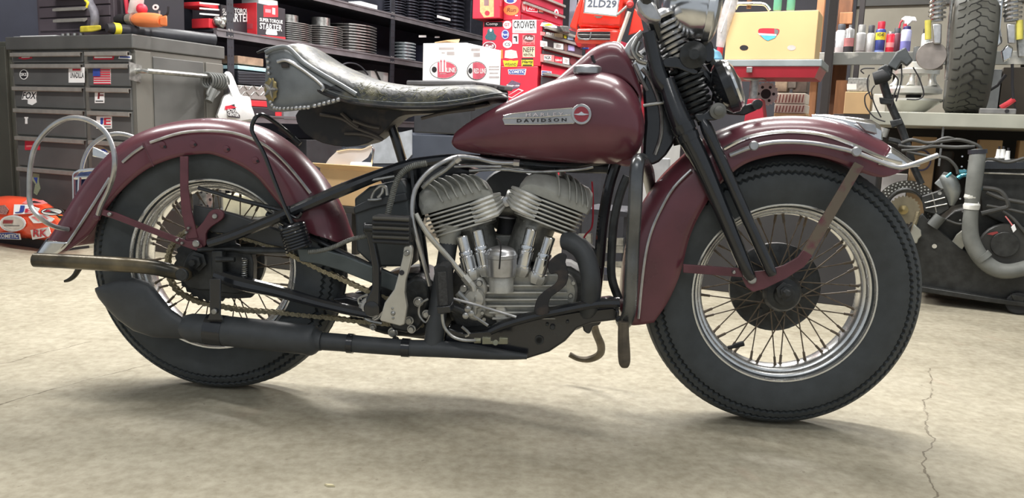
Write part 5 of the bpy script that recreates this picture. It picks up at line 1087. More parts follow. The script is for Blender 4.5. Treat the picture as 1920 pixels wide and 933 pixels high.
RCr = [(92, 470), (120, 425), (150, 374), (180, 328), (215, 288), (255, 257), (300, 237), (350, 226), (400, 222), (450, 227), (500, 243), (545, 272), (582, 308), (612, 345), (640, 395), (658, 452)]
RSk = [(126, 470), (166, 441), (192, 402), (216, 370), (247, 339), (278, 316), (309, 302), (340, 293), (371, 289), (401, 290), (448, 309), (481, 331), (502, 356), (530, 390), (572, 432), (612, 446)]
rf = part('rear_fender', fender(RCr, RSk, .085, .055), maroon, solid=.0028)
def strip(l, off, r, name, mat=dchrome, par=None, flat=.5):
    q = sm(PP(l, off), 5); return part(name, MB().tube(q, r*PXM, 6), mat, par)
strip([(1357, 279), (1400, 258), (1450, 248), (1500, 247), (1550, 254), (1600, 272), (1650, 294), (1690, 306)], .088, 3.6, 'trim_strip', chrome)
strip([(1296, 318), (1264, 350), (1240, 390), (1219, 440), (1207, 500), (1197, 597)], .088, 2.6, 'trim_strip')
strip([(282, 267), (340, 249), (400, 245), (450, 252), (500, 274), (540, 310), (582, 362)], .088, 3, 'trim_strip')
strip([(230, 304), (250, 287), (268, 275)], .090, 3, 'trim_strip')
strip([(128, 455), (154, 416), (180, 375), (206, 333)], .090, 3, 'trim_strip')
bt = part('fender_bumper_rail', ptube([(1369, 291), (1414, 274), (1460, 266), (1520, 268), (1570, 277), (1605, 286), (1645, 301), (1680, 313), (1705, 310), (1758, 291)], 4.2, [.092, .11, .11, .11, .11, .11, .12, .13, .13, .12]), dchrome)
mb = MB()
for x, y in ((1413, 273), (1605, 284)):
    mb.lathe([(.006, -.03), (.006, 0), (.011, .001), (.0115, .004), (.009, .007)], P(x, y, .115), (0, -1, 0), 20)
part('rail_button', mb, dchrome)
# front fender tip and lamp
mb = MB(); L = sm([(1642, 262, 1640, 327), (1668, 277, 1668, 330), (1690, 292, 1695, 322), (1706, 307, 1708, 313)], 3); rings = []
mb = fender([(1655, 270), (1672, 280), (1692, 295), (1712, 308)], [(1645, 308), (1668, 312), (1690, 316), (1712, 312)], .089, .03, 3)
part('fender_tip', mb, chrome, solid=.002)
rings = []
for px, y0, y1, hw in ((1522, 214, 222, .004), (1545, 214, 226, .016), (1575, 217, 234, .028), (1605, 220, 246, .036), (1632, 224, 256, .038), (1645, 232, 262, .036), (1648, 244, 262, .03)):
    a, b = P(px, y0, 0), P(px, y1, 0); rings.append([V((a.x, math.cos(t)*hw, b.z+(a.z-b.z)*max(0, math.sin(t))**.7 if math.sin(t) > 0 else b.z)) for t in [math.pi*k/10 for k in range(11)]])
fl = part('fender_lamp', MB().loft(rings), chrome)
q = [P(1604, 227, .045), P(1642, 232, .045), P(1646, 252, .045), P(1622, 246, .045)]
obj('lens', MB().prism(q, (0, .006, 0)), dchrome, fl, bevel=.003)
# rear fender tip, holes, lamp, hoops
part('fender_tip', fender([(88, 473), (98, 458), (109, 441)], [(106, 476), (121, 466), (131, 454)], .0885, .04, 3), chrome, solid=.002)
mb = MB()
for x, y in ((305, 271), (362, 270), (425, 279), (479, 300), (181, 408)):
    mb.lathe([(.010, -.002), (.008, .003), (.004, .004)], P(x, y, .086), (0, -1, 0), 14)
part('rivet', mb, maroon)
mb = MB()
for x, y in ((309, 275), (366, 271), (428, 280), (483, 302)): mb.cyl(P(x, y, .0865), P(x, y, .0905), .0035, seg=10)
part('bolt_hole', mb, mark)
hp = [(184, 402), (190, 384), (204, 355), (214, 320), (213, 283), (197, 247), (165, 225), (130, 221), (95, 238), (67, 272), (57, 312), (55, 350), (57, 383), (72, 405), (98, 423), (128, 430)]
part('guard_hoop', ptube(hp, 4.6, [.1, .11, .13]+[.16]*11+[.13, .09]), dchrome)
part('guard_hoop', ptube([(152, 330), (157, 300), (172, 272), (200, 254), (230, 251), (262, 263), (285, 290), (280, 330), (240, 372)], 4.4, -.16), dchrome)
tl = part('tail_lamp', MB().box(0, .001, 0, .001, 0, .001), chrome); bpy.data.objects.remove(tl)
q0 = [(140, 330), (150, 321), (188, 319), (190, 385), (178, 396), (143, 392)]
tl = part('tail_lamp', slab(q0, -.06, .07), M('blue_lamp_glass', (70, 84, 128), .15, .2, .3, 40, coat=.6), bevel=.008)
mb = MB()
for l in (sm(PP([(139, 328), (150, 320), (188, 318), (196, 326)], -.055), 2), PP([(139, 328), (140, 394)], -.055), PP([(150, 332), (147, 394)], -.052), PP([(139, 334), (194, 331)], -.055), PP([(140, 394), (180, 398)], -.055)): mb.tube(l, .005, 6)
obj('lamp_rim', mb, chrome, tl)
mb = MB(); mb.prism(PP([(173, 275), (206, 290), (207, 301), (172, 293)], -.06), (0, .01, 0)); mb.prism(PP([(202, 288), (212, 288), (214, 305), (204, 305)], -.05), (0, .02, 0))
part('plate_bracket', mb, chrome, bevel=.003)
# hinge line
part('hinge_seam', MB().tube(sm(PP([(268, 268), (275, 285), (288, 312)], .0865), 3), .0016, 6), maroon_d)

# ---- braces
A = [(193, 393), (215, 398), (300, 432), (352, 452), (372, 452), (380, 462), (368, 470), (350, 464), (290, 440), (212, 410), (190, 403)]
part('fender_brace', slab(A, .104, .006), maroon_d, bevel=.0015)
part('fender_brace', slab([(337, 293), (352, 293), (352, 350), (358, 395), (371, 446), (352, 448), (340, 400), (337, 352)], .100, .006), maroon_d, bevel=.0015)
part('brace_bracket', slab([(348, 440), (362, 434), (380, 416), (392, 397), (405, 392), (417, 396), (419, 406), (411, 415), (396, 425), (386, 438), (386, 458), (375, 469), (358, 467), (348, 455)], .097, .010, 2), maroon_d, bevel=.002)
mb = MB()
for x, y, r, o in ((369, 456, 7, .104), (351, 435, 3, .1), (355, 427, 3, .101), (334, 449, 3, .104), (343, 455, 3, .104), (404, 405, 5, .098), (207, 401, 4, .105)): bolt(mb, x, y, o, r, .007, 10)
part('bolt', mb, steel)
part('fender_brace', slab([(1281, 495), (1395, 503), (1412, 508), (1414, 520), (1398, 520), (1281, 511)], .108, .006), maroon_d, bevel=.0015)
lo = [(1399, 508), (1412, 509), (1438, 507), (1470, 497), (1496, 482), (1506, 468), (1524, 479), (1508, 500), (1474, 522), (1432, 542), (1412, 547), (1400, 538), (1392, 522)]
part('fender_brace', slab(lo, .106, .006), maroon_d, bevel=.0015)
lab(part('brace_strap', slab([(1503, 471), (1530, 425), (1603, 303), (1620, 312), (1547, 437), (1521, 482), (1510, 482)], .1045, .005), M('worn_bare_strap', (126, 114, 100), .5, .3, .2, 30, col2=(112, 62, 74), lo=.5, hi=.7), bevel=.001), 'bare metal strap with worn paint')
mb = MB()
for x, y, r in ((1409, 523, 8), (1394, 510, 3.2), (1375, 509, 3.2)): bolt(mb, x, y, .108, r, .01, 12)
part('bolt', mb, steel)

# ---- fuel tanks: teardrop half-shells
TT = [(848, 262, 270), (853, 250, 276), (862, 241, 281), (880, 228, 285), (905, 213, 289), (940, 195, 293), (985, 173, 298), (1030, 153, 302), (1075, 139, 305), (1110, 134, 307), (1140, 137, 308), (1165, 147, 307), (1185, 165, 302), (1197, 187, 292), (1204, 213, 275), (1207, 235, 255)]
TWD = [.060, .068, .073, .080, .086, .096, .110, .124, .138, .148, .153, .152, .146, .134, .112, .085]
C0 = .05
TST = []
for (px, y0, y1), wd in zip(TT, TWD):
    a, b = P(px, y0, C0), P(px, y1, C0); TST.append((a.x, b.z, a.z, wd))
TST = sm(TST, 4)
def tank_off(x, z):
    for a, b in zip(TST, TST[1:]):
        if a[0] <= x <= b[0]:
            f = (x-a[0])/(b[0]-a[0]); z0, z1, wd = [a[i]+(b[i]-a[i])*f for i in (1, 2, 3)]
            s_ = max(-1, min(1, (z-(z0+z1)/2)/((z1-z0)/2))); return C0+(wd-C0)*max(0, 1-abs(s_)**2.3)**.5
    return .1
def TP(px, py, e=0):
    o = .11
    for _ in range(12):
        p = P(px, py, o); o = o*.3+.7*(tank_off(p.x, p.z)+e)
    return P(px, py, o)
for sd in (1, -1):
    rings = []
    for x, z0, z1, wd in TST:
        r = []; zc, h = (z0+z1)/2, (z1-z0)/2
        for k in range(25):
            t = -math.pi/2+math.pi*k/24; s_ = math.sin(t); r.append(V((x, -sd*(C0+(wd-C0)*max(0, 1-abs(s_)**2.3)**.5), zc+h*s_)))
        r += [V((x, -sd*.022, z1-.004)), V((x, -sd*.018, z0+.004))]
        rings.append(r if sd == 1 else r[::-1])
    part('fuel_tank', MB().loft(rings), maroon, smooth=60)
# emblem
emb_o = [(942, 224), (945, 217), (960, 213), (1010, 207), (1075, 202), (1078, 231), (1010, 233), (946, 233)]
def emb(poly, e0, e1, n=6):
    q = []
    for i, a in enumerate(poly):
        b = poly[(i+1) % len(poly)]; q += [(a[0]+(b[0]-a[0])*k/n, a[1]+(b[1]-a[1])*k/n) for k in range(n)]
    return MB().loft([[TP(x, y, e0) for x, y in q], [TP(x, y, e1) for x, y in q]])
em = part('tank_emblem', emb(emb_o, -.002, .0035), M('emblem_grey_metal', (172, 172, 174), .35, .5), bevel=.001)
obj('emblem_ring', emb(circ(1090, 214, 19, 19.5), -.002, .006, 1), dchrome, em, bevel=.0012)
obj('emblem_disc', emb(circ(1090, 214, 14, 14.5), .002, .0068, 1), tankred, em)
obj('emblem_wing', emb([(1075, 214), (1085, 212.5), (1090, 209), (1095, 212.5), (1105, 214), (1095, 216), (1085, 216)], .005, .0085, 2), chrome, em)
def em_fn(x0, y0, x1, y1, sk): return lambda u, v: TP(x0+(x1-x0)*u, y1+(y0-y1)*v+sk*u, .0046)
letter('H A R L E Y -', em_fn(986, 212, 1064, 218.5, -2), (0, 0, 1, 1), M('emblem_bright_letter', (214, 204, 206), .35, .3), em)
for l_ in ([(943, 222), (1010, 220), (1070, 215)], [(944, 217), (960, 213), (1010, 207), (1074, 202)], [(946, 233), (1010, 233), (1076, 231)]):
    q_ = [(a[0]+(b[0]-a[0])*k/8, a[1]+(b[1]-a[1])*k/8) for a, b in zip(l_, l_[1:]) for k in range(9)]; obj('emblem_ridge', MB().tube([TP(x, y, .004) for x, y in q_], .0011, 6), chrome, em)
letter('D A V I D S O N', em_fn(969, 223, 1062, 229.5, -2), (0, 0, 1, 1), mark, em)
# filler cap and dash
cm = MB().lathe([(.030, 0), (.034, .003), (.0345, .014), (.033, .018), (.024, .022), (.006, .0235)], P(1101, 139, .062), (0, -.05, 1), 36)
part('filler_cap', cm, dchrome)
dC = [(1020, 168), (1045, 148), (1080, 118), (1110, 93), (1132, 82), (1150, 79), (1165, 84), (1180, 105), (1192, 135), (1200, 168)]
dS = [(1022, 171), (1050, 160), (1085, 148), (1115, 143), (1135, 142), (1152, 143), (1167, 148), (1182, 158), (1194, 172), (1203, 190)]
da = part('dash_cover', fender(dC, dS, .052, .05, 4), maroon, solid=.003)
strip([(1028, 163), (1050, 146), (1083, 118), (1112, 94), (1134, 83), (1150, 80)], .012, 1.6, 'dash_bead', dchrome)
mb = MB(); mb.tube(sm(PP([(1110, 104), (1112, 112), (1116, 118)], .05), 2), .004, 6); part('dash_hole', mb, mark)
part('tank_underside', ptube([(900, 297), (980, 306), (1060, 314), (1140, 316)], 9, .02), greasy)
part('petcock', ptube([(1148, 290), (1172, 297), (1196, 300)], [12, 14, 10], .07), maroon_d)

# ---- saddle
ST = [(541, 90, 97, .07), (548, 85, 108, .10), (560, 82, 119, .125), (575, 84, 131, .145), (600, 99, 151, .165), (630, 118, 170, .18), (665, 133, 186, .185), (700, 147, 196, .18), (745, 157, 201, .165), (790, 161, 203, .145), (840, 160, 201, .12), (885, 158, 194, .09), (915, 161, 187, .068), (938, 171, 184, .05), (950, 181, 185, .03)]
rings = []; SS = []
for px, y0, y1, wd in sm(ST, 4):
    a, b = P(px, y0, .03), P(px, y1, wd); SS.append((a.x, a.z, b.z, wd)); r = []
    for k in range(21):
        t = math.pi*k/20; u = math.cos(t); r.append(V((a.x, -wd*(1 if u > 0 else -1)*abs(u)**.75, b.z+(a.z-b.z)*math.sin(t)**.65)))
    for k in range(1, 6):
        u = -1+2*k/6; r.append(V((a.x, -wd*u*.95*-1*-1, b.z-.010*(1-abs(u)))))
    rings.append(r)
sadd = part('saddle', MB().loft(rings), leather, smooth=60)
def welt(dy, off_k, r, mat, name):
    q = []
    for x, z1, z0, wd in SS[2:]: q.append(V((x, -wd*off_k, z0+dy)))
    return obj(name, MB().tube(q, r, 7), mat, sadd)
welt(.001, 1.0, .004, leather_b, 'piping')
welt(.012, .99, .0016, leather_s, 'stitching')
# scuffed straw-coloured cracks: thin raised welts on the cheek of the seat
def seat_pt(px, py):
    o = .15
    for _ in range(14):
        p = P(px, py, o); b = min(SS, key=lambda s_: abs(s_[0]-p.x)); f = max(0, min(1, (p.z-b[2])/(b[1]-b[2])))
        o = .4*o+.6*(b[3]*(max(0, 1-f**(2/.65)))**.375)
    return P(px, py, o+.0005)
mb = MB(); random.seed(3)
for _ in range(60):
    x = 655+random.random()*70; y = 150+random.random()*32+(x-655)*.18; a = random.uniform(-.9, 1.2); ln = random.uniform(8, 24)
    pts = [seat_pt(x+math.cos(a)*ln*k/3+random.uniform(-1, 1), min(188, y+math.sin(a)*ln*k/3+random.uniform(-1, 1))) for k in range(4)]; mb.tube(pts, .0004, 4)
for _ in range(60):
    x = 720+random.random()*160; y = 165+random.random()*26; a = random.choice((.8, -.8, .15, -.2))+random.uniform(-.3, .3); ln = random.uniform(8, 26)
    pts = [seat_pt(x+math.cos(a)*ln*k/3, max(164, min(194, y+math.sin(a)*ln*k/3+random.uniform(-1, 1)))) for k in range(4)]; mb.tube(pts, .0004, 4)
ck = obj('leather_crack', mb, M('raw_crack_edge', (132, 130, 100), .6, 0, .25, 60), sadd); ck['kind'] = 'stuff'
sk = [(497, 100), (499, 120), (497, 150), (499, 180), (505, 206), (540, 208), (580, 202), (620, 194), (655, 181), (668, 176), (640, 158), (600, 133), (572, 115), (548, 97), (530, 90), (512, 93)]
def bulge(l, off, th, amp, mat, name, par):
    """skirt panel curving round the rear of the saddle"""
    q = sm(l, 3, True); cx = sum(p[0] for p in q)/len(q); cy = sum(p[1] for p in q)/len(q); rings = []
    for s_, o in ((1, off), (.85, off+amp*.6), (.5, off+amp), (.15, off+amp*1.1)):
        rings.append([P(cx+(x-cx)*s_, cy+(y-cy)*s_, o) for x, y in q])
    rings = [[p+V((0, th, 0)) for p in rings[0]]]+rings
    return obj(name, MB().loft(rings), mat, par, smooth=50)
skirt = bulge(sk, .172, .02, .012, leather_s, 'saddle_skirt', bike)
studs = [(500, 106), (502, 116), (503, 127), (504, 137)]+[(507, 191), (510, 197), (514, 202), (519, 203)]+[(525+7.6*i, 203.5-.008*(i*7.6)**1.45) for i in range(8)]+[(590+8.8*i, 198.5-2.4*i) for i in range(6)]
stm = None
for i, (x, y) in enumerate(studs):
    rr = 3.2 if i < 12 else 4.3
    if stm is None: stm = MB().sphere((0, 0, 0), 1, seg=10)
    o = obj('stud', stm, dchrome, skirt); stm = o.data; o.location = P(x, y, .188 if i > 3 else .182); o.scale = [rr*PXM]*3
def star(cx, cy, r, off, rot=.3, sq=.6):
    q = []
    for k in range(10):
        a = rot+math.pi*k/5; rr = r if k % 2 == 0 else r*.42; q.append(P(cx+rr*math.sin(a)*sq, cy-rr*math.cos(a), off))
    c = P(cx, cy, off+.010); n = len(q); return MB().add(q+[c], [(i, (i+1) % n, n) for i in range(n)]+[tuple(range(n))[::-1]])
q = [(508+12*(1+.08*math.cos(10*t))*math.cos(t), 168+22*(1+.06*math.cos(10*t))*math.sin(t)) for t in [2*math.pi*k/60 for k in range(60)]]
cn = obj('concho', MB().loft([PP(q, .182), PP(q, .188), PP([(508+(x-508)*.8, 168+(y-168)*.8) for x, y in q], .190)]), brass, skirt, smooth=30)
obj('star', star(507, 168, 21, .190, sq=.72), dchrome, skirt, smooth=0)
obj('skirt_rib', MB().tube(sm(PP([(520, 116), (535, 113), (555, 122), (590, 147), (606, 163), (603, 170)], .189), 4), .0045, 8), dchrome, skirt)
obj('skirt_slot', slab([(526, 119), (540, 118), (542, 126), (528, 127)], .191, .003), leather_b, skirt, bevel=.001)
obj('skirt_edge', MB().tube(sm(PP([(498, 99), (515, 91), (538, 89), (556, 104), (570, 118), (600, 137), (640, 160), (668, 177)], .184), 4), .0055, 8), leather_s, skirt)
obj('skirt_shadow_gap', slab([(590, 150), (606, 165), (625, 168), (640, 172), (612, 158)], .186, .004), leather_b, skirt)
us = [(560, 206), (556, 228), (572, 250), (605, 268), (650, 275), (690, 268), (715, 250), (738, 226), (760, 215), (812, 212), (870, 205), (915, 194), (870, 198), (790, 200), (700, 194), (660, 182), (610, 196)]
part('seat_under_skirt', slab(us, .06, .12, 2), leather_b, bevel=.004)
mb = MB()
for l in ([(600, 215), (640, 222), (668, 240), (700, 252), (718, 262)], [(646, 250), (680, 252), (716, 262)], [(640, 212), (660, 230), (672, 238)], [(662, 226), (690, 236), (712, 240)], [(790, 222), (830, 212), (890, 204)]): mb.tube(sm(PP(l, .066), 3), .0045, 6)
part('seat_fold', mb, M('brown_grey_fold', (82, 76, 72), .6))
part('seat_post', ptube([(730, 225), (742, 260), (755, 303)], 9, .0, 2), gloss)
part('saddle_tip', ptube([(482, 99), (500, 93), (530, 89)], [2, 4, 4], .05), leather_b)
# ---- frame tubes
part('frame_tube', ptube([(392, 456), (430, 444), (500, 416), (560, 390), (640, 356), (700, 332), (760, 311), (800, 303), (860, 298), (960, 305), (1060, 312), (1140, 300)], [9, 10, 10, 11, 12, 11, 11, 10, 10, 10, 10, 10], [.115, .115, .115, .11, .10, .08, .06, .05, .04, .02, .02, .02]), gloss)
part('frame_tube', ptube([(404, 514), (450, 530), (520, 546), (600, 568), (660, 582), (700, 590)], [11, 14, 12, 10, 10, 9], .108), gloss)
part('frame_tube', ptube([(1158, 300), (1142, 350), (1130, 420), (1124, 490), (1118, 545), (1112, 590)], 10.5, .02), gloss)
part('frame_tube', ptube([(772, 315), (778, 380), (790, 450), (800, 540), (806, 620)], 9, .0), gloss)
part('fork_leg_stay', ptube([(1176, 330), (1164, 360), (1152, 410), (1147, 470), (1147, 520), (1160, 560)], 8, .06), dchrome if False else greasy)
part('frame_tube', ptube([(1162, 567), (1120, 568), (1060, 579), (1000, 592), (950, 606), (918, 620)], [10, 9, 9, 9, 9, 8], .12), gloss)
part('skid_plate', slab([(828, 648), (838, 612), (870, 622), (915, 618), (960, 604), (1010, 594), (1080, 582), (1150, 574), (1162, 582), (1160, 600), (1110, 606), (1082, 616), (1060, 640), (1030, 660), (985, 674), (930, 670), (870, 668), (835, 664)], .10, .14), gloss, bevel=.006)
part('frame_lug', slab([(1092, 596), (1108, 590), (1126, 598), (1124, 610), (1112, 612), (1106, 626), (1094, 620)], .08, .1, 2), gloss, bevel=.004)
mb = MB()
for x, y, r in ((1036, 612, 5), (1026, 607, 3), (1064, 602, 3), (1157, 577, 4)): bolt(mb, x, y, .10, r, .008, 10)
for r in (8, 5, 2.5): mb.lathe([(r*PXM, 0), (r*PXM+.001, .002), (r*PXM-.001, .002)], P(1011, 637, .101), (0, -1, 0), 16)
part('bolt', mb, greasy)
part('crash_bar', ptube([(1222, 372), (1216, 330), (1206, 303), (1200, 300), (1196, 304), (1193, 330), (1191, 380), (1187, 450), (1184, 520), (1180, 580), (1171, 605), (1163, 600)], [8]+[12]*10+[9], [-.1, 0, .1, .17, .2, .21, .21, .2, .2, .19, .16, .12], 5, 12), dchrome if False else M('chrome_over_black_bar', (110, 112, 114), .28, .8, .25, 12))
part('highway_peg', ptube([(1169, 603), (1169, 630), (1170, 660), (1171, 680), (1171, 688)], [9.5, 10, 11, 10, 6], .2), M('worn_brown_rubber', (88, 80, 68), .7, 0, .25, 50))
part('jiffy_stand', ptube([(1112, 604), (1118, 625), (1127, 648), (1124, 664), (1105, 673), (1085, 672), (1068, 664)], [8, 8, 8.5, 8, 7, 6, 6], [-.06, -.1, -.14, -.17, -.19, -.2, -.2], 5), M('worn_brown_steel', (98, 90, 76), .5, .4, .25, 40))

# ---- springer fork
for sd in (1, -1):
    def f(l, r, o, **k): return ptube(l, r, [sd*x for x in o] if isinstance(o, list) else sd*o, **k)
    part('rigid_fork_leg', f([(1250, 150), (1262, 190), (1283, 242), (1314, 303), (1350, 385), (1398, 500), (1410, 522)], [14, 17, 19, 17, 14, 12, 8], [.075, .085, .095, .10, .105, .11, .11], seg=14), gloss)
    part('fork_collar', f([(1279, 232), (1285, 246)], [21, 21], .096, n=1, seg=18), gloss)
    part('fork_collar', f([(1287, 250), (1292, 262)], [21, 20.5], .097, n=1, seg=18), gloss)
    part('spring_fork_leg', f([(1318, 222), (1327, 245), (1352, 300), (1392, 390), (1440, 496), (1448, 515)], [7, 11, 10, 10, 10, 8], [.10, .105, .11, .115, .12, .12], seg=12), gloss)
    part('upper_fork_tube', f([(1216, 60), (1225, 100), (1238, 150), (1250, 165)], [12, 13, 15, 14], .075, seg=12), gloss)
    part('fork_spring', MB().coil(P(1243, 38, sd*.045), P(1276, 122, sd*.045), 23*PXM, 4*PXM, 8.5), dchrome if sd > 0 else greasy)
    part('fork_spring', MB().coil(P(1284, 128, sd*.045), P(1312, 216, sd*.045), 25*PXM, 4.5*PXM, 8), greasy)
    part('spring_rod', MB().cyl(P(1240, 30, sd*.045), P(1318, 232, sd*.045), 9*PXM), greasy)
part('spring_cap', MB().lathe([(.034, 0), (.037, .006), (.034, .014), (.02, .02), (.01, .024)], P(1241, 36, .045), P(1230, 10, .045)-P(1241, 36, .045), 20), dchrome)
part('spring_bridge', slab([(1243, 112), (1258, 106), (1280, 110), (1296, 122), (1310, 135), (1300, 140), (1270, 128), (1246, 126)], .085, .17, 2), gloss, bevel=.006)
mb = MB().lathe([(.032, 0), (.032, .02), (.02, .026), (.012, .034)], P(1298, 104, .07), (0, -1, 0), 24)
part('spring_adjuster', mb, greasy)
part('adjuster_plate', slab([(1286, 92), (1318, 98), (1322, 108), (1306, 122), (1290, 128), (1284, 112)], .072, .01), M('grey_bracket', (100, 98, 92), .5, .4), bevel=.002)
part('rocker_arm', slab([(1303, 214), (1320, 212), (1336, 198), (1352, 198), (1356, 212), (1345, 224), (1326, 226), (1310, 228)], .11, .03, 3), gloss, bevel=.003)
part('rocker_bolt', MB().lathe([(.019, 0), (.019, .012), (.011, .014), (.011, .022), (.008, .024)], P(1345, 208, .11), (0, -1, 0), 20), M('grey_bolt_steel', (112, 112, 108), .45, .4))
part('fork_brace', ptube([(1300, 118), (1322, 140), (1342, 168), (1350, 200)], [8, 9, 8, 7], .04), gloss)
part('fork_brace', ptube([(1262, 75), (1300, 90), (1328, 112), (1345, 150), (1340, 190)], [9, 10, 10, 8, 7], -.03), greasy)
part('steering_head', slab([(1206, 150), (1224, 130), (1250, 160), (1262, 210), (1270, 250), (1250, 290), (1222, 310), (1206, 290), (1210, 230)], .045, .09, 2), gloss, bevel=.006)
part('steering_damper_bar', ptube([(1206, 198), (1232, 194), (1256, 190)], 3, .06), steel)
part('neck_stem', ptube([(1232, 90), (1244, 150), (1262, 215), (1276, 270)], 13, 0), greasy)
# handlebar and controls
part('handlebar', ptube([(1236, 70), (1225, 40), (1215, 10), (1205, -40), (1190, -90)], [14, 13, 12, 11, 11], [.05, .07, .1, .2, .3]), gloss)
part('handlebar', ptube([(1236, 70), (1228, 40), (1225, 10), (1225, -40), (1222, -90)], 11, [-.05, -.07, -.1, -.2, -.3]), gloss)
part('bar_riser', slab([(1196, -4), (1222, 0), (1236, 22), (1240, 40), (1216, 38), (1198, 20)], .13, .06, 2), dchrome, bevel=.006)
part('chrome_horn_bracket', ptube([(1204, 60), (1188, 78), (1178, 96), (1186, 106), (1204, 100), (1212, 92)], [5, 7, 8, 7, 6, 5], .03), dchrome)
part('switch_cluster', slab([(1184, 118), (1200, 108), (1216, 118), (1216, 150), (1200, 158), (1190, 142)], .04, .05, 2), chrome, bevel=.006)
mb = MB()
for l in ([(1196, 70), (1186, 92), (1196, 112), (1212, 118)], [(1200, 78), (1194, 98), (1206, 108)], [(1204, 128), (1220, 150), (1238, 200), (1240, 250), (1228, 290)], [(1190, 120), (1204, 150), (1214, 170)]): mb.tube(sm(PP(l, .05), 4), .005, 8)
part('control_cable', mb, steel)
# headlamp shell (chrome bowl) and horn disc
hl = part('headlamp', MB().lathe([(.006, -.085), (.03, -.080), (.052, -.064), (.068, -.04), (.076, -.01), (.079, .02), (.082, .024), (.082, .038), (.078, .042), (.05, .052), (.01, .056)], P(1308, 16, .03), (1, -.12, -.12), 40), chrome)
obj('lamp_bracket', slab([(1296, 70), (1316, 66), (1336, 80), (1340, 110), (1326, 120), (1310, 100)], .03, .06, 2), gloss, hl, bevel=.005)
hn = part('horn', MB().lathe([(.02, -.04), (.05, -.03), (.064, -.018), (.066, .0), (.062, .006)], P(1370, 160, .06), (.88, -.15, .42), 36), gloss)
obj('horn_face', MB().lathe([(.060, .004), (.058, .012), (.04, .020), (.02, .022), (.005, .026)], P(1370, 160, .06), (.88, -.15, .42), 36), chrome, hn)
part('horn_bracket', slab([(1352, 176), (1370, 186), (1400, 196), (1416, 192), (1420, 206), (1396, 216), (1366, 214), (1352, 200)], .02, .03), greasy, bevel=.003)
mb = MB().lathe([(.012, 0), (.012, .016), (.006, .018)], P(1418, 196, .03), (0, -1, 0), 14); part('bolt', mb, greasy)

# ---- engine
eng = part('crankcase', slab([(852, 505), (880, 498), (960, 494), (1070, 500), (1098, 530), (1098, 575), (1080, 610), (1040, 640), (900, 640), (850, 610), (838, 560)], .045, .13, 2), M('dark_grey_casting', (92, 92, 90), .5, .5, .3, 30, .4, 200), bevel=.01)
cov = part('cam_cover', slab([(872, 512), (905, 506), (1040, 512), (1072, 520), (1083, 545), (1078, 572), (1062, 592), (1000, 598), (930, 600), (898, 588), (880, 560)], .085, .05, 2), M('cover_aluminium', (166, 165, 158), .42, .5, .15, 30, .3, 200), bevel=.008)
for y, xa, xb in ((533, 908, 1060), (546, 906, 1062), (559, 906, 1064), (571, 912, 1068), (583, 918, 1062), (594, 924, 1040)):
    obj('cover_rib', MB().prism([P(xa, y-2.2, .085), P(xb, y-1.2, .085), P(xb+3, y+1, .085), P(xa, y+2.4, .085)], (0, -.018, 0)), alu, cov, bevel=.0015)
mb = MB()
for x, y in ((915, 516), (963, 517), (1002, 526), (1070, 554), (1068, 569), (908, 598), (1075, 530)): bolt(mb, x, y, .086, 4.2, .006, 14)
obj('screw', mb, steel, cov)
obj('cover_boss', slab([(928, 575), (946, 572), (950, 600), (930, 604)], .098, .02, 2), alu, cov, bevel=.004)
op = part('oil_pump', slab([(866, 536), (884, 524), (902, 520), (914, 540), (908, 560), (912, 580), (898, 600), (880, 598), (868, 575), (854, 560)], .11, .06, 3), alu, bevel=.006)
obj('pump_cap', MB().lathe([(.026, 0), (.027, .012), (.022, .018), (.006, .02)], P(891, 558, .11), (0, -1, 0), 24), pedal, op)
obj('pump_wing', slab([(887, 552), (895, 552), (893, 592), (884, 592)], .13, .03), alu, op, bevel=.003)
mb = MB()
for x, y, r in ((870, 540, 7), (899, 530, 6), (868, 570, 5), (905, 585, 4)): bolt(mb, x, y, .112, r, .012, 14)
mb.tube(PP([(858, 548), (876, 566)], .125), .009, 10)
obj('fitting', mb, steel, op)
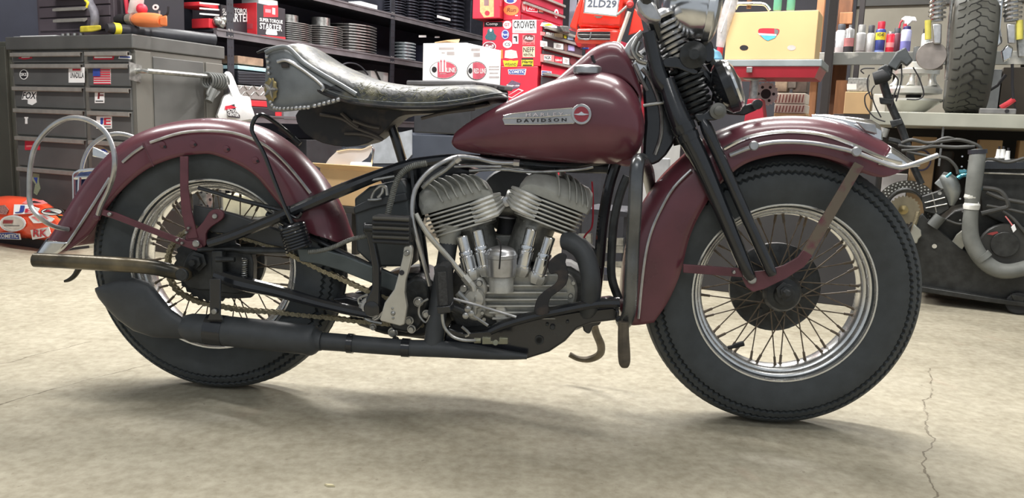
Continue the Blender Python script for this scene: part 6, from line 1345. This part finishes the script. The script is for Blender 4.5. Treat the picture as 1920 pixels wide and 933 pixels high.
def cylinder(cx, cy, ang, mir):
    ca, sa = math.cos(ang), math.sin(ang)
    def q(u, v, off): return P(cx+(u*mir)*ca*1.0+v*sa, cy+(u*mir)*sa-v*ca, off)
    # head
    def ring(vt, off, ul, ur):
        pts = [(ul, 0), (ul-1, vt*.45), (ul+5, vt*.82), (ul+16, vt*.97), (ul+34, vt), (ur-40, vt*.98), (ur-18, vt*.85), (ur-5, vt*.55), (ur, vt*.2), (ur, 0)]
        return [q(u, v, off) for u, v in pts]
    rings = [ring(v, o, l, r) for v, o, l, r in ((12, .100, -64, 62), (19, .099, -66, 66), (30, .088, -68, 69), (40, .070, -69, 70), (47, .045, -69, 70), (50, .01, -68, 68), (48, -.05, -64, 62), (30, -.075, -60, 58), (8, -.08, -58, 56))]
    if mir < 0: rings = [r[::-1] for r in rings]
    hd = part('cylinder_head', MB().loft(rings), alup, smooth=45, bevel=.003)
    for k, u in enumerate([-34+14.5*i for i in range(7)] if mir > 0 else [-53, -43, -31, -17, 4]):
        h0 = 1+.0*k; sc_ = 1-.035*max(0, k-3)**1.6 if mir > 0 else (.84, .92, .97, 1, 1)[k]; L = mir
        pth = [(u+10*L, 13, .1005), (u+8*L, 20, .0995), (u+3*L, 31*sc_+1, .0885), (u-3*L, 42*sc_+1, .0705), (u-10*L, 49.5*sc_+1, .045), (u-18*L, 52*sc_, .01), (u-24*L, 50*sc_, -.04)]
        pth = [(max(-64, min(64, a)), b, c) for a, b, c in pth]
        mbf = MB(); rr = []
        for i, (a, b, c) in enumerate(pth):
            n = V((0, -.6, .8)) if i > 1 else V((0, -1, .1))
            if i > 4: n = V((0, 0, 1))
            t = .0016; p = q(a, b, c); d = (q(a+1, b, c)-p).normalized()*t*1.3; n = n.normalized()*.0105
            rr.append([p-d-n*.5, p+d-n*.5, p+d*.7+n, p-d*.7+n])
        mbf.loft(rr); obj('head_fin', mbf, alup, hd, smooth=60)
    mb = MB()
    for u, v, o in ((-60, 8, .102), (-30, 6, .104), (10, 6, .104), (50, 6, .104)): pass
    # cylinder barrel with stacked fins
    cyl_c = q(0, -4, .0); ax = (q(0, 10, 0)-q(0, 0, 0)).normalized()
    br = part('cylinder_barrel', MB().loft([[q(u, v, o) for u, o in [(uc+uh*math.cos(t), .01+.07*math.sin(t)) for t in [2*math.pi*k/24 for k in range(24)]]] for v, uc, uh in ((-118, 16, 36), (-52, 16, 38), (-50, 4, 58), (2, 2, 60))]), aludark, smooth=60)
    vs_ = [(-5, -66, 66), (-13, -66, 66), (-21, -64, 68), (-29, -62, 69), (-37, -60, 68), (-45, -56, 62)]
    for i, (v, l, r) in enumerate(vs_):
        def fr(vv, g): 
            pts = [(l-g, -.05), (l-g, .075), (l+6, .092+g*.001), (l+16, .100+g*.001), (r-26, .100+g*.001), (r-8, .085), (r+g, .06), (r+g, -.05), (r-20, -.075), (l+20, -.075)]
            return [q(a, vv, b) for a, b in pts]
        R_ = [fr(v+1.9, -1), fr(v, 0), fr(v-1.9, -1)]
        obj('cooling_fin', MB().loft(R_ if mir > 0 else [x[::-1] for x in R_]), alu, br, bevel=.0008)
    for i in range(8):
        v = -54-7*i; l, r = -12+i*.8, 48-i*1.6
        R_ = [[q(a, vv, b) for a, b in ((l, -.06), (l, .05), (l+8, .066), (r-8, .066), (r, .05), (r, -.06))] for vv in (v+1.2, v-1.2)]
        obj('cooling_fin', MB().loft(R_ if mir > 0 else [x[::-1] for x in R_]), aludark, br)
    # valve chest: smooth lump with ribs running into the intake
    for i in range(5):
        v = -6-8.5*i
        obj('port_rib', MB().tube([q(22, v, .098), q(45, v+1, .103), q(66, v+3, .094), q(82, v*.75+2, .07)], [.0035, .0075, .0075, .004], 8), alu, br)
    obj('valve_chest', MB().loft([[q(u, -22+hh*math.sin(t), .02+ww*math.cos(t)) for t in [2*math.pi*k/16 for k in range(16)]] for u, hh, ww in ((24, 22, .072), (50, 24, .078), (70, 18, .060), (88, 13, .03))] if mir > 0 else [[q(u, -22+hh*math.sin(t), .02+ww*math.cos(t)) for t in [2*math.pi*k/16 for k in range(16)]][::-1] for u, hh, ww in ((24, 22, .072), (50, 24, .078), (70, 18, .060), (88, 13, .03))]), alu, br, smooth=60)
    return hd
cylinder(858, 384, math.radians(-16.5), 1)
cylinder(1038, 378, math.radians(21), -1)
part('intake_manifold', ptube([(915, 384), (935, 388), (952, 390), (972, 388), (990, 384)], [15, 13, 14, 13, 15], .03, 3, 16), aludark)
mb = MB().lathe([(.012, 0), (.012, .02), (.008, .021)], P(951, 377, .05), (0, -1, 0), 16); mb.tube(sm(PP([(941, 374), (951, 368), (960, 376)], .06), 3), .002, 6); part('manifold_clamp', mb, dchrome)
part('carburetor_bowl', ptube([(952, 408), (950, 440)], [18, 20], -.02, 1, 18), rubber_d)
part('air_cleaner', MB().lathe([(.085, 0), (.09, .01), (.085, .03), (.03, .035)], P(960, 375, -.12), (0, -1, 0), 32), matte)
# valve spring covers
for (x0, y0), (x1, y1), o in (((866, 442), (882, 508), .10), ((895, 430), (910, 500), .088), ((997, 428), (979, 500), .088), ((1031, 444), (1010, 515), .10)):
    a, b = P(x0, y0, o), P(x1, y1, o); ax = b-a; L = ax.length
    pf = [(.011, 0), (.0125, .002), (.0125, L*.42), (.0145, L*.43), (.0155, L*.46), (.0155, L*.52), (.014, L*.53), (.014, L*.56), (.0168, L*.57), (.0168, L*.93), (.019, L*.94), (.019, L)]
    part('valve_cover_tube', MB().lathe([(r*1.14, h) for r, h in pf], a, ax, 24), chrome)
    part('tappet_block', MB().lathe([(.022, -.003), (.024, .003), (.023, .010), (.018, .022)], b, ax, 8), alu)
# timer dome
tm = part('ignition_timer', MB().lathe([(.034, -.046), (.036, -.044), (.0375, -.02), (.038, -.002), (.0395, 0), (.0395, .008), (.037, .010), (.035, .016), (.029, .022), (.016, .027), (.004, .028)], P(940, 482, .12), P(940, 440, .12)-P(940, 482, .12), 36), dchrome)
obj('timer_clip', MB().tube(sm(PP([(936, 504), (938, 480), (939, 462), (937, 452), (930, 446)], .160), 3), .002, 6), leather_b, tm)
obj('timer_neck', MB().lathe([(.03, -.085), (.03, -.05), (.026, -.04)], P(940, 482, .115), P(940, 440, .12)-P(940, 482, .12), 20), alu, tm)
# exhaust
part('exhaust_port', ptube([(846, 420), (843, 438), (841, 455)], [24, 20, 18], .07, 1, 18), alup)
part('exhaust_pipe', ptube([(842, 450), (836, 490), (828, 540), (818, 600), (812, 650)], [17, 17, 18, 18, 18], [.07, .08, .09, .11, .12], 4, 16), matte)
part('exhaust_pipe', ptube([(1058, 452), (1072, 454), (1092, 470), (1104, 500), (1108, 540), (1102, 580), (1080, 600), (1040, 615), (980, 630)], [16, 18, 18, 18, 18, 17, 17, 16, 16], [.09, .10, .11, .12, .12, .09, .04, 0, 0], 5, 16), matte)
part('exhaust_pipe', ptube([(988, 668), (950, 665), (900, 660), (860, 656), (810, 653), (770, 652), (700, 647), (655, 643), (602, 639)], [5, 9, 13, 15, 16, 15.5, 16, 16.5, 17], .125, 3, 18), matte)
part('muffler', ptube([(604, 639), (598, 638.5), (593, 638.5), (589, 638), (583, 637), (574, 636), (480, 626), (396, 617), (360, 614), (351, 614), (344, 616)], [18, 19, 24, 28, 30, 28, 28.5, 28, 27, 24, 20], .13, 1, 28), matte)
part('muffler_clamp', ptube([(423, 620), (390, 616)], 29, .13, 1, 28), gloss)
part('pipe_clamp', ptube([(663, 644), (652, 643)], 18.5, .125, 1, 20), gloss)
part('pipe_clamp', ptube([(769, 652), (754, 651)], 17.5, .125, 1, 20), gloss)
rings = []
for (x0, y0), (x1, y1), hw in (((346, 597), (344, 635), .026), ((322, 580), (322, 634), .028), ((300, 552), (286, 632), .028), ((280, 528), (250, 620), .025), ((248, 520), (222, 600), .020), ((216, 526), (200, 578), .015), ((194, 533), (184, 558), .012), ((178, 540), (178, 545), .010)):
    n = 20; r = []
    for k in range(n):
        t = 2*math.pi*k/n; f = (1+math.cos(t))/2; r.append(P(x1+(x0-x1)*f, y1+(y0-y1)*f, .13+hw*math.copysign(abs(math.sin(t))**.8, math.sin(t))))
    rings.append(r)
part('fishtail', MB().loft(rings), matte, smooth=60)
part('muffler_hanger', slab([(392, 522), (414, 522), (413, 590), (419, 600), (388, 600), (393, 588)], .165, .006), gloss, bevel=.002)
mb = MB(); bolt(mb, 403, 583, .166, 5.5, .008, 12); part('bolt', mb, steel)
part('rear_crash_pipe', ptube([(66, 487), (110, 489), (200, 494), (280, 500), (320, 508), (345, 514), (350, 515)], [13.5, 13.5, 14, 14, 14, 13, 10], [.16, .16, .16, .16, .15, .13, .10], 4, 18), bark)
part('pipe_mount', MB().lathe([(.016, 0), (.016, .008), (.014, .01)], P(343, 514, .155), (0, -1, 0), 18), greasy)
part('crash_pipe_hook', ptube([(148, 503), (140, 516), (130, 524), (121, 527)], [6, 5, 4, 2.5], .05), bark)

# ---- rear axle area, chain guard
part('axle_carrier', slab([(352, 476), (372, 466), (410, 462), (432, 470), (470, 470), (474, 520), (470, 544), (440, 552), (395, 545), (352, 540), (340, 510)], .09, .03, 2), greasy, bevel=.004)
part('brake_anchor', slab([(398, 548), (470, 540), (474, 520), (480, 536), (478, 550), (470, 558), (440, 560), (410, 556)], .07, .012, 1), greasy, bevel=.002)
part('brake_rod', ptube([(372, 468), (430, 466), (462, 469), (540, 470)], [5, 5, 7, 6], .10), greasy)
part('adjuster_block', slab([(396, 470), (416, 470), (418, 516), (396, 518)], .118, .03), greasy, bevel=.003)
part('adjuster_bolt', ptube([(405, 486), (440, 486)], 5, .118, 1), greasy)
mb = MB().coil(P(459, 484, .10), P(458, 520, .10), .006, .0018, 9); part('return_spring', mb, steel)
part('torque_rod', ptube([(372, 352), (400, 360), (450, 374), (540, 397)], 4.2, .082), gloss)
part('chain_guard', slab([(362, 384), (400, 392), (440, 402), (500, 424), (548, 440), (552, 468), (500, 458), (440, 440), (400, 436), (360, 420)], .076, .02), M('dark_guard_paint', (58, 60, 62), .45, 0, .2, 20), bevel=.003)
part('chain_guard', slab([(556, 466), (600, 466), (640, 477), (700, 500), (762, 524), (760, 545), (742, 548), (700, 532), (640, 508), (600, 496), (562, 490)], .085, .02), M('blue_grey_guard', (84, 92, 94), .4, .3, .2, 14), bevel=.003)
part('frame_tube', ptube([(500, 400), (560, 432), (620, 462), (700, 500), (790, 540)], 5, .07), gloss)
part('mud_flap', slab([(622, 560), (650, 556), (676, 562), (690, 600), (660, 602), (648, 580), (636, 574)], .06, .06, 1), gloss, bevel=.004)
# chain
cpts = sm([(792, 608), (740, 607), (700, 604), (660, 600), (600, 593), (520, 585), (450, 580), (410, 573), (375, 566), (350, 555), (334, 545), (322, 528), (316, 505), (316, 480), (324, 458), (342, 438), (368, 428), (400, 430), (440, 441), (480, 452), (520, 465), (560, 484), (600, 504), (640, 522), (690, 545), (740, 562)], 24)
cp3 = [P(a, b, .062) for a, b in cpts]
acc = [0]
for a, b in zip(cp3, cp3[1:]): acc.append(acc[-1]+(b-a).length)
def along(s_):
    import bisect
    i = min(len(cp3)-2, max(0, bisect.bisect_right(acc, s_)-1)); f = (s_-acc[i])/(acc[i+1]-acc[i]); return cp3[i].lerp(cp3[i+1], f)
pitch = .0148; nl = int(acc[-1]/pitch)
rb = MB()
for i in range(nl): p = along(i*pitch); rb.cyl(p+V((0, -.0075, 0)), p+V((0, .0075, 0)), .0042, seg=8)
chn = part('drive_chain', rb, chainm)
def linkmesh(o):
    q = []
    for k in range(9): t = math.pi/2+math.pi*k/8; q.append((.0062*math.cos(t), .0062*math.sin(t)))
    q.append((pitch/2, -.0042))
    for k in range(9): t = -math.pi/2+math.pi*k/8; q.append((pitch+.0062*math.cos(t), .0062*math.sin(t)))
    q.append((pitch/2, .0042)); mb = MB()
    for sd in (-1, 1):
        mb.prism([(x, sd*o-.0008, z) for x, z in q], (0, .0016, 0))
    for x in (0, pitch): mb.cyl((x, -o-.0026, 0), (x, -o, 0), .0026, seg=8)
    return mb
lmi, lmo = linkmesh(.0058), linkmesh(.0078)
for i in range(nl-1):
    a, b = along(i*pitch), along((i+1)*pitch); m_ = lmi if i % 2 else lmo
    o = obj('chain_link', m_, chainm, chn, smooth=0); o.location = a; o.rotation_euler = (0, -math.atan2(b.z-a.z, b.x-a.x), 0)
    if i % 2: lmi = o.data
    else: lmo = o.data
mb = MB(); q = []
for k in range(60):
    t = 2*math.pi*k/60; r = .092 if k % 2 else .098; q.append(V((r*math.cos(t), -.058, RT+r*math.sin(t))))
mb.prism(q, (0, -.007, 0)); part('sprocket', mb, greasy)
# kick spring rod and coil
part('stand_spring_rod', ptube([(548, 418), (533, 385), (515, 340), (495, 288), (478, 258), (472, 240), (478, 222), (488, 215), (502, 220), (530, 240), (562, 268)], 4, [.13]*7+[.12, .11, .08, .05], 4, 8), gloss)
part('rod_fork', ptube([(524, 240), (540, 250), (563, 270)], 5, .06), leather_b)
part('stand_spring', MB().coil(P(547, 420, .13), P(561, 466, .13), 22*PXM, 3.2*PXM, 8.5, 8, 20), gloss)
part('spring_hook', ptube([(566, 398), (558, 408), (545, 402), (540, 386)], 3, .12), gloss)
def ribbed(l, r, off, name, mat, step=.0045):
    q = sm(PP(l, off), 10); d = 0; out = []; rr = []; L = 0
    for i, p in enumerate(q):
        if i: L += (p-q[i-1]).length
        out.append(p)
    n = max(8, int(L/step*2)); pts = []; acc_ = [0]
    for a, b in zip(out, out[1:]): acc_.append(acc_[-1]+(b-a).length)
    j = 0
    for k in range(n+1):
        s_ = L*k/n
        while j < len(acc_)-2 and acc_[j+1] < s_: j += 1
        f = (s_-acc_[j])/max(1e-9, acc_[j+1]-acc_[j]); pts.append(out[j].lerp(out[j+1], min(1, f))); rr.append(r*PXM*(1.0 if k % 2 else .82))
    return part(name, MB().tube(pts, rr, 10), mat)
ribbed([(578, 472), (600, 470), (625, 463), (655, 450), (682, 443), (700, 441)], 4.5, .13, 'wire_conduit', conduit)
ribbed([(726, 406), (732, 380), (740, 350), (752, 326), (772, 312), (800, 306)], 6, .13, 'wire_conduit', conduit)
# battery box, gearbox, pedals
part('battery_box', slab([(664, 372), (692, 350), (752, 336), (760, 350), (772, 420), (772, 500), (700, 500), (668, 470)], .07, .14), M('dark_grey_box', (62, 67, 70), .5, 0, .15, 15), bevel=.006)
part('battery_lid', slab([(662, 388), (690, 374), (760, 360), (764, 376), (700, 390), (664, 402)], .078, .15), M('dark_grey_lid', (56, 60, 64), .45, 0, .15, 15), bevel=.004)
mb = MB()
for l in ([(696, 372), (702, 358), (715, 348), (724, 352), (726, 366)], [(708, 370), (716, 362), (718, 352)], [(690, 374), (704, 374), (716, 372)], [(640, 345), (680, 340), (740, 330)]): mb.tube(sm(PP(l, .09), 4), .004, 7)
part('battery_terminal', mb, steel)
gb = part('gearbox', slab([(676, 560), (690, 540), (720, 520), (770, 512), (800, 520), (822, 545), (820, 600), (808, 628), (770, 632), (720, 628), (690, 612)], .06, .16, 2), greasy, bevel=.01)
part('gearbox_cover', slab([(760, 530), (790, 520), (806, 545), (800, 590), (780, 622), (740, 620), (730, 600)], .10, .05, 2), greasy, bevel=.008)
mb = MB()
for x, y, r, o in ((737, 622, 7, .09), (772, 616, 6, .11), (785, 565, 7, .115), (800, 588, 6, .11), (768, 600, 6, .12), (742, 636, 5, .08), (700, 612, 5, .07)): bolt(mb, x, y, o, r, .012, 12); mb.lathe([(r*PXM*1.35, 0), (r*PXM*1.35, .004)], P(x, y, o), (0, -1, 0), 16)
part('bolt', mb, steel)
mb = MB()
for r in (24, 20, 16): mb.lathe([((r-2)*PXM, 0), (r*PXM, .003), (r*PXM, .008+(24-r)*.001), ((r-2)*PXM, .010+(24-r)*.001)], P(697, 578, .10), (0, -1, 0), 28)
part('kick_gear_ring', mb, dchrome)
mb = MB()
mb.tube(sm(PP([(803, 560), (788, 570), (786, 590), (798, 604), (806, 590)], .125), 4), .003, 7); mb.tube(sm(PP([(672, 568), (682, 572), (682, 590), (690, 600), (716, 606)], .11), 4), .004, 7); mb.tube(sm(PP([(676, 574), (672, 560), (690, 552)], .11), 4), .003, 7)
part('gearbox_clip', mb, steel)
part('kick_crank', slab([(680, 418), (700, 418), (702, 436), (700, 445), (706, 470), (712, 500), (712, 560), (712, 575), (705, 590), (692, 592), (684, 584), (686, 560), (697, 540), (697, 500), (690, 460), (685, 440), (680, 436)], .155, .022, 1), gloss, bevel=.005)
part('kick_hub', MB().lathe([(.022, -.05), (.022, .0), (.019, .006), (.006, .008)], P(698, 578, .15), (0, -1, 0), 22), gloss)
kp = part('kick_pedal', slab([(700, 404), (764, 408), (768, 412), (768, 456), (760, 460), (702, 456), (697, 450), (697, 408)], .20, .05), rubber_d, bevel=.006)
for k in range(6):
    y = 409+8.6*k
    obj('pedal_rib', MB().tube(PP([(699, y), (720, y+.6), (767, y+3)], .201), .0042, 8), rubber_d if k % 2 else M('worn_rubber_rib', (72, 70, 64), .6), kp)
part('pedal_axle', MB().tube(PP([(684, 427), (774, 432)], .175), .009, 12), greasy)
bp = part('brake_pedal', slab([(757, 463), (761, 460), (770, 460), (773, 465), (772, 482), (768, 500), (761, 525), (759, 548), (763, 575), (758, 608), (750, 611), (714, 602), (712, 598), (721, 567), (739, 542), (748, 510), (755, 480)], .185, .018), pedal, bevel=.004, bseg=3)
obj('pedal_hole', MB().cyl(P(753, 511, .184), P(753, 511, .188), 4.6*PXM, seg=16), mark, bp)
mb = MB().sphere(P(737, 587, .186), .006, seg=10); bolt(mb, 763, 474, .187, 5, .008, 12); bolt(mb, 736, 578, .185, 2.5, .002, 10); bolt(mb, 737, 596, .185, 2.5, .002, 10)
obj('pedal_bolt', mb, steel, bp)
fp = part('footpeg_block', slab([(817, 503), (822, 497), (834, 497), (839, 503), (843, 584), (822, 587), (813, 500)], .22, .07), rubber_d, bevel=.004)
obj('peg_face', slab([(820, 510), (836, 509), (840, 572), (824, 574)], .2225, .004), M('peg_rubber_face', (58, 58, 58), .7, 0, .3, 200, .8, 300), fp, bevel=.001)
obj('peg_end', slab([(818, 575), (844, 573), (845, 586), (821, 588)], .226, .05), gloss, fp, bevel=.002)
# oil lines and rods
part('oil_line', ptube([(966, 305), (930, 304), (890, 296), (855, 294), (822, 308), (795, 330), (777, 360), (773, 400), (780, 440), (794, 490), (806, 535)], 4.2, [.06, .07, .09, .12, .15, .16, .165, .17, .17, .16, .15], 5), dchrome)
part('oil_line', ptube([(856, 300), (835, 318), (810, 335), (792, 352)], 4, .135), steel)
mb = MB(); mb.cyl(P(963, 305, .075), P(974, 306, .075), 6.5*PXM, seg=6); mb.cyl(P(854, 302, .14), P(862, 296, .14), 6.5*PXM, seg=6); part('line_nut', mb, dchrome)
part('oil_line', ptube([(780, 400), (790, 420), (808, 446), (840, 482), (866, 515), (876, 526)], [4, 4.5, 5, 5, 5.5, 5], [.17, .17, .165, .15, .14, .135], 4), pedal)
mb = MB(); mb.cyl(P(870, 518, .14), P(880, 530, .14), 8*PXM, seg=6); mb.tube(sm(PP([(878, 528), (886, 535), (888, 545)], .135), 3), 6*PXM, 10); part('line_nut', mb, pedal)
part('shift_rod', ptube([(844, 558), (900, 573), (968, 594)], 2.6, .15, 1), dchrome)
part('drain_line', ptube([(829, 588), (833, 612), (848, 630), (868, 637), (892, 638)], 3, .17), steel)
mb = MB(); mb.cyl(P(889, 638, .165), P(902, 638, .165), .007, seg=8); mb.prism(PP([(904, 632), (920, 633), (920, 640), (936, 640), (936, 633), (952, 634), (952, 645), (904, 645)], .17), (0, .012, 0)); mb.cyl(P(929, 642, .172), P(929, 642, .16), .007, seg=12)
part('line_connector', mb, M('brass_grey_fitting', (136, 136, 118), .4, .6), bevel=.001)
part('master_cylinder', MB().tube(PP([(846, 574), (862, 580), (876, 586)], .14), [.011, .012, .012], 14), greasy)
mb = MB()
for x, y in ((878, 578), (884, 586), (874, 590)): mb.lathe([(.008, 0), (.008, .01), (.005, .012)], P(x, y, .15), (0, -1, 0), 12)
mb.tube(sm(PP([(880, 588), (900, 600), (915, 610)], .14), 3), .004, 6); mb.tube(sm(PP([(866, 612), (880, 625), (872, 630)], .12), 3), .004, 6)
part('cable_joint', mb, steel)
part('throttle_rod', ptube([(880, 320), (940, 317), (1000, 322), (1080, 318), (1112, 312)], 3, .06), steel)
part('choke_rod', ptube([(852, 312), (890, 311), (940, 312)], 2.4, .07), dchrome)
part('primer_valve', MB().tube(PP([(1039, 316), (1038, 334)], .02), .004, 8), dchrome)
part('gear_lever_strap', slab([(1004, 590), (1003, 572), (1010, 556), (1026, 542), (1040, 533), (1046, 522), (1044, 512), (1034, 514), (1028, 508), (1028, 494), (1040, 480), (1054, 474), (1063, 480), (1060, 492), (1066, 512), (1062, 532), (1048, 546), (1034, 556), (1028, 570), (1028, 588)], .15, .008, 2), leather_b, bevel=.002)
part('coil_box', slab([(1095, 450), (1124, 474), (1110, 492), (1086, 470)], .03, .05), rubber_d, bevel=.003)
mb = MB(); patch(mb, lambda u, v: P(1096+14*u+(-8)*(1-v), 474+12*u+(-10)*v, .031), 'rect'); part('coil_label', mb, M('blue_green_label', (90, 140, 150), .5, 0, .3, 200))
part('plug_wire', ptube([(1086, 462), (1098, 440), (1110, 424), (1112, 380), (1110, 340)], 1.8, .0), redp)
part('voltage_regulator', slab([(1112, 496), (1128, 502), (1128, 540), (1118, 556), (1108, 540)], .04, .06, 1), gloss, bevel=.004)
part('clutch_cable', ptube([(1260, 190), (1245, 240), (1232, 262), (1215, 280), (1224, 262), (1216, 256), (1208, 268)], 1.6, .03), rubber_d)
# far-side clutter seen through the frame
part('primary_cover', slab([(650, 560), (700, 540), (830, 540), (900, 560), (940, 600), (920, 640), (820, 640), (700, 620), (660, 600)], -.06, .03, 2), gloss, bevel=.006)
part('oil_tank', slab([(700, 320), (780, 305), (850, 305), (900, 320), (860, 345), (800, 380), (790, 430), (772, 440)], -.03, .07, 1), gloss, bevel=.01)
part('engine_core', slab([(880, 440), (1020, 440), (1010, 520), (880, 520)], .02, .08), aludark, bevel=.004)
